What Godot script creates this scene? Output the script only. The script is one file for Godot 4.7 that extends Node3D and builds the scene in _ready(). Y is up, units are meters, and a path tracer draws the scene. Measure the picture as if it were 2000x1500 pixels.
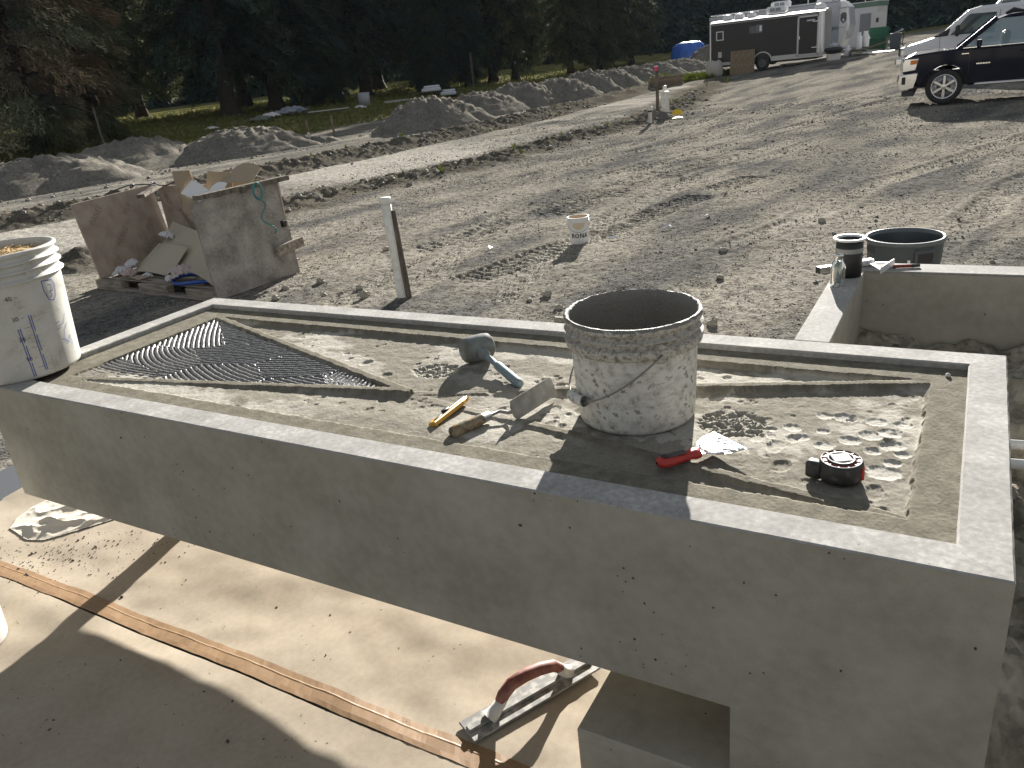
extends Node3D
# A concrete table being tiled beside a gravel yard; trailers, vehicles and conifers behind.
# Metres, y up. The paper-covered patio is y = 0, the table top is y = 0.75, the yard is about y = -0.55.

const TOP := 0.75
const SUN_DIR := Vector3(0.25, -0.322, 1.0)
var M := {}
var used := {}
var rng := RandomNumberGenerator.new()
var n_big := FastNoiseLite.new()
var n_mid := FastNoiseLite.new()
var n_fine := FastNoiseLite.new()
var n_patch := FastNoiseLite.new()

# ------------------------------------------------------------------ helpers
func lin(r: float, g: float, b: float) -> Color:
	return Color(r, g, b).linear_to_srgb()

func numbered(called: String) -> String:
	if not used.has(called):
		used[called] = 0
		return called
	used[called] += 1
	return "%s_%03d" % [called, used[called]]

func tag(o: Node3D, label: String, category: String, group := "") -> Node3D:
	o.set_meta("label", label)
	o.set_meta("category", category)
	if group != "":
		o.set_meta("group", group)
	return o

func thing(called: String, label: String, category: String, where := Vector3.ZERO, turn := 0.0, group := "") -> Node3D:
	var o := Node3D.new()
	o.name = numbered(called)
	add_child(o)
	o.position = where
	o.rotation.y = turn
	tag(o, label, category, group)
	return o

func part(parent: Node3D, called: String, mesh: Mesh, m: Material, where := Vector3.ZERO, turn := Basis()) -> MeshInstance3D:
	var o := MeshInstance3D.new()
	o.name = called
	o.mesh = mesh
	o.material_override = m
	o.transform = Transform3D(turn, where)
	parent.add_child(o, true)
	return o

func solid(called: String, mesh: Mesh, m: Material, label: String, category: String, where := Vector3.ZERO, turn := Basis(), group := "") -> MeshInstance3D:
	var o := part(self, numbered(called), mesh, m, where, turn)
	tag(o, label, category, group)
	return o

func structure(called: String, mesh: Mesh, m: Material) -> MeshInstance3D:
	var o := part(self, numbered(called), mesh, m)
	o.set_meta("kind", "structure")
	return o

func copy_of(o: Node3D, where: Vector3, turn: float, label: String, size := Vector3.ONE) -> Node3D:
	var c: Node3D = o.duplicate()
	c.name = numbered(String(o.name).rstrip("0123456789_"))
	add_child(c)
	c.position = where
	c.rotation = Vector3(0, turn, 0)
	c.scale = size
	c.set_meta("label", label)
	return c

func ry(a: float) -> Basis:
	return Basis(Vector3.UP, a)

func aim(d: Vector3, hint := Vector3.UP) -> Basis:
	# a basis whose y axis runs along d
	var y := d.normalized()
	var x := hint.cross(y)
	if x.length() < 0.01:
		x = Vector3.RIGHT.cross(y)
	x = x.normalized()
	return Basis(x, y, x.cross(y))

class B:
	# collects triangles into one mesh
	var st := SurfaceTool.new()
	var col := Color.WHITE
	var smooth := false
	func _init() -> void:
		st.begin(Mesh.PRIMITIVE_TRIANGLES)
	func v(p: Vector3) -> void:
		st.set_color(col)
		st.set_smooth_group(0 if smooth else -1)
		st.add_vertex(p)
	func tri(a: Vector3, b: Vector3, c: Vector3) -> void:
		v(a); v(b); v(c)
	func quad(a: Vector3, b: Vector3, c: Vector3, d: Vector3) -> void:
		tri(a, b, c)
		tri(a, c, d)
	func box(c: Vector3, s: Vector3, t := Basis(), bev := 0.0) -> B:
		# a box with chamfered long edges (around its y axis cross-section) or a plain one
		var h := s * 0.5
		if bev <= 0.0:
			var p := []
			for i in 8:
				p.append(c + t * Vector3(h.x if i & 1 else -h.x, h.y if i & 2 else -h.y, h.z if i & 4 else -h.z))
			quad(p[0], p[1], p[3], p[2]); quad(p[5], p[4], p[6], p[7])
			quad(p[4], p[0], p[2], p[6]); quad(p[1], p[5], p[7], p[3])
			quad(p[2], p[3], p[7], p[6]); quad(p[4], p[5], p[1], p[0])
			return self
		var b := minf(bev, minf(h.x, minf(h.y, h.z)) * 0.9)
		var lay := [[-h.y, b], [-h.y + b, 0.0], [h.y - b, 0.0], [h.y, b]]
		var rings := []
		for l in lay:
			var y: float = l[0]
			var i: float = l[1]
			var x := h.x - i
			var z := h.z - i
			var k := b if i == 0.0 else b * 0.6
			var r := []
			for q in [[x - k, -z], [x, -z + k], [x, z - k], [x - k, z], [-x + k, z], [-x, z - k], [-x, -z + k], [-x + k, -z]]:
				r.append(c + t * Vector3(q[0], y, q[1]))
			rings.append(r)
		for k in 3:
			for i in 8:
				quad(rings[k][i], rings[k + 1][i], rings[k + 1][(i + 1) % 8], rings[k][(i + 1) % 8])
		for i in range(1, 7):
			tri(rings[3][0], rings[3][i + 1], rings[3][i])
			tri(rings[0][0], rings[0][i], rings[0][i + 1])
		return self
	func lathe(profile: Array, n := 24, at := Transform3D(), a0 := 0.0, a1 := TAU, wob = null) -> B:
		for k in profile.size() - 1:
			var p: Vector2 = profile[k]
			var q: Vector2 = profile[k + 1]
			for i in n:
				var a := lerpf(a0, a1, float(i) / n)
				var b := lerpf(a0, a1, float(i + 1) / n)
				var u := [[p, a], [q, a], [q, b], [p, b]]
				var w := []
				for e in u:
					var r: float = e[0].x
					var y: float = e[0].y
					if wob != null:
						var d: Vector2 = wob.call(r, y, e[1])
						r += d.x
						y += d.y
					w.append(at * Vector3(cos(e[1]) * r, y, sin(e[1]) * r))
				if p.x < 1e-5:
					tri(w[0], w[1], w[2])
				elif q.x < 1e-5:
					tri(w[0], w[1], w[3])
				else:
					quad(w[0], w[1], w[2], w[3])
		return self
	func tube(pts: Array, r, n := 8, caps := true) -> B:
		var prev := []
		var up := Vector3(0.13, 0.9, 0.21)
		for i in pts.size():
			var d: Vector3 = (pts[mini(i + 1, pts.size() - 1)] - pts[maxi(i - 1, 0)]).normalized()
			var x := up.cross(d)
			if x.length() < 0.05:
				x = Vector3(0.9, 0.1, 0.3).cross(d)
			x = x.normalized()
			var y := d.cross(x)
			up = y
			var rr: float = r[i] if r is Array else r
			var ring := []
			for k in n:
				var a := TAU * k / n
				ring.append(pts[i] + (x * cos(a) + y * sin(a)) * rr)
			if i > 0:
				for k in n:
					quad(prev[k], prev[(k + 1) % n], ring[(k + 1) % n], ring[k])
			if caps and (i == 0 or i == pts.size() - 1):
				for k in range(1, n - 1):
					tri(ring[0], ring[k], ring[k + 1])
			prev = ring
		return self
	func extrude(poly: PackedVector2Array, depth: float, at := Transform3D(), bev := 0.0) -> B:
		# poly in x and y, depth along z, centred; edges chamfered by bev
		var n := poly.size()
		var inner := PackedVector2Array()
		var area := 0.0
		for i in n:
			area += poly[i].cross(poly[(i + 1) % n])
		for i in n:
			var d0 := (poly[i] - poly[(i + n - 1) % n]).normalized()
			var d1 := (poly[(i + 1) % n] - poly[i]).normalized()
			var nn := Vector2(-d0.y, d0.x) + Vector2(-d1.y, d1.x)
			if nn.length() < 0.01:
				nn = Vector2(-d0.y, d0.x)
			nn = nn.normalized() * signf(area)
			var c := clampf(nn.dot(Vector2(-d0.y, d0.x) * signf(area)), 0.4, 1.0)
			inner.append(poly[i] + nn * bev / c)
		var idx := Geometry2D.triangulate_polygon(inner)
		var z := depth * 0.5
		for s in [-1.0, 1.0]:
			for k in range(0, idx.size(), 3):
				var a := inner[idx[k]]
				var b := inner[idx[k + 1]]
				var c := inner[idx[k + 2]]
				tri(at * Vector3(a.x, a.y, z * s), at * Vector3(b.x, b.y, z * s), at * Vector3(c.x, c.y, z * s))
			if bev > 0.0:
				for i in n:
					var j := (i + 1) % n
					quad(at * Vector3(inner[i].x, inner[i].y, z * s), at * Vector3(inner[j].x, inner[j].y, z * s), at * Vector3(poly[j].x, poly[j].y, (z - bev) * s), at * Vector3(poly[i].x, poly[i].y, (z - bev) * s))
		for i in n:
			var j := (i + 1) % n
			var w := z - bev
			quad(at * Vector3(poly[i].x, poly[i].y, -w), at * Vector3(poly[j].x, poly[j].y, -w), at * Vector3(poly[j].x, poly[j].y, w), at * Vector3(poly[i].x, poly[i].y, w))
		return self
	func done() -> ArrayMesh:
		st.index()
		st.generate_normals()
		return st.commit()

func P2(flat: Array) -> PackedVector2Array:
	var r := PackedVector2Array()
	for i in range(0, flat.size(), 2):
		r.append(Vector2(flat[i], flat[i + 1]))
	return r

func prof(flat: Array) -> Array:
	var r := []
	for i in range(0, flat.size(), 2):
		r.append(Vector2(flat[i], flat[i + 1]))
	return r

func grid_mesh(xs: PackedFloat32Array, zs: PackedFloat32Array, hs: PackedFloat32Array, cs: PackedColorArray, keep = null) -> ArrayMesh:
	# a height field: hs and cs hold xs.size() values for each of zs
	var nx := xs.size()
	var nz := zs.size()
	var vs := PackedVector3Array()
	var ns := PackedVector3Array()
	vs.resize(nx * nz)
	ns.resize(nx * nz)
	for j in nz:
		for i in nx:
			var k := j * nx + i
			vs[k] = Vector3(xs[i], hs[k], zs[j])
			var i0 := maxi(i - 1, 0)
			var i1 := mini(i + 1, nx - 1)
			var j0 := maxi(j - 1, 0)
			var j1 := mini(j + 1, nz - 1)
			ns[k] = Vector3(-(hs[j * nx + i1] - hs[j * nx + i0]) / (xs[i1] - xs[i0]), 1.0, -(hs[j1 * nx + i] - hs[j0 * nx + i]) / (zs[j1] - zs[j0])).normalized()
	var ix := PackedInt32Array()
	for j in nz - 1:
		for i in nx - 1:
			if keep != null and not keep.call((xs[i] + xs[i + 1]) * 0.5, (zs[j] + zs[j + 1]) * 0.5):
				continue
			var a := j * nx + i
			ix.append_array([a, a + 1, a + nx + 1, a, a + nx + 1, a + nx])
	var arr := []
	arr.resize(Mesh.ARRAY_MAX)
	arr[Mesh.ARRAY_VERTEX] = vs
	arr[Mesh.ARRAY_NORMAL] = ns
	if cs.size() == vs.size():
		arr[Mesh.ARRAY_COLOR] = cs
	arr[Mesh.ARRAY_INDEX] = ix
	var m := ArrayMesh.new()
	m.add_surface_from_arrays(Mesh.PRIMITIVE_TRIANGLES, arr)
	return m

func steps(a: float, b: float, d: float) -> PackedFloat32Array:
	var r := PackedFloat32Array()
	var n := maxi(1, int(round((b - a) / d)))
	for i in n + 1:
		r.append(lerpf(a, b, float(i) / n))
	return r

func spread(dense0: float, dense1: float, d: float, lo: float, hi: float, grow: float) -> PackedFloat32Array:
	# lines that lie d apart between dense0 and dense1 and farther and farther apart out to lo and hi
	var left := []
	var s := d
	var x := dense0
	while x > lo:
		s *= grow
		x -= s
		left.append(x)
	left.reverse()
	var r := PackedFloat32Array(left)
	r.append_array(steps(dense0, dense1, d))
	s = d
	x = dense1
	while x < hi:
		s *= grow
		x += s
		r.append(x)
	return r

# ------------------------------------------------------------------ textures and materials
func noise(type: int, freq: float, oct := 4, sd := 1) -> FastNoiseLite:
	var n := FastNoiseLite.new()
	n.noise_type = type
	n.frequency = freq
	n.seed = sd
	n.fractal_type = FastNoiseLite.FRACTAL_FBM if oct > 1 else FastNoiseLite.FRACTAL_NONE
	n.fractal_octaves = oct
	n.cellular_return_type = FastNoiseLite.RETURN_CELL_VALUE
	return n

func layers(size: int, list: Array) -> PackedFloat32Array:
	# each entry: [noise, weight]; seamless, added up, about 0..1
	var r := PackedFloat32Array()
	r.resize(size * size)
	for e in list:
		var im: Image = e[0].get_seamless_image(size, size)
		im.convert(Image.FORMAT_L8)
		var d := im.get_data()
		var w: float = e[1] / 255.0
		for i in r.size():
			r[i] += d[i] * w
	return r

func picture(size: int, h: PackedFloat32Array, ramp: Gradient, dots := 0, dot_color := Color.BLACK, sd := 5, dot_r := 2.2) -> ImageTexture:
	var lut := []
	for i in 256:
		lut.append(ramp.sample(i / 255.0))
	var im := Image.create(size, size, false, Image.FORMAT_RGB8)
	for y in size:
		for x in size:
			im.set_pixel(x, y, lut[clampi(int(h[y * size + x] * 255.0), 0, 255)])
	var g := RandomNumberGenerator.new()
	g.seed = sd
	var c := Vector2.ZERO
	for k in dots:
		# dots come in loose clusters; on concrete, painted shade of air holes
		c = c + Vector2(g.randfn(0.0, 26.0), g.randfn(0.0, 26.0)) if g.randf() < 0.55 else Vector2(g.randf() * size, g.randf() * size)
		var rx := g.randf_range(0.35, 1.0) * dot_r * (2.0 if g.randf() < 0.12 else 1.0)
		var ry_ := rx * g.randf_range(0.6, 1.5)
		for y in range(int(c.y - ry_ - 1), int(c.y + ry_ + 2)):
			for x in range(int(c.x - rx - 1), int(c.x + rx + 2)):
				if Vector2((x - c.x) / rx, (y - c.y) / ry_).length() < 1.0:
					im.set_pixel(posmod(x, size), posmod(y, size), dot_color)
	return ImageTexture.create_from_image(im)

func grey_picture(size: int, h: PackedFloat32Array) -> ImageTexture:
	var b := PackedByteArray()
	b.resize(size * size)
	for i in b.size():
		b[i] = clampi(int(h[i] * 255.0), 0, 255)
	return ImageTexture.create_from_image(Image.create_from_data(size, size, false, Image.FORMAT_L8, b))

func ramp(stops: Array) -> Gradient:
	# [position, colour as linear r, g, b] ...
	var g := Gradient.new()
	var o := PackedFloat32Array()
	var c := PackedColorArray()
	for s in stops:
		o.append(s[0])
		c.append(lin(s[1], s[2], s[3]))
	g.offsets = o
	g.colors = c
	return g

func plain(r: float, g: float, b: float, rough := 0.8, metal := 0.0) -> StandardMaterial3D:
	var m := StandardMaterial3D.new()
	m.albedo_color = lin(r, g, b)
	m.roughness = rough
	m.metallic = metal
	return m

func painted(tex: Texture2D, scale: float, rough := 0.85, relief: Texture2D = null, depth := 0.0, world := true) -> StandardMaterial3D:
	var m := StandardMaterial3D.new()
	m.albedo_texture = tex
	m.roughness = rough
	m.metallic_specular = 0.5 if rough < 0.7 else 0.15
	m.uv1_triplanar = true
	m.uv1_world_triplanar = world
	m.uv1_scale = Vector3.ONE * scale
	if relief:
		m.heightmap_enabled = true
		m.heightmap_texture = relief
		m.heightmap_scale = depth
	return m

func coloured(rough := 0.85) -> StandardMaterial3D:
	var m := StandardMaterial3D.new()
	m.vertex_color_use_as_albedo = true
	m.roughness = rough
	return m

func glass(r: float, g: float, b: float, a: float) -> StandardMaterial3D:
	var m := StandardMaterial3D.new()
	m.albedo_color = Color(lin(r, g, b), a)
	m.transparency = BaseMaterial3D.TRANSPARENCY_ALPHA
	m.roughness = 0.03
	m.metallic_specular = 0.5
	return m

func letters(text: String, size: float, depth := 0.004, serif := false, weight := 700) -> Mesh:
	var f := SystemFont.new()
	f.font_names = PackedStringArray(["Droid Serif" if serif else "Droid Sans"])
	f.font_weight = weight
	var t := TextMesh.new()
	t.font = f
	t.text = text
	t.font_size = 32
	t.pixel_size = size / 32.0
	t.depth = depth
	t.curve_step = 2.0
	return t

func wrapped(mesh: Mesh, radius: Callable, ang: float, y0: float) -> ArrayMesh:
	# bends a flat mesh (x along, y up, z out) round a vertical axis; radius(y) gives the wall
	var arr := mesh.surface_get_arrays(0)
	var vs: PackedVector3Array = arr[Mesh.ARRAY_VERTEX]
	var st := SurfaceTool.new()
	st.begin(Mesh.PRIMITIVE_TRIANGLES)
	var ix: PackedInt32Array = arr[Mesh.ARRAY_INDEX] if arr[Mesh.ARRAY_INDEX] != null else PackedInt32Array()
	var count := ix.size() if ix.size() else vs.size()
	st.set_smooth_group(-1)
	for k in count:
		var p := vs[ix[k]] if ix.size() else vs[k]
		var y := y0 + p.y
		var r: float = radius.call(y)
		var a := ang - p.x / r
		st.add_vertex(Vector3(cos(a) * (r + p.z), y, sin(a) * (r + p.z)))
	st.generate_normals()
	return st.commit()

# ------------------------------------------------------------------ the scene
func _ready() -> void:
	# camera
	var cam := Camera3D.new()
	cam.name = "camera"
	cam.fov = 52.3555
	cam.near = 0.05
	cam.far = 600.0
	cam.position = Vector3(-0.1119, 1.5, 1.1068)
	cam.rotation = Vector3(-0.389763, 0.552146, -0.1113)
	add_child(cam)
	# sky and exposure
	var sky := ProceduralSkyMaterial.new()
	sky.sky_top_color = Color(0.41, 0.43, 0.455)
	sky.sky_horizon_color = Color(0.64, 0.635, 0.62)
	sky.sky_curve = 0.14
	sky.ground_bottom_color = Color(0.20, 0.19, 0.17)
	sky.ground_horizon_color = Color(0.55, 0.62, 0.70)
	sky.sun_angle_max = 25.0
	var env := Environment.new()
	env.background_mode = Environment.BG_SKY
	env.sky = Sky.new()
	env.sky.sky_material = sky
	env.background_energy_multiplier = SKY_ENERGY
	env.tonemap_mode = Environment.TONE_MAPPER_LINEAR
	env.tonemap_exposure = EXPOSURE
	env.fog_enabled = true
	env.fog_density = 0.0001
	env.fog_light_color = Color(0.75, 0.82, 0.9)
	env.sdfgi_enabled = true
	env.ssao_enabled = true
	env.ssil_enabled = true
	var we := WorldEnvironment.new()
	we.name = "world_environment"
	we.environment = env
	add_child(we)
	# the low sun, behind the yard
	var sun := DirectionalLight3D.new()
	sun.name = "sun"
	sun.light_energy = 1.6
	sun.light_color = Color(1.0, 0.98, 0.95)
	sun.light_angular_distance = 0.53
	sun.shadow_enabled = true
	add_child(sun)
	sun.look_at_from_position(Vector3.ZERO, SUN_DIR, Vector3.UP)

	n_big = noise(FastNoiseLite.TYPE_SIMPLEX_SMOOTH, 0.09, 3, 11)
	n_mid = noise(FastNoiseLite.TYPE_SIMPLEX_SMOOTH, 0.9, 3, 12)
	n_fine = noise(FastNoiseLite.TYPE_SIMPLEX_SMOOTH, 7.0, 3, 13)
	n_patch = noise(FastNoiseLite.TYPE_SIMPLEX_SMOOTH, 0.35, 4, 14)
	rng.seed = 77
	make_materials()
	print("materials ", Time.get_ticks_msec())
	build_ground()
	print("ground ", Time.get_ticks_msec())
	build_patio()
	build_table()
	build_basin()
	print("table ", Time.get_ticks_msec())
	build_rest()
	print("done ", Time.get_ticks_msec())

const SKY_ENERGY := 0.62
const EXPOSURE := 3.25

func make_materials() -> void:
	var SX := FastNoiseLite.TYPE_SIMPLEX_SMOOTH
	var CE := FastNoiseLite.TYPE_CELLULAR
	var c0 := layers(1024, [[noise(SX, 0.004, 4, 1), 0.55], [noise(SX, 0.03, 4, 2), 0.3], [noise(SX, 0.2, 2, 3), 0.15]])
	var fine := layers(512, [[noise(SX, 0.12, 3, 4), 0.6], [noise(SX, 0.4, 2, 5), 0.4]])
	var fine_t := grey_picture(512, fine)
	# cast concrete: grey, cloudy, air holes painted as dark dots for their shade
	M.concrete = painted(picture(1024, c0, ramp([[0.2, 0.30, 0.28, 0.232], [0.5, 0.365, 0.343, 0.288], [0.8, 0.42, 0.397, 0.34]]), 150, lin(0.06, 0.055, 0.047), 5, 1.8), 0.8, 0.72, fine_t, 0.05)
	# the trowelled rim of the table: paler, mottled
	var c1 := layers(1024, [[noise(SX, 0.006, 3, 6), 0.4], [noise(SX, 0.05, 4, 7), 0.45], [noise(SX, 0.25, 2, 8), 0.15]])
	M.rim = painted(picture(1024, c1, ramp([[0.25, 0.27, 0.262, 0.245], [0.5, 0.34, 0.331, 0.312], [0.62, 0.385, 0.375, 0.355], [0.75, 0.47, 0.458, 0.435]]), 60, lin(0.12, 0.11, 0.10), 9, 1.5), 1.1, 0.85, fine_t, 0.03)
	# mortar and dried adhesive: colour from the mesh, sandy grain on it
	var sand := layers(512, [[noise(SX, 0.05, 3, 21), 0.4], [noise(SX, 0.3, 3, 22), 0.6]])
	M.mortar = painted(picture(512, sand, ramp([[0.2, 0.62, 0.61, 0.58], [0.5, 0.86, 0.85, 0.83], [0.75, 1.0, 1.0, 1.0]])), 3.3, 0.95, grey_picture(512, sand), 0.12)
	M.mortar.vertex_color_use_as_albedo = true
	M.adhesive = plain(0.13, 0.13, 0.13, 0.34)
	# gravel and dirt: colour from the mesh, pebbly tone on it
	var peb := layers(1024, [[noise(CE, 0.06, 1, 31), 0.2], [noise(CE, 0.14, 1, 32), 0.4], [noise(SX, 0.015, 4, 33), 0.4]])
	var peb_h := layers(1024, [[noise(CE, 0.09, 1, 34), 0.22], [noise(SX, 0.03, 4, 35), 0.4], [noise(SX, 0.12, 3, 36), 0.38]])
	M.ground = painted(picture(1024, peb, ramp([[0.2, 0.34, 0.34, 0.34], [0.5, 0.84, 0.835, 0.82], [0.8, 1.42, 1.41, 1.38]])), 0.42, 1.0, grey_picture(1024, peb_h), 1.3)
	M.ground.vertex_color_use_as_albedo = true
	M.ground.metallic_specular = 0.0
	var paper_h := layers(1024, [[noise(SX, 0.006, 3, 41), 0.35], [noise(SX, 0.06, 3, 42), 0.3], [noise(SX, 0.35, 2, 43), 0.35]])
	M.paper = painted(picture(1024, paper_h, ramp([[0.25, 0.335, 0.283, 0.215], [0.5, 0.385, 0.331, 0.258], [0.75, 0.425, 0.372, 0.297]]), 200, lin(0.10, 0.085, 0.06), 44, 1.5), 0.62, 0.9, grey_picture(1024, paper_h), 0.03)
	M.paper_tape = painted(picture(512, sand, ramp([[0.2, 0.21, 0.128, 0.065], [0.6, 0.265, 0.166, 0.088]])), 0.9, 0.5)
	# wood
	var grain_n := noise(SX, 0.012, 4, 51)
	var gr := layers(512, [[grain_n, 0.6], [noise(SX, 0.2, 2, 52), 0.4]])
	M.wood = painted(picture(512, gr, ramp([[0.25, 0.15, 0.115, 0.075], [0.55, 0.25, 0.20, 0.14], [0.8, 0.33, 0.27, 0.19]])), 1.5, 0.85)
	M.wood.uv1_scale = Vector3(3.0, 0.5, 3.0)
	M.old_wood = painted(picture(512, gr, ramp([[0.25, 0.085, 0.075, 0.06], [0.55, 0.16, 0.14, 0.115], [0.8, 0.22, 0.2, 0.17]])), 1.5, 0.9)
	M.old_wood.uv1_scale = Vector3(3.0, 0.5, 3.0)
	M.plywood = painted(picture(512, gr, ramp([[0.2, 0.36, 0.29, 0.235], [0.5, 0.46, 0.385, 0.32], [0.8, 0.53, 0.46, 0.39]])), 0.8, 0.75)
	M.plywood_worn = painted(picture(1024, c0, ramp([[0.2, 0.19, 0.17, 0.155], [0.5, 0.32, 0.295, 0.27], [0.75, 0.43, 0.40, 0.37]]), 40, lin(0.35, 0.33, 0.3), 53, 5.0), 0.75, 0.85)
	M.card = painted(picture(512, sand, ramp([[0.2, 0.33, 0.265, 0.19], [0.7, 0.40, 0.325, 0.24]])), 1.0, 0.9)
	M.card_pale = painted(picture(512, sand, ramp([[0.2, 0.38, 0.345, 0.265], [0.7, 0.47, 0.43, 0.34]])), 1.0, 0.9)
	# plastics
	var spl := layers(1024, [[noise(SX, 0.011, 4, 61), 0.65], [noise(SX, 0.05, 4, 62), 0.35]])
	var spl2 := layers(1024, [[noise(SX, 0.014, 3, 68), 0.78], [noise(SX, 0.07, 3, 69), 0.22]])
	var spl_body := picture(1024, spl2, ramp([[0.0, 0.15, 0.135, 0.11], [0.22, 0.17, 0.155, 0.125], [0.26, 0.40, 0.38, 0.33], [0.5, 0.62, 0.61, 0.565], [0.70, 0.66, 0.65, 0.605], [0.745, 0.32, 0.285, 0.235], [0.80, 0.14, 0.125, 0.10]]))
	M.pail_dirty = painted(spl_body, 1.9, 0.55, null, 0.0, false)
	M.pail_dirty_top = painted(picture(1024, spl2, ramp([[0.2, 0.15, 0.132, 0.105], [0.36, 0.24, 0.215, 0.175], [0.40, 0.42, 0.40, 0.35], [0.62, 0.53, 0.515, 0.46], [0.70, 0.30, 0.22, 0.165], [0.76, 0.15, 0.13, 0.105]])), 3.4, 0.6, null, 0.0, false)
	M.pail = painted(picture(512, layers(512, [[noise(SX, 0.01, 3, 63), 0.7], [noise(SX, 0.1, 3, 64), 0.3]]), ramp([[0.25, 0.36, 0.345, 0.30], [0.45, 0.50, 0.49, 0.45], [0.7, 0.55, 0.545, 0.51]])), 2.0, 0.42, null, 0.0, false)
	M.wet_mortar = painted(picture(512, sand, ramp([[0.2, 0.13, 0.123, 0.108], [0.6, 0.22, 0.21, 0.185]])), 5.0, 0.55, grey_picture(512, sand), 0.4, false)
	M.white = plain(0.74, 0.74, 0.73, 0.4)
	M.pvc = painted(picture(512, layers(512, [[noise(SX, 0.012, 4, 65), 1.0]]), ramp([[0.3, 0.64, 0.63, 0.58], [0.6, 0.78, 0.77, 0.73]])), 1.2, 0.45)
	M.black = plain(0.022, 0.022, 0.023, 0.5)
	M.rubber = plain(0.03, 0.03, 0.03, 0.8)
	M.steel = plain(0.42, 0.41, 0.39, 0.35, 1.0)
	M.wire = plain(0.28, 0.27, 0.26, 0.5, 1.0)
	M.chrome = plain(0.75, 0.75, 0.76, 0.12, 1.0)
	M.alloy = plain(0.62, 0.62, 0.63, 0.25, 1.0)
	M.pale_dust = plain(0.62, 0.60, 0.56, 0.9)
	M.tint = coloured(0.85)
	M.tint_gloss = coloured(0.35)
	M.blue_ink = plain(0.02, 0.06, 0.32, 0.6)
	M.ink = plain(0.03, 0.03, 0.035, 0.6)

# ------------------------------------------------------------------ ground
func lane(x: float, z: float, ax: float, az: float, bx: float, bz: float) -> Vector2:
	# (distance across, distance along) of a point from the line a to b
	var d := Vector2(bx - ax, bz - az)
	var l := d.length()
	d /= l
	var p := Vector2(x - ax, z - az)
	return Vector2(d.cross(p), d.dot(p))

func base_y(x: float, z: float) -> float:
	return -0.55 + 0.95 * smoothstep(-24.0, -55.0, x) + 0.5 * smoothstep(-26.0, -46.0, z) * smoothstep(-15.0, -4.0, x)

func bump(u: float, w: float) -> float:
	return exp(-u * u / (w * w))

const BERM := [-11.4, -5.0, -10.9, -10.8, -9.7, -15.0, -9.4, -19.0, -8.7, -22.2, -9.6, -28.5, -11.5, -40.0]
const EDGE := [-18.6, -4.0, -17.3, -9.0, -16.2, -14.7, -15.4, -20.0, -14.9, -25.0, -15.0, -35.0, -15.6, -45.0]

func poly_dist(line: Array, x: float, z: float) -> float:
	# signed distance across a line given as x, z pairs with z falling
	for i in range(0, line.size() - 2, 2):
		if z <= line[i + 1] and z >= line[i + 3]:
			var t: float = (z - line[i + 1]) / (line[i + 3] - line[i + 1])
			return x - lerpf(line[i], line[i + 2], t)
	return 99.0

func track(u: float, along: float, half: float, pitch: float, deep: float) -> float:
	# the print of a machine's track: cross bars pressed into the dirt
	var e := 1.0 - smoothstep(half * 0.85, half, absf(u))
	if e <= 0.0:
		return 0.0
	var s := 0.5 + 0.5 * sin(along * TAU / pitch)
	return -deep * e * (0.35 + smoothstep(0.35, 0.65, s) * 0.9)

func ground_y(x: float, z: float) -> float:
	var y := base_y(x, z)
	var rough := 0.016 + 0.022 * n_patch.get_noise_2d(x + 40.0, z)
	y += n_mid.get_noise_2d(x, z) * rough
	var near := 1.0 - smoothstep(30.0, 60.0, -z)
	if near > 0.0:
		y += n_fine.get_noise_2d(x, z) * (0.009 + 0.014 * maxf(0.0, n_patch.get_noise_2d(x * 2.0, z * 2.0 + 9.0))) * near
	# windrows along the road
	var b := poly_dist(BERM, x, z)
	if absf(b) < 3.0:
		y += (0.17 * bump(b + 0.25 * n_mid.get_noise_2d(x * 0.5, z * 0.5), 0.5) - 0.10 * bump(b + 0.9, 0.45)) * (0.8 + 0.5 * n_mid.get_noise_2d(x * 1.1, z * 1.1) + 0.35 * n_mid.get_noise_2d(x * 2.4 + 9.0, z * 2.4))
	var e := poly_dist(EDGE, x, z)
	if absf(e) < 3.5:
		y += (0.23 * bump(e + 0.3 + 0.3 * n_mid.get_noise_2d(x * 0.4, z * 0.4), 0.5) - 0.12 * bump(e - 0.7, 0.45)) * (0.85 + 0.4 * n_mid.get_noise_2d(x * 0.9 + 5.0, z * 0.9) + 0.35 * n_mid.get_noise_2d(x * 2.4 + 9.0, z * 2.4))
	# wheel ruts along the road
	if b < -1.2 and e > 1.0:
		y += 0.03 * n_patch.get_noise_2d((b - e) * 5.0, z * 0.25)
	# track prints in the yard
	if x > -9.5 and x < 0.0 and z < -3.5 and z > -17.0:
		for k in 3:
			var t: Array = [[-4.6, -5.3, -3.6, -9.5, 0.27, 0.115, 0.034], [-6.1, -6.0, -4.9, -12.5, 0.25, 0.125, 0.022], [-5.2, -8.6, -3.9, -15.5, 0.25, 0.14, 0.022]][k]
			var q := lane(x, z, t[0], t[1], t[2], t[3])
			if q.y > 0.0 and q.y < 6.5 and absf(q.x) < 0.4:
				y += track(q.x, q.y, t[4], t[5], t[6]) * smoothstep(0.0, 0.3, q.y) * smoothstep(-0.45, 0.0, n_mid.get_noise_2d(x * 0.8, z * 0.8 + 3.0) + (0.6 if k == 0 and q.y < 1.9 else 0.0))
	# kept below the patio
	var in_patio := smoothstep(-4.6, -4.0, x) * smoothstep(-1.9, -1.45, z)
	return y - in_patio * 0.12

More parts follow.
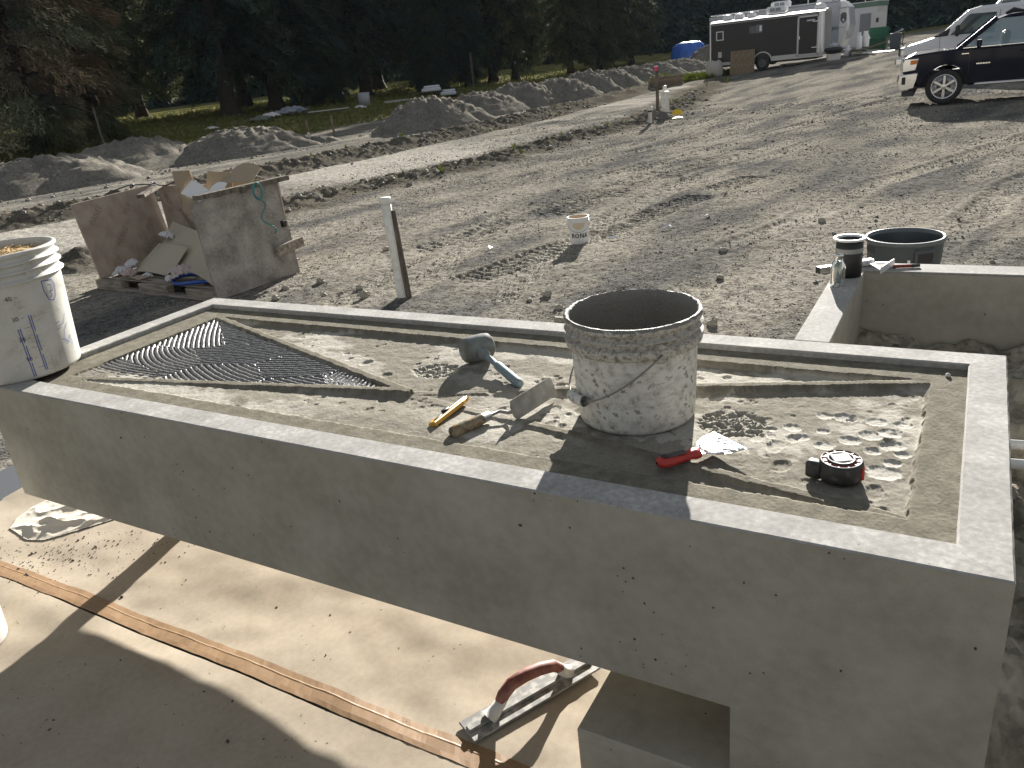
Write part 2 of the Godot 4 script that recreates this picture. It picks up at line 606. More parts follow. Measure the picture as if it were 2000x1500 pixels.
func ground_color(x: float, z: float) -> Color:
	var p := n_patch.get_noise_2d(x, z)
	# patches of grey gravel lie in streaks along the wheel tracks
	var su := x * 0.97 + z * 0.23
	var sv := -x * 0.23 + z * 0.97
	var q := n_mid.get_noise_2d(su * 0.8 + 30.0, sv * 0.28)
	var c := Color(0.205, 0.193, 0.170)
	c = c.lerp(Color(0.275, 0.255, 0.217), clampf(0.5 + p * 1.1, 0.0, 1.0))
	c = c.lerp(Color(0.132, 0.130, 0.126), clampf(q * 2.1 + 0.02, 0.0, 0.85))
	c = c.lerp(Color(0.335, 0.313, 0.27), clampf(-q * 1.6 - 0.12, 0.0, 0.6))
	# road: pale packed dirt in streaks
	var b := poly_dist(BERM, x, z)
	var e := poly_dist(EDGE, x, z)
	if absf(b) < 40.0 and absf(e) < 40.0 and b < -0.6 and e > 0.3:
		var s := n_patch.get_noise_2d((b - e) * 4.0 + 3.0, z * 0.12)
		c = c.lerp(Color(0.46, 0.435, 0.385), clampf(0.35 + s * 1.5, 0.0, 0.85))
	# darker brown band along the windrows
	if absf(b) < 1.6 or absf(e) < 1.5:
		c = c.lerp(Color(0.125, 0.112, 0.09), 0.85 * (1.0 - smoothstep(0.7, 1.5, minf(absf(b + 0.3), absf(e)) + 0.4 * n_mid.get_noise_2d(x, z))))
	# grass beyond the heaps
	var g := smoothstep(-25.5, -28.0, x + n_mid.get_noise_2d(x * 0.3, z * 0.3) * 2.0 + maxf(0.0, -z - 45.0) * 0.05)
	if z < -62.0 and x < -13.0:
		g = maxf(g, smoothstep(-62.0, -68.0, z))
	if z < -100.0:
		g = maxf(g, smoothstep(-100.0, -106.0, z))
	if g > 0.0:
		c = c.lerp(Color(0.11, 0.115, 0.037).lerp(Color(0.25, 0.22, 0.09), clampf(0.5 + p, 0.0, 1.0)), g)
	return c

const LANES := [
	[-6.6, -4.9, -7.5, -8.0, -7.6, -12.0, -5.9, -16.8, -4.5, -22.5, -2.0, -31.3],
	[-5.5, -4.4, -6.0, -7.2, -5.9, -11.0, -4.7, -15.2, -2.7, -22.7, -0.5, -29.9],
	[-2.3, -4.4, -2.15, -7.2, -1.3, -10.7, 0.55, -14.8, 2.2, -19.0],
	[-6.75, -8.75, -7.1, -13.1, -6.7, -18.0, -6.9, -28.3, -6.0, -34.7, -4.8, -42.0]]

func build_ground() -> void:
	var xs := spread(-10.5, 3.0, 0.042, -21.0, 160.0, 1.035)
	var more := PackedFloat32Array()
	for e in xs:
		if e >= -10.5:
			more.append(e)
	var out := spread(-20.0, -10.6, 0.09, -260.0, -10.59, 1.05)
	var all := PackedFloat32Array()
	for e in out:
		if e < -10.56:
			all.append(e)
	all.append_array(more)
	xs = all
	var zs := spread(-27.0, -2.2, 0.042, -330.0, 40.0, 1.04)
	print("ground grid ", xs.size(), " ", zs.size())
	var hs := PackedFloat32Array()
	var cs := PackedColorArray()
	hs.resize(xs.size() * zs.size())
	cs.resize(hs.size())
	var k := 0
	for z in zs:
		# where wheel lanes cross this row
		var wheels := []
		for l in LANES:
			var d := poly_dist(l, 0.0, z)
			if d < 90.0:
				wheels.append(-d)
				wheels.append(-d + 1.72)
		for x in xs:
			hs[k] = ground_y(x, z)
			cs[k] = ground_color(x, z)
			for w in wheels.size():
				var u: float = x - wheels[w] + 0.10 * n_mid.get_noise_1d(z * 0.35 + w * 7.0)
				if absf(u) < 0.34:
					var e := (1.0 - smoothstep(0.14, 0.24, absf(u))) * smoothstep(-0.25, 0.2, n_patch.get_noise_2d(x * 1.2 + w * 3.0, z * 0.6))
					var s := 0.5 + 0.5 * sin((z + 0.6 * absf(u)) * TAU / 0.15)
					hs[k] -= e * (0.010 + 0.012 * s)
					hs[k] += 0.010 * bump(absf(u) - 0.27, 0.05)
					cs[k] = cs[k].lerp(Color(0.37, 0.345, 0.295), e * 0.5)
			k += 1
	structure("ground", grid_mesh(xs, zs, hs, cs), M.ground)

func paper_y(x: float, z: float) -> float:
	var y := 0.013 + 0.011 * n_mid.get_noise_2d(x * 1.5 + 60.0, z * 2.6) + 0.0025 * n_mid.get_noise_2d(x * 5.0, z * 5.0 + 70.0)
	y += 0.010 * bump(z + 0.12 * sin(x * 1.7) - 0.22, 0.10) * (0.5 + 0.5 * sin(x * 2.3 + 1.0))
	return y

func build_patio() -> void:
	var slab := B.new()
	slab.box(Vector3(-0.125, -0.33, 1.3), Vector3(7.45, 0.64, 4.9), Basis(), 0.01)
	structure("patio", slab.done(), M.concrete)
	# two runs of covering paper, taped along their seam
	for k in 2:
		var xs := steps(-3.56, 0.6, 0.02)
		var zs := steps(-1.06, 0.045, 0.02) if k == 0 else steps(0.075, 2.6, 0.025)
		var hs := PackedFloat32Array()
		for z in zs:
			for x in xs:
				hs.append(paper_y(x, z))
		solid("floor_paper", grid_mesh(xs, zs, hs, PackedColorArray()), M.paper, ["wrinkled tan covering paper under the concrete table", "wrinkled tan covering paper in the foreground, mostly in shadow"][k], "floor paper", Vector3.ZERO, Basis(), "covering paper runs")
	var tb := B.new()
	tb.smooth = false
	var prev := []
	for i in 300:
		var x := -3.56 + 4.16 * i / 299.0
		var w := 0.004 * n_fine.get_noise_1d(x * 0.6)
		var row := []
		for e in [[0.016, 0.0016], [0.034, 0.002], [0.038, 0.0030], [0.042, 0.002], [0.066, 0.0022], [0.080, 0.0016]]:
			var z: float = e[0] + 0.012 * sin(x * 1.1 + 0.6) + w
			row.append(Vector3(x, paper_y(x, z) + e[1] + 0.0012 * n_fine.get_noise_2d(x * 3.0, z * 3.0), z))
		if i > 0:
			for j in 5:
				tb.quad(prev[j], row[j], row[j + 1], prev[j + 1])
		prev = row
	solid("seam_tape", tb.done(), M.paper_tape, "strip of brown paper tape along the seam of the floor paper", "tape")
	# crumbs of dry mortar on the paper
	var crumb := B.new()
	crumb.smooth = true
	crumb.lathe(prof([0, -0.5, 0.8, -0.3, 1.0, 0.1, 0.5, 0.45, 0, 0.55]), 5)
	var places := []
	for k in 620:
		var x := rng.randf_range(-3.5, 0.3)
		var z := rng.randf_range(-0.95, 0.9)
		if k > 250:
			x = -2.9 + rng.randfn(0.0, 0.22)
			z = -0.05 + rng.randfn(0.0, 0.10) + (x + 2.9) * -0.5
		var s := rng.randf_range(0.0009, 0.0028) * (2.0 if rng.randf() < 0.06 else 1.0)
		places.append(Transform3D(Basis.from_euler(Vector3(rng.randf(), rng.randf() * 6.0, rng.randf())).scaled(Vector3(s * rng.randf_range(0.8, 2.0), s, s)), Vector3(x, paper_y(x, z) + s * 0.4, z)))
	scatter("crumbs", crumb.done(), plain(0.07, 0.06, 0.05, 0.9), places, [], "dark crumbs of dirt scattered on the floor paper", "crumbs")

func scatter(called: String, mesh: Mesh, m: Material, places: Array, colors: Array, label: String, category: String) -> MultiMeshInstance3D:
	var mm := MultiMesh.new()
	mm.transform_format = MultiMesh.TRANSFORM_3D
	mm.use_colors = colors.size() > 0
	mm.mesh = mesh
	mm.instance_count = places.size()
	for i in places.size():
		mm.set_instance_transform(i, places[i])
		if colors.size():
			mm.set_instance_color(i, colors[i])
	var o := MultiMeshInstance3D.new()
	o.name = numbered(called)
	o.multimesh = mm
	o.material_override = m
	add_child(o)
	tag(o, label, category)
	o.set_meta("kind", "stuff")
	return o

# ------------------------------------------------------------------ the table
const LEN := 2.707
const WID := 0.915
const RIM := 0.076

func sweep_ring(b: B, x0: float, x1: float, z0: float, z1: float, profile: Array, seg: float, wob := 0.0) -> void:
	# a profile of (inset, y) swept round a rectangle with mitred corners
	var pts := []
	var c := [Vector2(x0, z0), Vector2(x1, z0), Vector2(x1, z1), Vector2(x0, z1)]
	var inw := [Vector2(1, 1), Vector2(-1, 1), Vector2(-1, -1), Vector2(1, -1)]
	for s in 4:
		var a: Vector2 = c[s]
		var e: Vector2 = c[(s + 1) % 4]
		var n := maxi(1, int((e - a).length() / seg))
		for i in n:
			var t := float(i) / n
			pts.append([a.lerp(e, t), (inw[s] as Vector2).lerp(inw[(s + 1) % 4], t)])
	# along a side only the inset across it may change, so corners stay mitred
	var m := pts.size()
	for k in profile.size() - 1:
		for i in m:
			var quad_pts := []
			for q in [[i, k], [(i + 1) % m, k], [(i + 1) % m, k + 1], [i, k + 1]]:
				var pp: Vector2 = pts[q[0]][0]
				var dd: Vector2 = pts[q[0]][1]
				var pr: Vector2 = profile[q[1]]
				var x := pp.x + dd.x * pr.x
				var z := pp.y + dd.y * pr.x
				var j := wob * n_fine.get_noise_3d(x * 3.0, pr.y * 9.0, z * 3.0)
				quad_pts.append(Vector3(x + j, pr.y + j * 0.6, z + j))
			b.quad(quad_pts[0], quad_pts[1], quad_pts[2], quad_pts[3])

func build_table() -> void:
	var t := thing("concrete_table", "long grey cast concrete table with mortar-filled recess in its top", "table", Vector3(-LEN * 0.5, 0, -WID * 0.5))
	var o := -t.position
	var bot := TOP - 0.39
	# sides and underside
	var b := B.new()
	sweep_ring(b, -LEN, 0, -WID, 0, prof([0.0, bot, 0.0, TOP - 0.003]), 0.06, 0.0)
	b.quad(Vector3(-LEN, bot, -WID), Vector3(0, bot, -WID), Vector3(0, bot, 0), Vector3(-LEN, bot, 0))
	part(t, "apron", b.done(), M.concrete, o)
	b = B.new()
	sweep_ring(b, -LEN, 0, -WID, 0, prof([0.0, TOP - 0.003, 0.003, TOP, RIM - 0.003, TOP, RIM, TOP - 0.003, RIM, TOP - 0.07]), 0.025, 0.0012)
	part(t, "rim", b.done(), M.rim, o)
	# the broad pedestal at one end, the low block against it, and the slim leg at the far corner
	b = B.new()
	b.box(Vector3(-0.2005, bot * 0.5, -WID * 0.5), Vector3(0.401, bot, WID - 0.0002))
	part(t, "pedestal", b.done(), M.concrete, o)
	b = B.new()
	b.box(Vector3(-0.5665, 0.08, -0.42), Vector3(0.327, 0.172, 0.836), Basis(), 0.004)
	part(t, "plinth_block", b.done(), M.concrete, o)
	b = B.new()
	b.box(Vector3(-LEN + 0.042, bot * 0.5, -WID + 0.05), Vector3(0.075, bot, 0.06))
	part(t, "leg", b.done(), M.concrete, o)
	build_mortar(t, o)

func edge_side(p: Vector2, a: Vector2, b: Vector2) -> float:
	var d := (b - a).normalized()
	return d.cross(p - a)

func build_mortar(t: Node3D, o: Vector3) -> void:
	var x0 := -LEN + RIM - 0.002
	var x1 := -RIM + 0.002
	var z0 := -WID + RIM - 0.002
	var z1 := -RIM + 0.002
	var d := 0.0036
	var xs := steps(x0, x1, d)
	var zs := steps(z0, z1, d)
	var nx := xs.size()
	var nz := zs.size()
	var hs := PackedFloat32Array()
	var cs := PackedColorArray()
	hs.resize(nx * nz)
	cs.resize(nx * nz)
	# inner corners of the levelled border, and the middle of the crossing bars
	var il := -2.505
	var ir := -0.150
	var it := -0.754
	var ib := -0.150
	var mid := Vector2(-1.355, -0.372)
	var arms := [[Vector2(il, it), mid], [Vector2(il, ib), mid], [mid, Vector2(ir, it)], [mid, Vector2(ir, ib)]]
	var strip := TOP - 0.0155
	var floor_y := TOP - 0.0295
	for j in nz:
		for i in nx:
			var p := Vector2(xs[i], zs[j])
			var k := j * nx + i
			var w := 0.005 * n_fine.get_noise_2d(p.x * 2.0, p.y * 2.0) + 0.003 * n_fine.get_noise_2d(p.x * 7.0, p.y * 7.0)
			var inside := minf(minf(p.x - il, ir - p.x), minf(p.y - it, ib - p.y)) + w
			var on := 1.0 - smoothstep(-0.002, 0.003, inside)
			# the border is worn nearly level with the floor along the near side
			var soft := smoothstep(-0.35, -0.2, p.y) * smoothstep(-0.5, -0.9, p.x)
			var bars := 0.0
			for a in arms.size():
				var s: Vector2 = arms[a][0]
				var e: Vector2 = arms[a][1]
				var q := lane(p.x, p.y, s.x, s.y, e.x, e.y)
				var l := (e - s).length()
				var half: float = [0.013, 0.012, 0.012, 0.012][a]
				if q.y > -0.02 and q.y < l + 0.02:
					var r := 1.0 - smoothstep(half - 0.001, half + 0.004, absf(q.x) + w * 0.8)
					# bars are broken and low near the middle
					var close := p.distance_to(mid)
					var keep := 1.0
					if a >= 2:
						keep = smoothstep(0.10, 0.55, close) * 0.80 + 0.15
						if a == 3:
							keep *= 0.8
					bars = maxf(bars, r * keep)
			var solid_m := maxf(on, bars)
			var n1 := n_fine.get_noise_2d(p.x * 3.0, p.y * 3.0)
			var n2 := n_fine.get_noise_2d(p.x * 14.0 + 3.0, p.y * 14.0)
			var low := floor_y + soft * 0.010 + 0.0014 * n1 + 0.0006 * n2
			var h := lerpf(low, strip + 0.0006 * n2, solid_m)
			hs[k] = h
			var mort := Color(0.165, 0.153, 0.123).lerp(Color(0.225, 0.209, 0.170), clampf(0.5 + n1 * 1.2, 0.0, 1.0))
			var patch := smoothstep(-0.12, 0.16, n_mid.get_noise_2d(p.x * 2.2 + 8.0, p.y * 4.0) + 0.22 * n1)
			patch *= 1.0 - bump(p.distance_to(mid + Vector2(0.0, 0.05)), 0.24)
			if p.x > -0.95 and p.y > -0.33 + 0.1 * n1:
				patch *= 0.35
			var pale := Color(0.30, 0.28, 0.24).lerp(Color(0.44, 0.42, 0.375), clampf(patch, 0.0, 1.0))
			cs[k] = pale.lerp(mort, clampf(solid_m + (1.0 - patch) * 0.55, 0.0, 1.0))
	# hollows left by bubbles and by the notched trowel
	var g := RandomNumberGenerator.new()
	g.seed = 21
	var pits := []
	for k in 520:
		var c := Vector2(g.randf_range(il + 0.02, ir - 0.02), g.randf_range(it + 0.03, ib + 0.05))
		if c.x < -1.5 and absf(c.y + 0.45) < 0.28 * (-1.45 - c.x) / 1.05:
			continue
		var r := g.randf_range(0.003, 0.011)
		if g.randf() < 0.28:
			r = g.randf_range(0.010, 0.019)
		if n_mid.get_noise_2d(c.x * 2.2 + 8.0, c.y * 4.0) < -0.10 and r > 0.008:
			continue
		pits.append([c, r, r * g.randf_range(0.9, 1.9), g.randf_range(0.14, 0.30) * minf(r, 0.014), false])
	for q in [[-0.274, -0.433, 0.022], [-0.317, -0.396, 0.02], [-0.24, -0.468, 0.024], [-0.228, -0.40, 0.018], [-0.195, -0.434, 0.024], [-0.298, -0.539, 0.024], [-0.339, -0.535, 0.018], [-0.235, -0.535, 0.022], [-0.185, -0.535, 0.018], [-0.205, -0.49, 0.024], [-0.19, -0.36, 0.018], [-0.201, -0.318, 0.032], [-0.175, -0.40, 0.016], [-0.365, -0.42, 0.016], [-0.39, -0.46, 0.02], [-0.43, -0.44, 0.012], [-0.26, -0.36, 0.014], [-0.33, -0.46, 0.014], [-0.857, -0.173, 0.022]]:
		pits.append([Vector2(q[0], q[1]), q[2], q[2] * 0.85, 0.0028, true])
	for q in pits:
		var c: Vector2 = q[0]
		var rx: float = q[1]
		var rz: float = q[2]
		var deep: float = q[3]
		for j in range(maxi(0, int((c.y - rz * 1.3 - z0) / d)), mini(nz - 1, int((c.y + rz * 1.3 - z0) / d) + 2)):
			for i in range(maxi(0, int((c.x - rx * 1.3 - x0) / d)), mini(nx - 1, int((c.x + rx * 1.3 - x0) / d) + 2)):
				var k := j * nx + i
				if hs[k] > strip - 0.005:
					continue
				var u := Vector2((xs[i] - c.x) / rx, (zs[j] - c.y) / rz).length()
				u *= 1.0 + 0.16 * n_fine.get_noise_2d(xs[i] * 9.0 + c.x * 50.0, zs[j] * 9.0)
				if u < 1.0:
					hs[k] -= deep * (1.0 - pow(u, 5.0))
					if q[4]:
						cs[k] = cs[k].lerp(Color(0.56, 0.545, 0.50), 0.85)
				elif u < 1.25:
					hs[k] += 0.0008 * (1.25 - u) / 0.25
	# two ragged holes packed with lumpy mortar
	for q in [[-0.513, -0.443, 0.080, 0.070, 1.0], [-1.372, -0.535, 0.075, 0.055, 0.8]]:
		for j in nz:
			if absf(zs[j] - q[1]) > 0.12:
				continue
			for i in nx:
				if absf(xs[i] - q[0]) > 0.12:
					continue
				var k := j * nx + i
				var u := Vector2((xs[i] - q[0]) / q[2], (zs[j] - q[1]) / q[3]).length() + 0.10 * n_fine.get_noise_2d(xs[i] * 5.0, zs[j] * 5.0)
				if u < 1.0:
					var lump := n_fine.get_noise_2d(xs[i] * 5.0 + 9.0, zs[j] * 8.0) * 0.014 + n_fine.get_noise_2d(xs[i] * 14.0, zs[j] * 18.0) * 0.006
					hs[k] += (-0.005 + lump * 0.8) * smoothstep(1.0, 0.82, u) * q[4]
					cs[k] = Color(0.30, 0.28, 0.235).lerp(Color(0.40, 0.385, 0.34), clampf(0.5 + lump * 60.0, 0.0, 1.0))
	part(t, "mortar_bed", grid_mesh(xs, zs, hs, cs), M.mortar, o)

	# adhesive combed with a notched trowel, in overlapping strokes
	var A := Vector2(il + 0.006, it + 0.022)
	var Bq := Vector2(il + 0.006, ib - 0.022)
	var Cq := mid + Vector2(-0.075, 0.0)
	var gx := steps(il, mid.x - 0.05, 0.0021)
	var gz := steps(it, ib, 0.0021)
	var gh := PackedFloat32Array()
	gh.resize(gx.size() * gz.size())
	var seeds := []
	g.seed = 5
	var given := [[-2.36, -0.58, 0.75, 0.25], [-2.26, -0.62, -0.5, 0.6], [-2.10, -0.46, -0.42, 0.5], [-2.32, -0.36, 0.35, 1.2], [-2.40, -0.25, 0.1, 0.5], [-1.98, -0.33, 0.3, 0.6], [-1.80, -0.41, -0.32, 0.4], [-1.68, -0.33, 0.12, 0.3], [-1.55, -0.37, 1.35, 0.8]]
	for e in given:
		seeds.append([Vector2(e[0], e[1]), e[2], e[3]])
	for j in gz.size():
		for i in gx.size():
			var p := Vector2(gx[i], gz[j])
			var wx := 0.02 * n_fine.get_noise_2d(p.x * 0.7, p.y * 0.7)
			var best := 9.0
			var second := 9.0
			var pick: Array = seeds[0]
			for s in seeds:
				var q: Vector2 = p - s[0]
				var dd := Vector2(q.x * 0.55, q.y).length() + wx
				if dd < best:
					second = best
					best = dd
					pick = s
				elif dd < second:
					second = dd
			var a: float = pick[1]
			var q2: Vector2 = p - pick[0]
			var along := q2.x * cos(a) + q2.y * sin(a)
			var across: float = -q2.x * sin(a) + q2.y * cos(a) + pick[2] * along * along
			across += 0.0012 * n_fine.get_noise_2d(p.x * 2.0, p.y * 2.0)
			var ph := across / 0.0165
			var f := absf(fposmod(ph, 1.0) - 0.5) * 2.0
			var ridge := smoothstep(0.18, 0.62, f)
			var blot := n_fine.get_noise_2d(p.x * 5.0 + 20.0, p.y * 5.0)
			var h := TOP - 0.0285 + ridge * 0.0085 * clampf(1.0 + blot * 0.25, 0.7, 1.15)
			var seam := 1.0 - smoothstep(0.0, 0.007, second - best)
			h += seam * (0.001 + 0.005 * n_fine.get_noise_2d(p.x * 6.0, p.y * 6.0))
			h += 0.0003 * n_fine.get_noise_2d(p.x * 12.0, p.y * 12.0)
			gh[j * gx.size() + i] = h
	var keep := func(x: float, z: float) -> bool:
		var p := Vector2(x, z)
		return edge_side(p, A, Cq) > 0.0 and edge_side(p, Cq, Bq) > 0.0
	part(t, "combed_adhesive", grid_mesh(gx, gz, gh, PackedColorArray(), keep), M.adhesive, o)

# ------------------------------------------------------------------ the second basin
func build_basin() -> void:
	var t := thing("concrete_planter", "pale concrete planter walls joining the far side of the table", "planter", Vector3(-0.43, -0.6, -1.66))
	var o := -t.position
	var b := B.new()
	b.box(Vector3(-0.433, 0.0705, -1.2655), Vector3(0.088, 1.347, 0.70), Basis(), 0.003)
	part(t, "wall", b.done(), M.concrete, o)
	b = B.new()
	b.box(Vector3(0.3615, 0.0705, -1.666), Vector3(1.68, 1.347, 0.10), Basis(), 0.003)
	part(t, "wall", b.done(), M.concrete, o)
	b = B.new()
	b.box(Vector3(-0.433, 0.747, -1.2655), Vector3(0.0885, 0.0062, 0.7005), Basis(), 0.002)
	part(t, "coping", b.done(), M.rim, o)
	b = B.new()
	b.box(Vector3(0.3615, 0.7468, -1.666), Vector3(1.6805, 0.0062, 0.1005), Basis(), 0.002)
	part(t, "coping", b.done(), M.rim, o)
	# loose soil inside it and beside the table
	var xs := steps(-0.389, 1.3, 0.016)
	var zs := steps(-1.615, 0.4, 0.016)
	var hs := PackedFloat32Array()
	var cs := PackedColorArray()
	for z in zs:
		for x in xs:
			var y := lerpf(0.52, 0.50, smoothstep(-1.5, -0.9, z))
			y = lerpf(y, 0.38, smoothstep(-0.85, -0.30, z))
			y = lerpf(y, -0.1, smoothstep(-0.2, 0.3, z))
			if x < -0.01 and z > -0.93:
				y = -0.4
			y += 0.05 * n_mid.get_noise_2d(x * 2.4, z * 2.4) + 0.03 * n_fine.get_noise_2d(x * 1.4, z * 1.4) + 0.010 * n_fine.get_noise_2d(x * 5.0, z * 5.0)
			hs.append(y)
			var q := n_mid.get_noise_2d(x * 3.0, z * 3.0)
			cs.append(Color(0.27, 0.235, 0.18).lerp(Color(0.42, 0.385, 0.31), clampf(0.5 + q, 0.0, 1.0)))
	structure("soil", grid_mesh(xs, zs, hs, cs), M.ground)
	b = B.new()
	b.smooth = true
	for q in [[-0.795, 0.53], [-0.885, 0.535]]:
		b = B.new()
		b.smooth = true
		b.tube([Vector3(0.004, q[1], q[0]), Vector3(0.6, q[1] + 0.01, q[0] - 0.05), Vector3(1.25, q[1], q[0] - 0.1)], 0.012, 12)
		solid("conduit_pipe", b.done(), M.pvc, ["grey conduit pipe over the soil beside the table, nearer of two", "grey conduit pipe over the soil beside the table, farther of two"][0 if q[0] > -0.84 else 1], "pipe", Vector3.ZERO, Basis(), "conduit pipes beside the table")

# ------------------------------------------------------------------ things on and under the table
func pail_profile(rb: float, rw: float, rf: float, h: float, flanges: Array) -> Array:
	var p := [Vector2(0, 0.004), Vector2(rb - 0.012, 0.004), Vector2(rb - 0.008, 0.0), Vector2(rb - 0.002, 0.002), Vector2(rb, 0.010)]
	var low: float = flanges[0]
	p.append(Vector2(lerpf(rb, rw, 0.5), low * 0.5))
	p.append(Vector2(rw, low - 0.012))
	for k in flanges.size():
		var y: float = flanges[k]
		p.append_array([Vector2(rw + 0.001, y - 0.002), Vector2(rf, y), Vector2(rf + 0.0005, y + 0.004), Vector2(rw + 0.004, y + 0.0055)])
	p.append_array([Vector2(rw + 0.003, h - 0.014), Vector2(rf - 0.002, h - 0.011), Vector2(rf, h - 0.004), Vector2(rf - 0.003, h), Vector2(rw - 0.001, h), Vector2(rw - 0.004, h - 0.006)])
	return p

func pail_inside(rb: float, rw: float, h: float, fill: float) -> Array:
	return [Vector2(rw - 0.004, h - 0.006), Vector2(lerpf(rb, rw, 0.5) - 0.003, h * 0.5), Vector2(lerpf(rb, rw, fill / h) - 0.003, fill)]

func bail(parent: Node3D, ear: Vector3, drop: Vector3, y: float, grip: bool) -> void:
	# a wire handle from ear to the opposite ear, hanging to drop
	var pts := []
	for i in 29:
		var a := PI * i / 28.0
		pts.append(Vector3(0, y, 0) + ear * cos(a) + drop * sin(a))
	var b := B.new()
	b.smooth = true
	b.tube(pts, 0.0022, 6)
	var w := part(parent, "handle", b.done(), M.wire)
	if grip:
		b = B.new()
		b.smooth = true
		b.tube([pts[11], pts[12], pts[13], pts[14], pts[15]], 0.0125, 12, false)
		b.tube([pts[15], pts[14], pts[13], pts[12], pts[11]], 0.0095, 12, false)
		part(w, "grip", b.done(), M.pail_dirty)
	for s in [1.0, -1.0]:
		b = B.new()
		b.smooth = true
		var d: Vector3 = ear.normalized() * s
		b.lathe(prof([0.024, -0.004, 0.023, 0.007, 0.017, 0.011, 0.006, 0.011, 0.005, 0.004]), 14, Transform3D(aim(d), Vector3(0, y, 0) + d * (ear.length() - 0.012)))
		part(parent, "ear", b.done(), M.pail_dirty_top)

func build_near() -> void:
	# ---- mortar pail on the table
	var h := 0.258
	var t := thing("mortar_pail", "dirty white plastic pail smeared with mortar standing on the concrete table", "pail", Vector3(-0.735, TOP - 0.028, -0.442))
	t.scale = Vector3(0.99, 0.955, 0.99)
	var b := B.new()
	b.smooth = true
	b.lathe(prof([0, 0.004, 0.122, 0.004, 0.126, 0.0, 0.132, 0.002, 0.134, 0.010, 0.1385, 0.10, 0.142, 0.185]), 56)
	part(t, "body", b.done(), M.pail_dirty)
	b = B.new()
	b.smooth = true
	b.lathe(prof([0.142, 0.185, 0.1425, 0.186, 0.1505, 0.187, 0.152, 0.189, 0.1555, 0.208, 0.1535, 0.2105, 0.1435, 0.212, 0.1438, 0.2245, 0.1535, 0.226, 0.1550, 0.2295, 0.1440, 0.2315, 0.1440, 0.2425, 0.1525, 0.2445, 0.1535, 0.252, 0.1505, 0.258, 0.146, 0.258]), 56)
	part(t, "collar", b.done(), M.pail_dirty_top)
	var lumpy := func(r: float, y: float, a: float) -> Vector2:
		var q := n_fine.get_noise_3d(cos(a) * 1.2, y * 6.0, sin(a) * 1.2) + 0.7 * n_fine.get_noise_3d(cos(a) * 4.0, y * 20.0, sin(a) * 4.0)
		return Vector2(q * 0.0035, q * 0.0025 if y > 0.22 else q * 0.004)
	b = B.new()
	b.smooth = true
	b.lathe(prof([0.1535, 0.2545, 0.1515, 0.2605, 0.1475, 0.262, 0.1435, 0.257, 0.140, 0.235, 0.137, 0.17, 0.134, 0.11, 0.131, 0.075, 0.115, 0.06, 0.07, 0.052, 0.0, 0.05]), 90, Transform3D(), 0.0, TAU, lumpy)
	part(t, "mortar_lining", b.done(), M.wet_mortar)
	var front := Vector3(0.375, 0, 0.93)
	var right := Vector3(0.93, 0, -0.375)
	var ear := right * 0.058 + front * 0.142
	bail(t, ear, (-right * 0.142 + front * 0.058).normalized() * 0.152 + Vector3(0, -0.128, 0), 0.199, true)

	# ---- tall pail at the table's end
	t = thing("tall_pail", "tall white pail with blue marks and a level scale, sawdust inside", "pail", Vector3(-2.70, TOP, -0.14))
	b = B.new()
	b.smooth = true
	b.lathe(pail_profile(0.16, 0.181, 0.193, 0.385, [0.298, 0.326, 0.351]), 64)
	b.lathe(pail_inside(0.16, 0.181, 0.385, 0.35), 64)
	part(t, "body", b.done(), M.pail)
	var wall := func(y: float) -> float: return lerpf(0.16, 0.181, y / 0.286) + 0.0006
	var face := atan2(0.43, 0.90) - 0.26
	for k in 2:
		for s in 2:
			b = B.new()
			var a0: float = face + [0.20, -0.02][k] - s * 0.035
			for i in 14:
				var y0: float = [0.01, 0.02][k] + 0.155 * i / 14.0 * [1.0, 1.15][k]
				var y1: float = [0.01, 0.02][k] + 0.155 * (i + 1) / 14.0 * [1.0, 1.15][k]
				if s == 0 or i % 5 != 4:
					strip_on(b, wall, [Vector2(a0, y0), Vector2(a0, y1)], 0.0022)
			part(t, "blue_stripe", b.done(), M.blue_ink)
	for k in 8:
		var y := 0.035 + k * 0.032
		b = B.new()
		strip_on(b, wall, [Vector2(face + 0.10, y), Vector2(face + (0.02 if k % 2 else -0.045) + 0.03, y)], 0.0009)
		var tick := part(t, "scale_mark", b.done(), M.ink)
		if k % 2 == 1:
			part(tick, "numeral", wrapped(letters(["10", "20", "30", "40"][k / 2], 0.016, 0.0006, false, 400), wall, face + 0.19, y), M.ink)
	b = B.new()
	for q in [[0, 0.05, 0.04, 0.045, 0.05, 0.03, 0.045, 0.0, 0.03, -0.018, 0.01, -0.01, 0.0, 0.02, 0.0, 0.05], [0.02, 0.035, 0.035, 0.03, 0.033, 0.012, 0.02, 0.014, 0.028, 0.0, 0.016, -0.006]]:
		var pts := []
		for i in range(0, q.size(), 2):
			pts.append(Vector2(face - 0.40 - q[i] / 0.18, 0.235 + q[i + 1]))
		strip_on(b, wall, pts, 0.0022)
	part(t, "blue_emblem", b.done(), M.blue_ink)
	b = B.new()
	for q in [[0.05, 0.06, 0.035, 0.035, 0.005, 0.03], [0.05, 0.03, 0.03, 0.012, 0.02, -0.01, 0.04, -0.035], [0.0, 0.042, 0.018, 0.045], [0.0, 0.022, 0.018, 0.025], [0.01, -0.01, 0.035, -0.03, 0.05, -0.01, 0.055, -0.045]]:
		var pts := []
		for i in range(0, q.size(), 2):
			pts.append(Vector2(face - 0.45 - q[i] / 0.17, 0.105 + q[i + 1]))
		strip_on(b, wall, pts, 0.0016)
	part(t, "blue_drawing", b.done(), M.blue_ink)
	var e2 := Vector3(cos(face + 0.62), 0, sin(face + 0.62)) * 0.190
	bail(t, e2, Vector3(cos(face + 0.62 + 1.57), 0, sin(face + 0.62 + 1.57)) * 0.2 + Vector3(0, -0.14, 0), 0.292, false)
	b = B.new()
	b.smooth = true
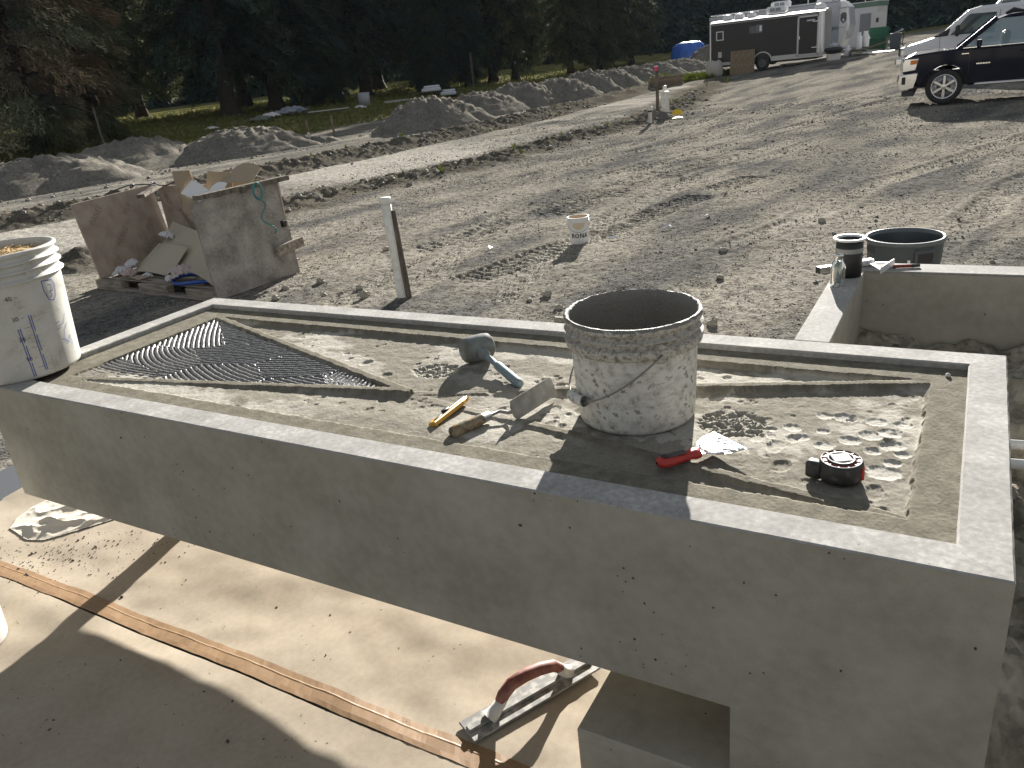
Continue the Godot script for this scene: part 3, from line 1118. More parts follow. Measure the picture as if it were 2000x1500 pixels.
	b.lathe(prof([0.177, 0.352, 0.10, 0.366, 0.0, 0.372]), 40, Transform3D(), 0.0, TAU, func(r: float, y: float, a: float) -> Vector2: return Vector2(0.0, 0.02 * n_fine.get_noise_2d(cos(a) * r * 3.0, sin(a) * r * 3.0)))
	var heap := part(t, "sawdust", b.done(), plain(0.30, 0.20, 0.085, 0.95))
	b = B.new()
	for k in 420:
		var a := rng.randf() * TAU
		var r := sqrt(rng.randf()) * 0.17
		var p := Vector3(cos(a) * r, lerpf(0.374, 0.356, r / 0.17) + rng.randf() * 0.012, sin(a) * r)
		b.box(p, Vector3(rng.randf_range(0.004, 0.016), 0.0015, 0.003), Basis.from_euler(Vector3(rng.randf_range(-0.8, 0.8), rng.randf() * 6.0, rng.randf_range(-0.8, 0.8))))
	var chips := part(heap, "shavings", b.done(), plain(0.46, 0.33, 0.15, 0.9))
	chips.set_meta("kind", "stuff")

	# ---- pail standing on the paper at the picture's edge
	t = thing("floor_pail", "white pail standing on the floor paper at the left edge", "pail", Vector3(-2.665, 0.013, 0.345))
	b = B.new()
	b.smooth = true
	b.lathe(pail_profile(0.128, 0.14, 0.15, 0.36, [0.26, 0.29, 0.315]), 48)
	b.lathe(pail_inside(0.128, 0.14, 0.36, 0.02), 48)
	part(t, "body", b.done(), M.pail)
	b = B.new()
	strip_on(b, func(_y: float) -> float: return 0.1305, [Vector2(0.2, 0.03), Vector2(0.35, 0.055), Vector2(0.5, 0.04), Vector2(0.62, 0.07)], 0.004)
	part(t, "blue_drawing", b.done(), M.blue_ink)
	bail(t, Vector3(0.10, 0, -0.11), Vector3(0.09, -0.13, 0.10), 0.275, false)

	# ---- rubber mallet
	var fl := TOP - 0.0285
	t = thing("rubber_mallet", "grey-blue rubber mallet lying on the mortar bed", "mallet", Vector3(-1.288, fl, -0.635))
	t.scale = Vector3.ONE * 0.79
	var ax := Vector3(0.535, 0, -0.844)
	var rub := painted(picture(512, layers(512, [[noise(FastNoiseLite.TYPE_SIMPLEX_SMOOTH, 0.02, 4, 71), 1.0]]), ramp([[0.3, 0.14, 0.14, 0.125], [0.5, 0.17, 0.175, 0.165], [0.7, 0.20, 0.23, 0.235]])), 2.2, 0.7)
	b = B.new()
	b.smooth = true
	b.lathe(prof([0.0, -0.058, 0.034, -0.057, 0.043, -0.050, 0.047, -0.03, 0.049, 0.0, 0.047, 0.03, 0.043, 0.050, 0.034, 0.057, 0.0, 0.058]), 30, Transform3D(aim(ax), Vector3(0, 0.048, 0)))
	part(t, "head", b.done(), rub)
	var hd := Vector3(0.222, -0.031, 0.148)
	var hs := Vector3(0.02, 0.047, 0.014)
	b = B.new()
	b.smooth = true
	b.tube([hs, hs + hd * 0.16, hs + hd * 0.24], [0.021, 0.020, 0.014], 14)
	part(t, "collar", b.done(), rub)
	b = B.new()
	b.smooth = true
	b.tube([hs + hd * 0.2, hs + hd * 0.5, hs + hd * 0.52, hs + hd * 0.56, hs + hd * 0.8, hs + hd * 1.08, hs + hd * 1.14, hs + hd * 1.15], [0.0105, 0.0105, 0.014, 0.0155, 0.016, 0.0165, 0.014, 0.006], 14)
	part(t, "handle", b.done(), painted(rub.albedo_texture, 3.0, 0.6))
	(t.get_node("handle") as MeshInstance3D).material_override = plain(0.17, 0.225, 0.245, 0.65)

	# ---- snap-off knife
	t = thing("utility_knife", "yellow snap-off utility knife with black slider on the mortar bed", "knife", Vector3(-1.157, fl + 0.012, -0.288), atan2(0.004, 0.146) + PI)
	b = B.new()
	b.extrude(P2([-0.012, -0.078, 0.009, -0.078, 0.013, -0.055, 0.013, 0.06, 0.007, 0.083, -0.006, 0.083, -0.012, 0.05]), 0.013, Transform3D(Basis(Vector3.RIGHT, Vector3(0, 0, 1), Vector3(0, -1, 0)).rotated(Vector3(0, 0, 1), -0.35), Vector3.ZERO), 0.003)
	part(t, "body", b.done(), plain(0.52, 0.28, 0.025, 0.45))
	b = B.new()
	b.box(Vector3(0.0025, 0.0068, 0.015), Vector3(0.007, 0.003, 0.115), Basis(Vector3(0, 0, 1), -0.35), 0.001)
	part(t, "channel", b.done(), M.steel)
	b = B.new()
	b.smooth = true
	b.box(Vector3(0.0035, 0.010, -0.012), Vector3(0.015, 0.006, 0.024), Basis(Vector3(0, 0, 1), -0.35), 0.003)
	b.box(Vector3(0.0, 0.007, -0.045), Vector3(0.008, 0.004, 0.045), Basis(Vector3(0, 0, 1), -0.35).rotated(Vector3.UP, 0.1), 0.001)
	part(t, "slider", b.done(), M.black)
	b = B.new()
	b.box(Vector3(-0.002, 0.007, 0.089), Vector3(0.009, 0.0006, 0.014), Basis(Vector3(0, 0, 1), -0.35))
	part(t, "blade", b.done(), M.chrome)

	# ---- margin trowel propped on its edge
	t = thing("margin_trowel", "mortar-stained trowel with rectangular steel blade and worn wooden handle", "trowel", Vector3(-1.05, fl, -0.34))
	var o := -t.position
	b = B.new()
	b.smooth = true
	var p0 := Vector3(-1.080, fl + 0.016, -0.177)
	var p1 := Vector3(-1.038, fl + 0.021, -0.280)
	b.tube([p0, p0.lerp(p1, 0.03), p0.lerp(p1, 0.12), p0.lerp(p1, 0.5), p0.lerp(p1, 0.8), p0.lerp(p1, 0.82)], [0.006, 0.0135, 0.0155, 0.0148, 0.0125, 0.0125], 14)
	part(t, "handle", b.done(), painted(picture(512, layers(512, [[noise(FastNoiseLite.TYPE_SIMPLEX_SMOOTH, 0.02, 4, 72), 1.0]]), ramp([[0.25, 0.12, 0.10, 0.07], [0.45, 0.27, 0.23, 0.165], [0.6, 0.32, 0.285, 0.22], [0.72, 0.25, 0.15, 0.07]])), 3.0, 0.8), o)
	b = B.new()
	b.smooth = true
	b.tube([p0.lerp(p1, 0.81), p0.lerp(p1, 1.0), p0.lerp(p1, 1.02)], [0.0125, 0.0115, 0.008], 14)
	part(t, "ferrule", b.done(), plain(0.30, 0.30, 0.31, 0.5, 0.8), o)
	b = B.new()
	b.smooth = true
	b.tube([p1, Vector3(-1.025, fl + 0.022, -0.306), Vector3(-1.006, fl + 0.017, -0.314), Vector3(-0.986, fl + 0.026, -0.312)], [0.004, 0.004, 0.0045, 0.006], 8)
	part(t, "tang", b.done(), M.wire, o)
	b = B.new()
	var l0 := Vector3(-0.982, fl + 0.004, -0.299)
	var l1 := Vector3(-0.952, fl + 0.007, -0.464)
	var u := Vector3(-0.014, 0.048, 0.002)
	var e := (l1 - l0).normalized()
	var nn := e.cross(u).normalized()
	var ts := Transform3D(Basis(e, u.normalized(), nn), l0)
	var L := (l1 - l0).length()
	var H := u.length()
	b.extrude(P2([0.012, 0.0, L - 0.003, 0.0, L, 0.004, L, H - 0.006, L - 0.006, H, 0.012, H, 0.003, H * 0.72, 0.003, H * 0.22]), 0.0016, ts, 0.0003)
	part(t, "blade", b.done(), painted(picture(512, layers(512, [[noise(FastNoiseLite.TYPE_SIMPLEX_SMOOTH, 0.012, 4, 73), 1.0]]), ramp([[0.3, 0.22, 0.215, 0.19], [0.5, 0.29, 0.285, 0.265], [0.7, 0.36, 0.355, 0.335]])), 3.0, 0.5), o)

	# ---- putty knife
	t = thing("putty_knife", "red-handled putty knife with a fan blade caked in white adhesive", "putty knife", Vector3(-0.565, fl + 0.006, -0.30))
	o = -t.position
	b = B.new()
	b.smooth = true
	p0 = Vector3(-0.593, fl + 0.022, -0.181)
	p1 = Vector3(-0.533, fl + 0.020, -0.254)
	var hb := aim(p1 - p0)
	var red := plain(0.42, 0.032, 0.022, 0.45)
	var rad := [[0.0, 0.004], [0.03, 0.012], [0.12, 0.016], [0.35, 0.0165], [0.6, 0.0135], [0.78, 0.0125], [0.9, 0.0155], [1.0, 0.0145], [1.02, 0.004]]
	var prf := []
	for q in rad:
		prf.append(Vector2(q[1], q[0] * (p1 - p0).length()))
	b.lathe(prf, 16, Transform3D(hb.scaled_local(Vector3(1.0, 1.0, 0.72)), p0))
	part(t, "handle", b.done(), red, o)
	b = B.new()
	b.smooth = true
	b.lathe(prof([0.0085, 0.0, 0.0085, 0.0015, 0, 0.0018]), 14, Transform3D(Basis(), p0.lerp(p1, 0.2) + Vector3(0.0, 0.0112, 0.0)))
	part(t, "hang_hole", b.done(), M.black, o)
	b = B.new()
	b.box(p0.lerp(p1, 0.45) + Vector3(0.002, 0.0112, 0.0), Vector3(0.016, 0.002, 0.040), Basis(Vector3.UP, atan2(p1.x - p0.x, p1.z - p0.z)), 0.0008)
	part(t, "grip_inset", b.done(), plain(0.07, 0.06, 0.06, 0.6), o)
	b = B.new()
	var bd := Vector2(0.55, -0.83).normalized()
	var bn := Vector2(-bd.y, bd.x)
	var root := Vector2(-0.535, -0.254)
	var pl := PackedVector2Array()
	for q in [[0.0, -0.011], [0.010, -0.014], [0.026, -0.032], [0.045, -0.043], [0.084, -0.0485], [0.0845, 0.0485], [0.045, 0.043], [0.026, 0.032], [0.010, 0.014], [0.0, 0.011]]:
		pl.append(bd * q[0] + bn * q[1])
	b.extrude(pl, 0.0012, Transform3D(Basis(Vector3.RIGHT, Vector3(0, 0, 1), Vector3(0, -1, 0)), Vector3(root.x, fl + 0.020, root.y)))
	part(t, "blade", b.done(), M.steel, o)
	# adhesive dried on the blade, with ridges
	var cake := B.new()
	cake.smooth = true
	var rows := []
	for i in 26:
		var f := 0.012 + 0.071 * i / 25.0
		var half := 0.014 + 0.033 * sqrt(clampf((f - 0.010) / 0.06, 0.0, 1.0))
		var row := []
		for j in 21:
			var s := lerpf(-half, half, j / 20.0)
			var edge := 1.0 if j > 0 and j < 20 and i > 0 and i < 25 else 0.0
			var q := bd * f + bn * s
			var y := 0.0008 + edge * (0.0016 + 0.0016 * sin(s * 900.0 + f * 260.0) * 0.6 + 0.002 * n_fine.get_noise_2d(q.x * 12.0, q.y * 12.0))
			row.append(Vector3(root.x + q.x, fl + 0.020 + maxf(y, 0.0007), root.y + q.y))
		rows.append(row)
	for i in 25:
		for j in 20:
			cake.quad(rows[i][j], rows[i][j + 1], rows[i + 1][j + 1], rows[i + 1][j])
	part(t, "dried_adhesive", cake.done(), M.white, o)

	# ---- tape measure lying on its side
	t = thing("tape_measure", "round black tape measure with red ring lying flat on the mortar", "tape measure", Vector3(-0.269, fl + 0.001, -0.270))
	b = B.new()
	b.smooth = true
	b.lathe(prof([0, 0, 0.032, 0.0, 0.037, 0.004, 0.039, 0.012, 0.039, 0.034, 0.0365, 0.040, 0.0345, 0.0415, 0.034, 0.0405]), 44)
	b.box(Vector3(-0.044, 0.018, 0.010), Vector3(0.030, 0.034, 0.022), ry(-0.25), 0.004)
	part(t, "case", b.done(), painted(picture(512, layers(512, [[noise(FastNoiseLite.TYPE_SIMPLEX_SMOOTH, 0.02, 4, 74), 1.0]]), ramp([[0.4, 0.016, 0.016, 0.017], [0.7, 0.03, 0.03, 0.03], [0.78, 0.09, 0.085, 0.075]])), 3.0, 0.5))
	b = B.new()
	b.smooth = true
	b.lathe(prof([0.034, 0.0405, 0.0335, 0.0398, 0.026, 0.0398, 0.0255, 0.0405]), 44)
	part(t, "red_ring", b.done(), plain(0.26, 0.04, 0.03, 0.5))
	b = B.new()
	for k in 12:
		var a := TAU * k / 12.0
		b.box(Vector3(cos(a) * 0.030, 0.0402, sin(a) * 0.030), Vector3(0.008, 0.0016, 0.0028), ry(-a))
	part(t, "ring_ribs", b.done(), M.black)
	b = B.new()
	b.smooth = true
	b.lathe(prof([0.0255, 0.0405, 0.025, 0.043, 0.021, 0.0435, 0.020, 0.0405, 0, 0.0405]), 36)
	part(t, "hub", b.done(), M.black)
	b = B.new()
	b.box(Vector3(0.0, 0.0425, -0.001), Vector3(0.034, 0.003, 0.030), ry(0.5), 0.001)
	part(t, "sticker", b.done(), plain(0.70, 0.68, 0.66, 0.15))
	b = B.new()
	b.box(Vector3(0.037, 0.020, 0.004), Vector3(0.008, 0.026, 0.020), ry(0.1), 0.003)
	part(t, "lock_button", b.done(), red)

	# ---- float lying on the paper
	t = thing("hand_float", "magnesium hand float with red grip lying on the floor paper", "float", Vector3(-0.945, 0.018, -0.175), atan2(0.172, -0.326))
	b = B.new()
	b.box(Vector3(0, 0.004, 0), Vector3(0.078, 0.006, 0.385), Basis(), 0.002)
	b.box(Vector3(0.0, 0.010, 0), Vector3(0.022, 0.009, 0.378), Basis(), 0.003)
	part(t, "blade", b.done(), painted(picture(512, layers(512, [[noise(FastNoiseLite.TYPE_SIMPLEX_SMOOTH, 0.018, 4, 75), 1.0]]), ramp([[0.3, 0.17, 0.167, 0.155], [0.5, 0.22, 0.217, 0.20], [0.7, 0.36, 0.35, 0.315]])), 3.0, 0.6))
	b = B.new()
	b.smooth = true
	b.tube([Vector3(0, 0.008, 0.115), Vector3(0, 0.022, 0.10), Vector3(0, 0.042, 0.085)], [0.020, 0.015, 0.013], 12)
	part(t, "mount", b.done(), M.pale_dust)
	b = B.new()
	b.smooth = true
	b.tube([Vector3(0, 0.008, -0.125), Vector3(0, 0.022, -0.105), Vector3(0, 0.05, -0.075)], [0.022, 0.016, 0.013], 12)
	part(t, "mount", b.done(), M.pale_dust)
	b = B.new()
	b.smooth = true
	b.tube([Vector3(0, 0.036, 0.092), Vector3(0, 0.056, 0.072), Vector3(0, 0.070, 0.030), Vector3(0, 0.076, -0.015), Vector3(0, 0.072, -0.055), Vector3(0, 0.052, -0.082), Vector3(0, 0.040, -0.092)], [0.013, 0.0155, 0.0165, 0.017, 0.0165, 0.0155, 0.013], 16)
	part(t, "grip", b.done(), painted(picture(512, layers(512, [[noise(FastNoiseLite.TYPE_SIMPLEX_SMOOTH, 0.015, 4, 76), 1.0]]), ramp([[0.3, 0.16, 0.055, 0.042], [0.55, 0.25, 0.08, 0.06], [0.75, 0.32, 0.17, 0.13]])), 3.0, 0.6))

	# ---- crumpled drop cloth
	var xs := steps(-3.36, -2.86, 0.0034)
	var zs := steps(-0.62, -0.10, 0.0034)
	var hh := PackedFloat32Array()
	var fold := noise(FastNoiseLite.TYPE_SIMPLEX_SMOOTH, 6.0, 3, 81)
	fold.fractal_type = FastNoiseLite.FRACTAL_RIDGED
	var rim := P2([-3.31, -0.195, -3.25, -0.135, -3.10, -0.112, -3.03, -0.14, -2.93, -0.27, -2.875, -0.36, -2.90, -0.60, -3.2, -0.60, -3.33, -0.42, -3.345, -0.28])
	for z in zs:
		for x in xs:
			var dist := 9.0
			for i in rim.size():
				dist = minf(dist, Vector2(x, z).distance_to(Geometry2D.get_closest_point_to_segment(Vector2(x, z), rim[i], rim[(i + 1) % rim.size()])))
			var ins := smoothstep(0.0, 0.15, dist)
			# long folds fanning out from the table's corner, with creases between
			var ang := atan2(z + 0.66, x + 2.72)
			var wv := fold.get_noise_2d(x * 0.25, z * 0.25)
			var f := 1.0 - absf(sin(ang * 7.0 + 1.8 * wv))
			var f2 := 1.0 - absf(sin(ang * 15.0 - 2.5 * wv + x * 3.0))
			hh.append(paper_y(x, z) + 0.004 + ins * (0.004 + 0.022 * f * f) + minf(1.0, dist * 30.0) * (0.007 * f2 * f2 + 0.007 * f * f + 0.003 * fold.get_noise_2d(x * 1.2, z * 1.2)))
	var keep := func(x: float, z: float) -> bool: return Geometry2D.is_point_in_polygon(Vector2(x, z), rim)
	var linen := plain(0.56, 0.51, 0.43, 0.95)
	solid("drop_cloth", grid_mesh(xs, zs, hh, PackedColorArray(), keep), linen, "crumpled cream canvas drop cloth beneath the table's end", "cloth")

	# ---- dark sheet beyond the paper's end
	b = B.new()
	b.box(Vector3(-3.715, 0.004, -0.55), Vector3(0.30, 0.012, 0.80), ry(0.06), 0.002)
	solid("rubber_mat", b.done(), plain(0.075, 0.08, 0.092, 0.7), "blue-grey flat sheet lying beyond the end of the paper", "mat")

	# ---- things on the planter wall
	t = thing("glass_bottle", "small clear glass bottle standing on the planter wall", "bottle", Vector3(-0.446, TOP + 0.0005, -1.425))
	b = B.new()
	b.smooth = true
	b.lathe(prof([0, 0.0, 0.019, 0.0, 0.0215, 0.003, 0.0215, 0.062, 0.020, 0.070, 0.0135, 0.080, 0.0125, 0.084, 0.0125, 0.094, 0.0138, 0.0945, 0.0138, 0.099, 0.0115, 0.0995, 0.0105, 0.094, 0.0105, 0.083, 0.0115, 0.079, 0.018, 0.069, 0.0195, 0.061, 0.0195, 0.006, 0.0, 0.005]), 28)
	var g := StandardMaterial3D.new()
	g.albedo_color = Color(0.95, 0.98, 0.97, 0.03)
	g.refraction_enabled = true
	g.refraction_scale = 0.05
	g.transparency = BaseMaterial3D.TRANSPARENCY_ALPHA
	g.roughness = 0.02
	part(t, "body", b.done(), g)
	t = thing("pipe_sleeve", "short black pipe sleeve with white flange on the planter corner", "pipe sleeve", Vector3(-0.432, TOP + 0.0005, -1.55))
	b = B.new()
	b.smooth = true
	b.lathe(prof([0.036, 0.0, 0.040, 0.0, 0.041, 0.06, 0.041, 0.118, 0.037, 0.118, 0.036, 0.0]), 36)
	part(t, "body", b.done(), M.black)
	b = B.new()
	b.smooth = true
	b.lathe(prof([0.041, 0.117, 0.049, 0.118, 0.051, 0.121, 0.049, 0.124, 0.040, 0.124, 0.037, 0.118]), 36)
	part(t, "flange", b.done(), M.white)
	b = B.new()
	b.smooth = true
	b.lathe(prof([0.0412, 0.078, 0.0418, 0.079, 0.0418, 0.092, 0.0412, 0.093]), 36)
	part(t, "tape_band", b.done(), plain(0.28, 0.28, 0.27, 0.5))
	t = thing("spirit_level", "grey aluminium level lying across the planter corner", "level", Vector3(-0.45, TOP + 0.011, -1.625), 0.72)
	b = B.new()
	b.box(Vector3.ZERO, Vector3(0.20, 0.020, 0.022), Basis(), 0.0015)
	part(t, "body", b.done(), plain(0.52, 0.52, 0.52, 0.4, 0.6))
	b = B.new()
	b.box(Vector3(-0.100, 0, 0), Vector3(0.004, 0.022, 0.024), Basis(), 0.001)
	part(t, "end_cap", b.done(), M.black)
	t = thing("speed_square", "white triangular speed square lying on the planter corner", "square", Vector3(-0.345, TOP + 0.012, -1.655))
	b = B.new()
	var flat := Transform3D(Basis(Vector3.RIGHT, Vector3(0, 0, 1), Vector3(0, -1, 0)), Vector3.ZERO)
	var tri_o := [Vector2(-0.044, -0.014), Vector2(0.034, -0.030), Vector2(0.006, 0.078)]
	var tri_i := [Vector2(-0.022, -0.004), Vector2(0.021, -0.013), Vector2(0.005, 0.048)]
	for i in 3:
		var j := (i + 1) % 3
		b.extrude(PackedVector2Array([tri_o[i], tri_o[j], tri_i[j], tri_i[i]]), 0.004, flat)
	part(t, "plate", b.done(), plain(0.72, 0.73, 0.74, 0.35, 0.2))
	b = B.new()
	var fd := Vector2(0.006, 0.078) - Vector2(0.034, -0.030)
	b.box(Vector3(0.021, 0.0, 0.024), Vector3(0.006, 0.022, fd.length()), ry(atan2(fd.x, fd.y)), 0.001)
	part(t, "fence", b.done(), plain(0.70, 0.71, 0.72, 0.35, 0.2))
	t = thing("red_marker", "small dark red marker on the planter rim beside the square", "marker", Vector3(-0.275, TOP + 0.006, -1.66), 0.3)
	b = B.new()
	b.smooth = true
	b.tube([Vector3(-0.035, 0, 0), Vector3(0.02, 0, 0)], 0.0055, 10)
	part(t, "barrel", b.done(), plain(0.22, 0.03, 0.02, 0.5))
	b = B.new()
	b.smooth = true
	b.tube([Vector3(0.02, 0, 0), Vector3(0.045, 0, 0.0)], [0.0058, 0.005], 10)
	part(t, "cap", b.done(), M.black)
	# small mortar crumb on the table's border
	b = B.new()
	b.smooth = true
	b.lathe(prof([0, 0, 0.006, 0.001, 0.005, 0.006, 0.001, 0.009, 0, 0.009]), 7)
	solid("mortar_lump", b.done(), M.pale_dust, "tiny pale lump of mortar on the border near the planter", "lump", Vector3(-0.115, TOP - 0.0155, -0.79))

func strip_on(b: B, wall, pts: Array, w: float) -> void:
	# a painted line on a round wall; points are (angle, height)
	for k in pts.size() - 1:
		var a: Vector2 = pts[k]
		var c: Vector2 = pts[k + 1]
		var n := 3
		for i in n:
			var p: Vector2 = a.lerp(c, float(i) / n)
			var q: Vector2 = a.lerp(c, float(i + 1) / n)
			var r: float = wall.call(p.y)
			var d := Vector2((q.x - p.x) * r, q.y - p.y).normalized()
			var off := Vector2(-d.y / r, d.x) * w * 0.5
			var out := []
			for e in [p + off, q + off, q - off, p - off]:
				var rr: float = wall.call(e.y)
				out.append(Vector3(cos(e.x) * rr, e.y, sin(e.x) * rr))
			b.quad(out[0], out[1], out[2], out[3])

# ------------------------------------------------------------------ the yard
func gp(x: float, z: float, sink := 0.0) -> Vector3:
	return Vector3(x, ground_y(x, z) - sink, z)

func stone_mesh(sd: int, flat := 0.65) -> ArrayMesh:
	var g := RandomNumberGenerator.new()
	g.seed = sd
	var n := noise(FastNoiseLite.TYPE_SIMPLEX_SMOOTH, 0.9, 2, sd)
	var b := B.new()
	var p := []
	for k in 5:
		var ring := []
		var v := -PI / 2 + PI * k / 4.0
		for i in 7:
			var a := TAU * (i + 0.5 * (k % 2)) / 7.0
			var d := Vector3(cos(a) * cos(v), sin(v) * flat, sin(a) * cos(v))
			ring.append(d * (1.0 + 0.38 * n.get_noise_3d(d.x * 1.4, d.y * 1.4, d.z * 1.4) + 0.06 * g.randf()))
		p.append(ring)
	for k in 4:
		for i in 7:
			var j := (i + 1) % 7
			if k == 0:
				b.tri(p[0][0], p[1][i], p[1][j])
			elif k == 3:
				b.tri(p[3][i], p[4][0], p[3][j])
			else:
				b.quad(p[k][i], p[k + 1][i], p[k + 1][j], p[k][j])
	return b.done()

func build_stones() -> void:
	var m := painted(picture(512, layers(512, [[noise(FastNoiseLite.TYPE_SIMPLEX_SMOOTH, 0.03, 4, 90), 1.0]]), ramp([[0.3, 0.75, 0.75, 0.75], [0.7, 1.0, 1.0, 1.0]])), 4.0, 0.9)
	m.vertex_color_use_as_albedo = true
	var tones := [Color(0.26, 0.24, 0.205), Color(0.235, 0.23, 0.22), Color(0.31, 0.29, 0.25), Color(0.18, 0.177, 0.172), Color(0.40, 0.385, 0.35), Color(0.25, 0.23, 0.195)]
	var g := RandomNumberGenerator.new()
	g.seed = 400
	for v in 3:
		var places := []
		var colors := []
		while places.size() < 19000:
			# thick near the table, thinner farther out
			var z := -1.3 - 24.0 * pow(g.randf(), 1.6)
			var x := g.randf_range(maxf(-2.5 + z * 0.85 - 2.0, -13.0), 2.2 - z * 0.06)
			if x > -0.6 and z > -1.75:
				continue
			var dens := 0.45 + 1.1 * n_patch.get_noise_2d(x * 2.0 + 50.0, z * 2.0)
			if g.randf() > dens:
				continue
			var s := g.randf_range(0.003, 0.0085) * (1.0 + maxf(0.0, -z - 4.0) * 0.06)
			if g.randf() < 0.025:
				s *= g.randf_range(1.6, 3.0)
			places.append(Transform3D(Basis.from_euler(Vector3(g.randf() * 0.6, g.randf() * TAU, g.randf() * 0.6)).scaled(Vector3.ONE * s), Vector3(x, ground_y(x, z) + s * 0.05, z)))
			var c: Color = tones[g.randi() % tones.size()]
			if g.randf() < 0.012:
				c = Color(0.55, 0.53, 0.49)
			colors.append(c * g.randf_range(0.75, 1.15))
		scatter("gravel", stone_mesh(500 + v, 0.5), m, places, colors, ["loose grey gravel strewn over the near yard", "angular dark gravel strewn over the near yard", "mixed tan gravel strewn over the near yard"][v], "gravel")
	# pale scraps on the gravel
	var scraps := [[-3.72, -7.35, 0.075, "white scrap just right of the lettered bucket"], [-3.25, -7.9, 0.07, "white sliver to the right of the lettered bucket, farther out"], [-5.05, -6.75, 0.05, "white scrap between the pipe and the lettered bucket"], [-1.95, -4.05, 0.06, "pale splinter near the mortar pail's right side"], [-1.2, -6.3, 0.05, "pale chip on the gravel left of the barrel"], [-2.95, -8.6, 0.05, "pale chip beyond the lettered bucket"]]
	for i in scraps.size():
		var q: Array = scraps[i]
		solid("pale_scrap", sheet([Vector3(-q[2], 0.0, 0.012), Vector3(q[2], 0.008, 0.02), Vector3(q[2] * 0.9, 0.022, -0.02), Vector3(-q[2] * 0.8, 0.012, -0.02)], Vector3(0, 0.012, 0), 4, 0.003), M.pvc, q[3], "scrap", gp(q[0], q[1]) + Vector3(0, 0.012, 0), ry(i * 0.9), "pale scraps on the gravel")
	# rocks one can pick out, each a thing of its own
	var rocks := [
		[-5.35, -4.75, 0.075, "rounded pale rock just left of the white pipe"], [-5.62, -5.0, 0.05, "small grey rock left of the pipe beside a rounder pale rock"],
		[-6.5, -6.6, 0.06, "pale round rock on the dirt far left of the white pipe"], [-6.05, -4.25, 0.05, "grey stone between bin and pipe, near the table edge"],
		[-6.35, -4.5, 0.06, "tan stone near the bin's lower right corner"], [-6.55, -4.85, 0.055, "brown stone beside the bin's right wall"],
		[-6.3, -5.15, 0.07, "dark lumpy stone right of the bin's worn wall"], [-5.85, -4.7, 0.045, "small flat stone between bin and pipe"],
		[-3.45, -5.1, 0.06, "grey rock on the gravel right of the small white bucket's shadow"], [-3.15, -4.75, 0.055, "rounded rock behind the mortar pail's rim"],
		[-3.0, -4.45, 0.065, "dark rock just behind the mortar pail"], [-3.55, -4.95, 0.035, "small dark rock behind the mortar pail, left of a rounder one"],
		[-4.25, -6.0, 0.04, "dark clod by the tip of the small bucket's shadow"], [-2.3, -6.9, 0.05, "dark clod on the open gravel right of the small bucket"],
		[-2.05, -5.9, 0.05, "dark clod on the gravel between mortar pail and planter"], [-1.75, -4.6, 0.055, "grey rock on the gravel left of the planter wall"],
		[-1.55, -8.3, 0.055, "dark stone on the open gravel left of the barrel"], [-2.6, -4.1, 0.055, "speckled rock close behind the table, right of the mortar pail"],
		[-1.6, -3.35, 0.06, "pale flat rock near the planter's outer wall"], [-1.35, -3.1, 0.05, "white stone near the planter's outer wall"],
		[0.060, -0.47, 0.04, "pale chunk of rock in the soil beside the pedestal"], [0.125, -0.36, 0.06, "large pale chunk of rock beside the pedestal at the picture's corner"]]
	var rm := painted(M.concrete.albedo_texture, 2.2, 0.9)
	for i in rocks.size():
		var q: Array = rocks[i]
		var y := ground_y(q[0], q[1])
		if q[0] > 0.0:
			y = 0.36
		var o := solid("rock", stone_mesh(600 + i, 0.75), rm, q[3], "rock", Vector3(q[0], y + q[2] * 0.3, q[1]), Basis.from_euler(Vector3(0, i * 1.3, 0)).scaled(Vector3(q[2] * 1.2, q[2], q[2]) * 0.72), "loose rocks in the yard")
		o.set_meta("group", "loose rocks in the yard")

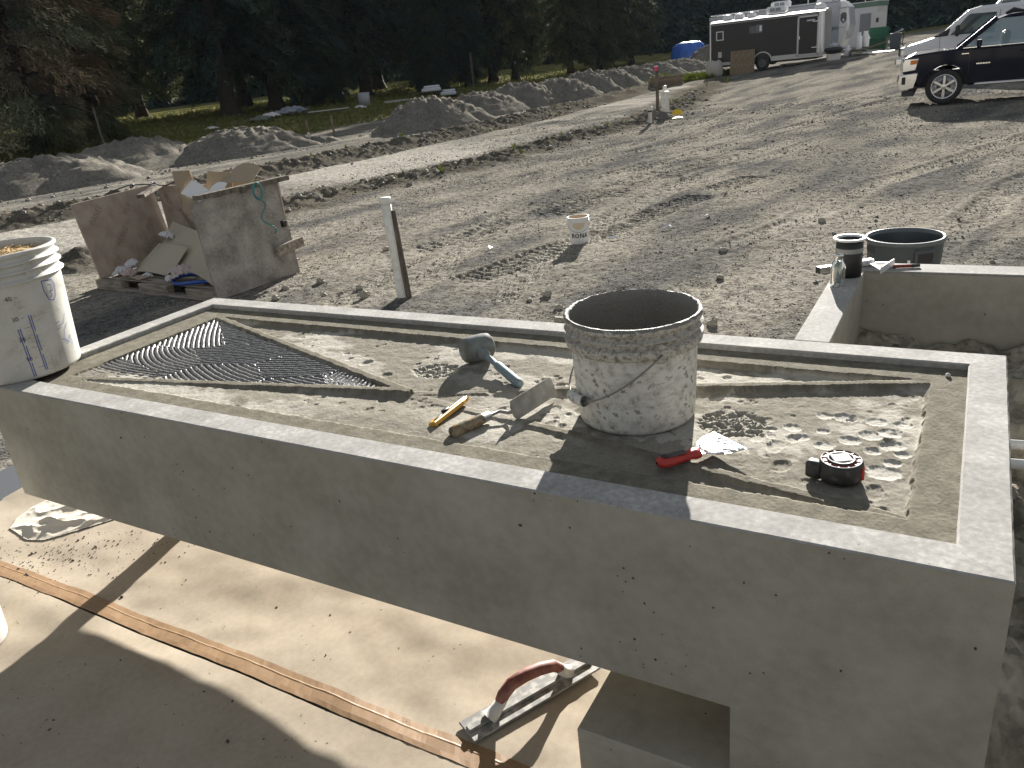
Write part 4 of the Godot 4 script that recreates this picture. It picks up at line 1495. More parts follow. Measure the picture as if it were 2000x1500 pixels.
func build_yard_things() -> void:
	# ---- white pipe and stake behind the table
	var t := thing("standpipe", "tall white plastic pipe with cap standing in the gravel behind the table", "pipe", gp(-4.954, -4.86, 0.02))
	var b := B.new()
	b.smooth = true
	b.tube([Vector3(0, -0.1, 0), Vector3(-0.01, 0.5, 0.0), Vector3(-0.015, 0.96, 0.01)], 0.049, 24)
	part(t, "pipe", b.done(), M.pvc)
	b = B.new()
	b.smooth = true
	b.lathe(prof([0.049, 0.0, 0.055, 0.001, 0.055, 0.055, 0.052, 0.062, 0.0, 0.064]), 24, Transform3D(Basis(), Vector3(-0.015, 0.945, 0.01)))
	part(t, "cap", b.done(), M.pvc)
	b = B.new()
	b.box(Vector3(-0.045, 0.36, 0.0), Vector3(0.06, 1.0, 0.022), Basis(Vector3(0, 0, 1), 0.045), 0.002)
	solid("wooden_stake", b.done(), M.old_wood, "weathered wooden stake leaning beside the white pipe", "stake", gp(-4.845, -4.86))

	# ---- small lettered bucket
	t = thing("white_bucket", "small white bucket lettered RONA with cream residue, alone on the gravel", "bucket", gp(-4.11, -7.27, 0.012))
	b = B.new()
	b.smooth = true
	b.lathe(pail_profile(0.108, 0.122, 0.132, 0.315, [0.262, 0.28]), 36)
	part(t, "body", b.done(), M.white)
	b = B.new()
	b.smooth = true
	b.lathe(pail_inside(0.108, 0.122, 0.313, 0.06) + [Vector2(0, 0.06)], 36)
	part(t, "residue", b.done(), plain(0.58, 0.47, 0.33, 0.7))
	var view := atan2(8.4, 4.0)
	part(t, "lettering", wrapped(letters("RONA", 0.075, 0.002), func(y: float) -> float: return lerpf(0.108, 0.122, y / 0.262) + 0.001, view - 0.05, 0.105), M.ink)
	b = B.new()
	var pts := []
	for i in 21:
		var a := PI * i / 20.0
		pts.append(Vector3(cos(view + PI / 2) * 0.132 * cos(a) + cos(view) * 0.137 * sin(a), 0.255 - 0.105 * sin(a), sin(view + PI / 2) * 0.132 * cos(a) + sin(view) * 0.137 * sin(a)))
	b.smooth = true
	b.tube(pts, 0.0025, 6)
	part(t, "handle", b.done(), M.wire)
	# cream splash over the front, its own edge
	b = B.new()
	b.smooth = true
	for i in 16:
		var a0 := view + lerpf(-0.75, 0.75, i / 16.0)
		var a1 := view + lerpf(-0.75, 0.75, (i + 1) / 16.0)
		var d0 := 0.08 * sqrt(maxf(0.0, 1.0 - pow((i - 8.0) / 8.0, 2.0)))
		var d1 := 0.08 * sqrt(maxf(0.0, 1.0 - pow((i - 7.0) / 8.0, 2.0)))
		b.quad(Vector3(cos(a0) * 0.1225, 0.257, sin(a0) * 0.1225), Vector3(cos(a1) * 0.1225, 0.257, sin(a1) * 0.1225), Vector3(cos(a1) * 0.1195, 0.257 - d1, sin(a1) * 0.1195), Vector3(cos(a0) * 0.1195, 0.257 - d0, sin(a0) * 0.1195))
	part(t, "drip_stain", b.done(), plain(0.60, 0.50, 0.37, 0.6))

	# ---- dark round barrel behind the planter
	t = thing("round_barrel", "dark grey round plastic barrel standing behind the planter", "barrel", gp(-0.49, -5.08, 0.02))
	t.scale = Vector3(0.84, 0.98, 0.84)
	b = B.new()
	b.smooth = true
	b.lathe(prof([0, 0.0, 0.24, 0.0, 0.25, 0.01, 0.285, 0.45, 0.292, 0.50, 0.297, 0.62]), 48)
	b.lathe(prof([0.285, 0.62, 0.27, 0.35, 0.235, 0.03, 0.0, 0.03]), 48)
	part(t, "body", b.done(), plain(0.055, 0.068, 0.075, 0.45))
	b = B.new()
	b.smooth = true
	b.lathe(prof([0.297, 0.615, 0.312, 0.618, 0.318, 0.632, 0.312, 0.646, 0.295, 0.648, 0.285, 0.62]), 48)
	part(t, "rim", b.done(), plain(0.10, 0.12, 0.125, 0.35))
	var v2 := atan2(6.2, 0.4)
	b = B.new()
	b.box(Vector3(0.0, 0, 0), Vector3(0.17, 0.11, 0.035), Basis(), 0.012)
	var hd := part(t, "handle_pocket", b.done(), plain(0.06, 0.072, 0.08, 0.5), Vector3(cos(v2 - 0.55) * 0.292, 0.545, sin(v2 - 0.55) * 0.292), ry(PI / 2 - (v2 - 0.55)))
	b = B.new()
	b.box(Vector3(0.0, -0.012, 0.012), Vector3(0.135, 0.075, 0.016), Basis(), 0.004)
	part(hd, "pocket_opening", b.done(), M.black)
	b = B.new()
	b.box(Vector3.ZERO, Vector3(0.022, 0.05, 0.004))
	part(t, "tag_label", b.done(), M.white, Vector3(cos(v2 - 0.14) * 0.2935, 0.50, sin(v2 - 0.14) * 0.2935), ry(PI / 2 - (v2 - 0.14)))
	part(t, "lettering", wrapped(letters("BRUTE", 0.06, 0.002), func(_y: float) -> float: return 0.2955, v2 + 1.15, 0.575), M.ink)

	build_bin()
	build_markers()
	build_piles()
	build_far_bits()

func slab_between(b: B, a: Vector3, c: Vector3, h0: float, h1: float, thick: float, lean := Vector3.ZERO) -> void:
	# an upright panel from a to c, its top pushed out by lean
	var n := (c - a).cross(Vector3.UP).normalized() * thick * 0.5
	var p := [a + n, c + n, c - n, a - n]
	var q := [a + n + Vector3.UP * h0 + lean, c + n + Vector3.UP * h1 + lean, c - n + Vector3.UP * h1 + lean, a - n + Vector3.UP * h0 + lean]
	for i in 4:
		b.quad(p[i], p[(i + 1) % 4], q[(i + 1) % 4], q[i])
	b.quad(q[0], q[1], q[2], q[3])
	b.quad(p[3], p[2], p[1], p[0])

func sheet(pts: Array, bend: Vector3, n := 10, thick := 0.006) -> ArrayMesh:
	# a curved sheet of card over four corners, bulging by bend, with a thickness
	var b := B.new()
	b.smooth = true
	var g := []
	for j in n + 1:
		var row := []
		for i in n + 1:
			var u := float(i) / n
			var v := float(j) / n
			var p: Vector3 = (pts[0] as Vector3).lerp(pts[1], u).lerp((pts[3] as Vector3).lerp(pts[2], u), v)
			row.append(p + bend * sin(u * PI) * (0.4 + 0.6 * v))
		g.append(row)
	var nn: Vector3 = ((pts[1] - pts[0]) as Vector3).cross(pts[3] - pts[0]).normalized() * thick
	for j in n:
		for i in n:
			b.quad(g[j][i], g[j][i + 1], g[j + 1][i + 1], g[j + 1][i])
			b.quad(g[j][i] + nn, g[j + 1][i] + nn, g[j + 1][i + 1] + nn, g[j][i + 1] + nn)
	b.smooth = false
	for i in n:
		b.quad(g[0][i], g[0][i] + nn, g[0][i + 1] + nn, g[0][i + 1])
		b.quad(g[n][i], g[n][i + 1], g[n][i + 1] + nn, g[n][i] + nn)
		b.quad(g[i][0], g[i + 1][0], g[i + 1][0] + nn, g[i][0] + nn)
		b.quad(g[i][n], g[i][n] + nn, g[i + 1][n] + nn, g[i + 1][n])
	return b.done()

func crumpled(r: float, sd: int) -> ArrayMesh:
	# a crushed sheet: creased facets with a ragged outline
	var g := RandomNumberGenerator.new()
	g.seed = sd
	var n := noise(FastNoiseLite.TYPE_SIMPLEX_SMOOTH, 2.4, 3, sd)
	n.fractal_type = FastNoiseLite.FRACTAL_RIDGED
	var b := B.new()
	var N := 13
	var p := []
	for j in N + 1:
		var row := []
		for i in N + 1:
			var u := 2.0 * i / N - 1.0 + g.randf_range(-0.05, 0.05)
			var v := 2.0 * j / N - 1.0 + g.randf_range(-0.05, 0.05)
			var d := Vector2(u, v).length()
			var edge := 0.75 + 0.35 * n.get_noise_2d(u * 0.7 + 9.0, v * 0.7)
			row.append(Vector3(u * edge, maxf(0.0, 0.62 - 0.6 * d * d) * 0.8 + 0.32 * n.get_noise_2d(u, v) + 0.05 * g.randf() - 0.1, v * edge) * r)
		p.append(row)
	for j in N:
		for i in N:
			var d2 := Vector2(2.0 * i / N - 0.92, 2.0 * j / N - 0.92).length()
			if d2 > 1.08:
				continue
			b.quad(p[j][i], p[j][i + 1], p[j + 1][i + 1], p[j + 1][i])
	return b.done()

func build_bin() -> void:
	M.pale_board = painted(M.old_wood.albedo_texture, 1.5, 0.9)
	M.pale_board.uv1_scale = Vector3(0.5, 3.0, 3.0)
	M.pale_board.albedo_color = lin(2.0, 2.0, 2.05)
	var G := -0.555
	var t := thing("plywood_bin", "open-fronted rubbish bin of plywood panels on a pallet", "bin", Vector3(-8.2, G, -5.0))
	var o := -t.position
	var fl := Vector3(-9.24, G + 0.13, -4.46)
	var fr := Vector3(-7.03, G + 0.10, -4.32)
	var br := Vector3(-6.96, G + 0.10, -5.50)
	var bl := Vector3(-9.42, G + 0.13, -5.72)
	# pallet
	var ex := (fr - fl)
	ex.y = 0
	ex = ex.normalized()
	var turn := atan2(-ex.z, ex.x)
	for k in 7:
		var b := B.new()
		b.box(Vector3(-8.22, G + 0.122, -4.52 - k * 0.19), Vector3(2.3, 0.018, 0.14), ry(turn), 0.003)
		part(t, "deck_board", b.done(), M.pale_board, o)
	for k in 3:
		for s in 3:
			var b := B.new()
			b.box(Vector3(-9.1 + k * 0.90 + s * 0.0, G + 0.065, -4.50 - s * 0.55 - k * 0.0 + k * 0.055), Vector3(0.55, 0.09, 0.10), ry(turn), 0.004)
			part(t, "stringer_block", b.done(), M.pale_board, o)
	for s in 2:
		var b := B.new()
		b.box(Vector3(-8.2, G + 0.012, -4.42 - s * 1.1), Vector3(2.25, 0.02, 0.12), ry(turn), 0.003)
		part(t, "bottom_board", b.done(), M.pale_board, o)
	# panels
	var b := B.new()
	slab_between(b, fl, bl, 0.90, 0.92, 0.018, Vector3(-0.10, 0, 0.03))
	var lw := part(t, "side_panel", b.done(), M.plywood, o)
	b = B.new()
	slab_between(b, bl + Vector3(0.02, 0, 0.02), br + Vector3(-0.02, 0, 0.02), 0.90, 0.96, 0.018)
	var bw := part(t, "back_panel", b.done(), M.plywood, o)
	b = B.new()
	slab_between(b, fr - Vector3(0, 0.09, 0), br - Vector3(0, 0.09, 0), 1.03, 1.07, 0.02, Vector3(-0.06, 0, 0))
	var rw := part(t, "side_panel", b.done(), M.plywood_worn, o)
	# print on the panels' inner faces
	var ink := plain(0.30, 0.235, 0.185, 0.8)
	var px := (bl - fl).normalized()
	var pu := Vector3(-0.111, 0.993, 0.033).normalized()
	var pn := px.cross(pu).normalized()
	if pn.x < 0.0:
		pn = -pn
	pu = pn.cross(px).normalized()
	var pb := Basis(px, pu, pn)
	for k in 6:
		var u: float = [0.22, 0.60, 0.42, 0.8, 0.25, 0.72][k]
		var y: float = [0.72, 0.70, 0.40, 0.45, 0.12, 0.2][k]
		var p := fl.lerp(bl, u) + Vector3.UP * y + Vector3(-0.10, 0, 0.03) * (y / 0.9)
		part(lw, "panel_print", letters(["PANEL", "PLY", "PANEL", "PLY", "PLY", "PANEL"][k], 0.10, 0.001, false, 400), ink, p + pn * 0.012, pb.rotated(pn, 0.75))
	for k in 4:
		var u: float = [0.08, 0.2, 0.3, 0.4][k]
		var y: float = [0.72, 0.50, 0.68, 0.42][k]
		var p := bl.lerp(br, u) + Vector3.UP * y + Vector3(0, 0, 0.034)
		part(bw, "panel_print", letters(["PLY", "PANEL", "PANEL", "PLY"][k], 0.10, 0.001, false, 400), ink, p, Basis(ex, Vector3.UP, Vector3(-ex.z, 0, ex.x)).rotated(Vector3(-ex.z, 0, ex.x), -0.8))
	# battens
	b = B.new()
	b.box(Vector3(-8.98, G + 1.045, -5.30), Vector3(0.09, 0.04, 1.25), ry(0.72), 0.004)
	part(t, "top_batten", b.done(), M.old_wood, o)
	b = B.new()
	b.box((fr + br) * 0.5 + Vector3(-0.055, 0.985, -0.12), Vector3(0.10, 0.05, 1.25), ry(-0.06), 0.004)
	part(t, "top_batten", b.done(), M.old_wood, o)
	b = B.new()
	b.box(br + Vector3(0.035, 0.24, 0.10), Vector3(0.05, 0.11, 0.42), Basis(Vector3(1, 0, 0), 0.05), 0.004)
	part(rw, "batten", b.done(), M.pale_board)
	for k in 2:
		b = B.new()
		b.box(fr.lerp(br, [0.93, 0.55][k]) + Vector3(0.0, [0.5, 0.97][k], 0), Vector3(0.05, 0.07, 0.05), Basis(), 0.003)
		part(rw, "block", b.done(), M.black if k == 0 else M.old_wood)

	# ---- rubbish inside, each piece its own thing
	var c0 := sheet([Vector3(-8.95, G + 0.62, -5.45), Vector3(-7.35, G + 0.60, -5.05), Vector3(-7.20, G + 0.22, -4.42), Vector3(-8.55, G + 0.28, -4.75)], Vector3(0, -0.20, 0.0))
	solid("cardboard_sheet", c0, M.card_pale, "large bent sheet of tan cardboard inside the plywood bin", "cardboard")
	solid("cardboard_sheet", sheet([Vector3(-7.75, G + 0.40, -4.7), Vector3(-7.12, G + 0.38, -4.52), Vector3(-7.10, G + 0.16, -4.36), Vector3(-7.45, G + 0.30, -4.38)], Vector3(0, 0.02, 0)), M.card_pale, "pale cardboard flap behind the bin's worn right panel", "cardboard")
	solid("cardboard_sheet", sheet([Vector3(-8.85, G + 0.42, -5.1), Vector3(-8.2, G + 0.40, -5.0), Vector3(-8.15, G + 0.15, -4.62), Vector3(-8.95, G + 0.15, -4.70)], Vector3(0, 0.05, 0.05)), M.card_pale, "square cardboard piece leaning low at the bin's left", "cardboard")
	solid("cardboard_sheet", sheet([Vector3(-8.75, G + 0.15, -4.62), Vector3(-8.45, G + 0.15, -4.58), Vector3(-8.5, G + 0.145, -4.45), Vector3(-8.8, G + 0.145, -4.5)], Vector3(0, 0.01, 0)), M.card, "small flat cardboard scrap at the front of the pallet", "cardboard")
	var bits := [[-9.05, 0.18, -4.62, 0.11, "white crumpled plastic beside the bin's left panel"], [-8.92, 0.26, -4.70, 0.09, "white plastic strip rising along the bin's left panel"], [-8.80, 0.19, -4.56, 0.09, "pinkish crumpled wrapper at the front left of the pallet"], [-8.72, 0.50, -5.15, 0.10, "white paper wad on top of the leaning card in the bin"], [-8.38, 0.18, -4.50, 0.07, "bluish white crumpled bag at the middle of the pallet front"], [-7.95, 0.22, -4.55, 0.11, "dusty pink wrapper heaped in the bin's middle"], [-7.72, 0.25, -4.48, 0.15, "clear crumpled plastic bag by the blue hose"], [-7.85, 0.20, -4.40, 0.06, "small white carton in front of the crumpled bag"]]
	for i in bits.size():
		var q: Array = bits[i]
		var cc := [plain(0.62, 0.62, 0.64, 0.6), plain(0.50, 0.42, 0.40, 0.7), plain(0.55, 0.56, 0.60, 0.5)]
		solid("crumpled_wrapper", crumpled(q[3], 700 + i), cc[[0, 0, 1, 0, 2, 1, 1, 0][i]], q[4], "rubbish", Vector3(q[0], G + q[1], q[2]), Basis.from_euler(Vector3(0.2, i * 1.1, 0.3)), "rubbish in the bin")
	b = B.new()
	b.smooth = true
	var ring := []
	for i in 25:
		var a := 0.4 + 5.2 * i / 24.0
		ring.append(Vector3(-7.55 + cos(a) * 0.36, G + 0.165 + 0.02 * sin(a * 2.0), -4.52 + sin(a) * 0.15))
	ring.append(Vector3(-7.1, G + 0.3, -4.75))
	b.tube(ring, 0.022, 10)
	solid("blue_hose", b.done(), plain(0.015, 0.075, 0.34, 0.4), "curl of bright blue hose on the pallet by the right panel", "hose")
	# ---- cardboard carton with open flaps sitting on the right panel
	t = thing("cardboard_carton", "torn cardboard carton with white-lined flaps on top of the bin", "carton", Vector3(-7.45, G + 0.86, -5.1))
	b = B.new()
	slab_between(b, Vector3(-0.32, 0, 0.34), Vector3(-0.30, 0, -0.30), 0.28, 0.24, 0.01)
	slab_between(b, Vector3(-0.30, 0, -0.30), Vector3(0.28, 0, -0.32), 0.24, 0.25, 0.01)
	slab_between(b, Vector3(0.28, 0, -0.32), Vector3(0.30, 0, 0.30), 0.22, 0.18, 0.01)
	slab_between(b, Vector3(0.30, 0, 0.30), Vector3(-0.32, 0, 0.34), 0.18, 0.2, 0.01)
	part(t, "box", b.done(), M.card)
	part(t, "flap", sheet([Vector3(-0.34, 0.10, 0.36), Vector3(-0.30, 0.12, 0.12), Vector3(-0.30, 0.44, 0.14), Vector3(-0.36, 0.46, 0.34)], Vector3(0.05, 0, 0), 8), M.card)
	part(t, "flap", sheet([Vector3(-0.18, 0.20, 0.10), Vector3(0.10, 0.20, -0.05), Vector3(0.06, 0.38, -0.10), Vector3(-0.14, 0.42, 0.04)], Vector3(0, 0.0, 0.06), 8), M.card)
	part(t, "flap", sheet([Vector3(0.05, 0.26, 0.12), Vector3(0.34, 0.24, -0.10), Vector3(0.22, 0.36, -0.42), Vector3(-0.02, 0.40, -0.25)], Vector3(0, 0.05, 0), 8), M.card)
	part(t, "white_lining", sheet([Vector3(-0.28, 0.22, 0.36), Vector3(0.0, 0.12, 0.36), Vector3(0.02, 0.22, 0.22), Vector3(-0.22, 0.34, 0.22)], Vector3(0, 0.02, 0), 6), M.white)
	part(t, "white_lining", sheet([Vector3(0.04, 0.14, 0.36), Vector3(0.24, 0.14, 0.30), Vector3(0.22, 0.28, 0.12), Vector3(0.06, 0.26, 0.20)], Vector3(0, 0.03, 0), 6), M.white)
	# ---- cords
	b = B.new()
	b.smooth = true
	var cord := []
	for i in 26:
		var f := i / 25.0
		cord.append(br + Vector3(0.035 + 0.02 * sin(f * 9.0), 0.98 - 0.55 * f, 0.42 - 0.1 * f + 0.06 * sin(f * 12.0)))
	b.tube(cord, 0.008, 6)
	var loop := []
	for i in 18:
		var a := TAU * i / 17.0
		loop.append(br + Vector3(0.04, 0.93 + 0.09 * sin(a), 0.40 + 0.06 * cos(a)))
	b.tube(loop, 0.010, 6)
	solid("teal_rope", b.done(), plain(0.05, 0.22, 0.22, 0.7), "teal rope hanging down the bin's right panel", "rope")
	b = B.new()
	b.smooth = true
	cord = []
	for i in 30:
		var f := i / 29.0
		cord.append(Vector3(-9.35 + f * 0.7 + 0.08 * sin(f * 17.0), G + 1.08 + 0.05 * absf(sin(f * 12.0)), -5.1 - f * 0.35 + 0.08 * cos(f * 17.0)))
	b.tube(cord, 0.008, 6)
	solid("coiled_cord", b.done(), plain(0.05, 0.06, 0.065, 0.6), "dark cord coiled along the bin's top batten", "cord")

func build_markers() -> void:
	# ---- survey stake with pink top, capped posts and yellow tape in the middle distance
	var g := gp(-8.55, -23.1)
	var b := B.new()
	b.box(Vector3(-0.06, 0.62, -0.06), Vector3(0.09, 1.34, 0.05), Basis(Vector3(0, 0, 1), -0.01), 0.004)
	var t := thing("survey_stake", "wooden survey stake with pink painted tip in the middle of the yard", "stake", g + Vector3(-0.16, 0, -0.10))
	part(t, "post", b.done(), M.old_wood)
	b = B.new()
	b.box(Vector3(-0.072, 1.24, -0.06), Vector3(0.096, 0.13, 0.056), Basis(), 0.003)
	part(t, "pink_paint", b.done(), plain(0.75, 0.06, 0.14, 0.6))
	t = thing("capped_post", "square white plastic post with cap beside the survey stake", "post", g + Vector3(0.10, 0, 0.05))
	b = B.new()
	b.box(Vector3(0, 0.25, 0), Vector3(0.19, 0.54, 0.19), Basis(), 0.015)
	part(t, "post", b.done(), M.pvc)
	b = B.new()
	b.box(Vector3(0, 0.55, 0), Vector3(0.22, 0.06, 0.22), Basis(), 0.02)
	part(t, "cap", b.done(), M.pvc)
	b = B.new()
	b.smooth = true
	b.lathe(prof([0.05, 0, 0.05, 0.62, 0.06, 0.63, 0.06, 0.72, 0, 0.73]), 14)
	solid("vent_pipe", b.done(), M.pvc, "thin white pipe just behind the square capped post", "pipe", g + Vector3(-0.05, 0.0, -0.35))
	t = thing("cleanout_pipe", "short white capped pipe nearest the survey stake, apart on the left", "pipe", gp(-8.22, -21.05))
	b = B.new()
	b.smooth = true
	b.lathe(prof([0.055, -0.02, 0.055, 0.33, 0.075, 0.34, 0.075, 0.44, 0, 0.45]), 16)
	part(t, "pipe", b.done(), M.pvc)
	b = B.new()
	b.smooth = true
	b.lathe(prof([0.0565, 0.285, 0.058, 0.29, 0.058, 0.325, 0.0565, 0.33]), 16)
	part(t, "black_band", b.done(), M.black)
	for k in 2:
		solid("yellow_tape", sheet([Vector3(-0.15, 0.02, 0.05), Vector3(0.16, 0.03, 0.03), Vector3(0.18, [0.10, 0.02][k], -0.10), Vector3(-0.12, [0.16, 0.03][k], -0.14)], Vector3(0, 0.04, 0), 6), plain(0.78, 0.52, 0.02, 0.5), ["yellow marker tape crumpled against the square post", "yellow flat scrap on the ground right of the square post"][k], "tape", gp([-8.1, -7.75][k], [-23.0, -22.0][k]), ry(0.4 * k))
	mound("earth_mound", Vector3(-8.4, 0, -22.3), 0.7, 0.45, 0.12, 900, "low dark mound of earth at the foot of the capped posts", "mound", "")
	# ---- slatted wooden crate
	var cz := thing("wooden_crate", "open wooden crate with diagonal brace at the yard's far left", "crate", gp(-14.75, -41.6), 0.35)
	cz.scale = Vector3(0.72, 1.0, 1.0)
	for s in [-1.0, 1.0]:
		for k in 3:
			b = B.new()
			b.box(Vector3(0, 0.13 + k * 0.205, s * 0.45), Vector3(2.3, 0.17, 0.025), Basis(), 0.004)
			part(cz, "slat", b.done(), M.wood)
			b = B.new()
			b.box(Vector3(s * 1.15, 0.13 + k * 0.205, 0), Vector3(0.025, 0.17, 0.87), Basis(), 0.004)
			part(cz, "slat", b.done(), M.wood)
	for s in [-1.0, 0.0, 1.0]:
		b = B.new()
		b.box(Vector3(s * 1.08, 0.32, 0.475), Vector3(0.1, 0.66, 0.025), Basis(), 0.003)
		part(cz, "upright", b.done(), M.wood)
	for s in [-1.0, 1.0]:
		b = B.new()
		b.box(Vector3(s * 0.54, 0.32, 0.478), Vector3(1.05, 0.09, 0.022), Basis(Vector3(0, 0, 1), -0.52 * s), 0.003)
		part(cz, "brace", b.done(), M.wood)

func mound(called: String, at: Vector3, rx: float, rz: float, h: float, sd: int, label: String, category: String, group: String, turn := 0.0) -> void:
	var n := noise(FastNoiseLite.TYPE_SIMPLEX_SMOOTH, 1.1, 4, sd)
	var b := B.new()
	b.smooth = true
	var N := 60
	var K := 26
	var rows := []
	for k in K + 1:
		var f := float(k) / K
		var row := []
		for i in N:
			var a := TAU * i / N
			var edge := 1.0 + 0.22 * n.get_noise_2d(cos(a) * 1.3, sin(a) * 1.3)
			var x := cos(a) * f * rx * edge
			var z := sin(a) * f * rz * edge
			# sides at the slope loose dirt takes, with a ragged crest
			var y := h * clampf((1.0 - f) * 1.25, 0.0, 1.0)
			y = h * (1.0 - pow(1.0 - y / h, 1.6)) * (1.0 - 0.25 * f * f) if y < h else h
			y *= 1.0 + 0.16 * n.get_noise_2d(x * 1.2 + 7.0, z * 1.2)
			y += (0.16 * n.get_noise_2d(x * 2.2, z * 2.2 + 4.0) + 0.10 * n.get_noise_2d(x * 6.0, z * 6.0)) * minf(h, 1.0) * minf(1.0, (1.0 - f) * 4.0)
			var w := Basis(Vector3.UP, turn) * Vector3(x, 0, z)
			row.append(Vector3(w.x, ground_y(at.x + w.x, at.z + w.z) + y - (0.05 if k == K else 0.0), w.z))
		rows.append(row)
	for k in K:
		for i in N:
			var j := (i + 1) % N
			var q := n.get_noise_2d(rows[k][i].x, rows[k][i].z * 1.4)
			b.col = Color(0.195, 0.183, 0.160).lerp(Color(0.265, 0.247, 0.213), clampf(0.5 + q, 0.0, 1.0))
			if k == 0:
				b.tri(rows[0][0], rows[1][j], rows[1][i])
			else:
				b.quad(rows[k][i], rows[k][j], rows[k + 1][j], rows[k + 1][i])
	solid(called, b.done(), M.ground, label, category, Vector3(at.x, 0, at.z), Basis(), group)

func build_piles() -> void:
	var piles := [
		[-24.2, -12.6, 3.0, 2.0, 1.05, "leftmost grey dirt heap beyond the bin"], [-25.2, -16.6, 2.9, 2.1, 1.10, "second grey dirt heap from the left, behind the bin"], [-23.2, -19.6, 2.6, 1.9, 1.0, "third grey dirt heap from the left, below the young trees"],
		[-19.2, -25.9, 2.3, 2.0, 1.25, "large rounded dirt heap nearest the two wooden stakes"], [-19.6, -30.4, 2.5, 1.9, 1.1, "dirt heap just right of the large rounded one"], [-19.4, -33.8, 2.2, 1.8, 1.25, "ridged dirt heap third along the right-hand row"],
		[-18.7, -36.6, 2.2, 1.8, 1.2, "dirt heap fourth along the right-hand row"], [-18.6, -39.6, 2.1, 1.8, 1.35, "tall dirt heap midway along the right-hand row"], [-19.2, -44.2, 2.4, 1.9, 1.2, "dirt heap sixth along the right-hand row"],
		[-19.8, -49.2, 2.4, 1.9, 1.15, "dirt heap below the last dark conifers, left of the crate"], [-20.3, -55.0, 2.5, 2.0, 1.1, "low dirt heap near the far end of the row"], [-20.6, -61.5, 3.0, 2.2, 1.05, "last dirt heap of the row, left of the blue tarp"]]
	for i in piles.size():
		var q: Array = piles[i]
		mound("dirt_heap", Vector3(q[0], 0, q[1]), q[2] * 1.15, q[3] * 1.15, q[4] * 0.80, 910 + i, q[5], "dirt heap", "dirt heaps along the road", 1.35 + 0.3 * sin(i * 2.0))
	# clods fallen from the heaps and along the windrows
	var places := []
	var colors := []
	for k in 3200:
		var x := 0.0
		var z := 0.0
		if k < 1900:
			var q: Array = piles[rng.randi() % piles.size()]
			var a := rng.randf() * TAU
			var r := rng.randf_range(0.75, 1.35)
			x = q[0] + cos(a) * q[2] * r
			z = q[1] + sin(a) * q[2] * r
		else:
			z = rng.randf_range(-32.0, -7.0)
			var line: Array = BERM if k % 2 == 0 else EDGE
			x = -13.0
			for i in range(0, line.size() - 2, 2):
				if z <= line[i + 1] and z >= line[i + 3]:
					x = lerpf(line[i], line[i + 2], (z - line[i + 1]) / (line[i + 3] - line[i + 1]))
			x += rng.randfn(0.0, 0.55)
		var s := 0.02 + 0.05 * pow(rng.randf(), 3.0)
		places.append(Transform3D(Basis.from_euler(Vector3(rng.randf(), rng.randf() * TAU, rng.randf())).scaled(Vector3.ONE * s), gp(x, z) + Vector3(0, s * 0.2, 0)))
		colors.append(Color(0.20, 0.185, 0.155) * rng.randf_range(0.6, 1.3))
	scatter("clods", stone_mesh(905, 0.8), M.tint, places, colors, "clods of dirt strewn round the heaps and along the road", "clods")
	mound("gravel_heap", Vector3(-20.2, 0, -68.5), 2.4, 2.2, 1.5, 930, "smooth grey gravel heap between blue tarp and black trailer", "gravel heap", "", 0.3)

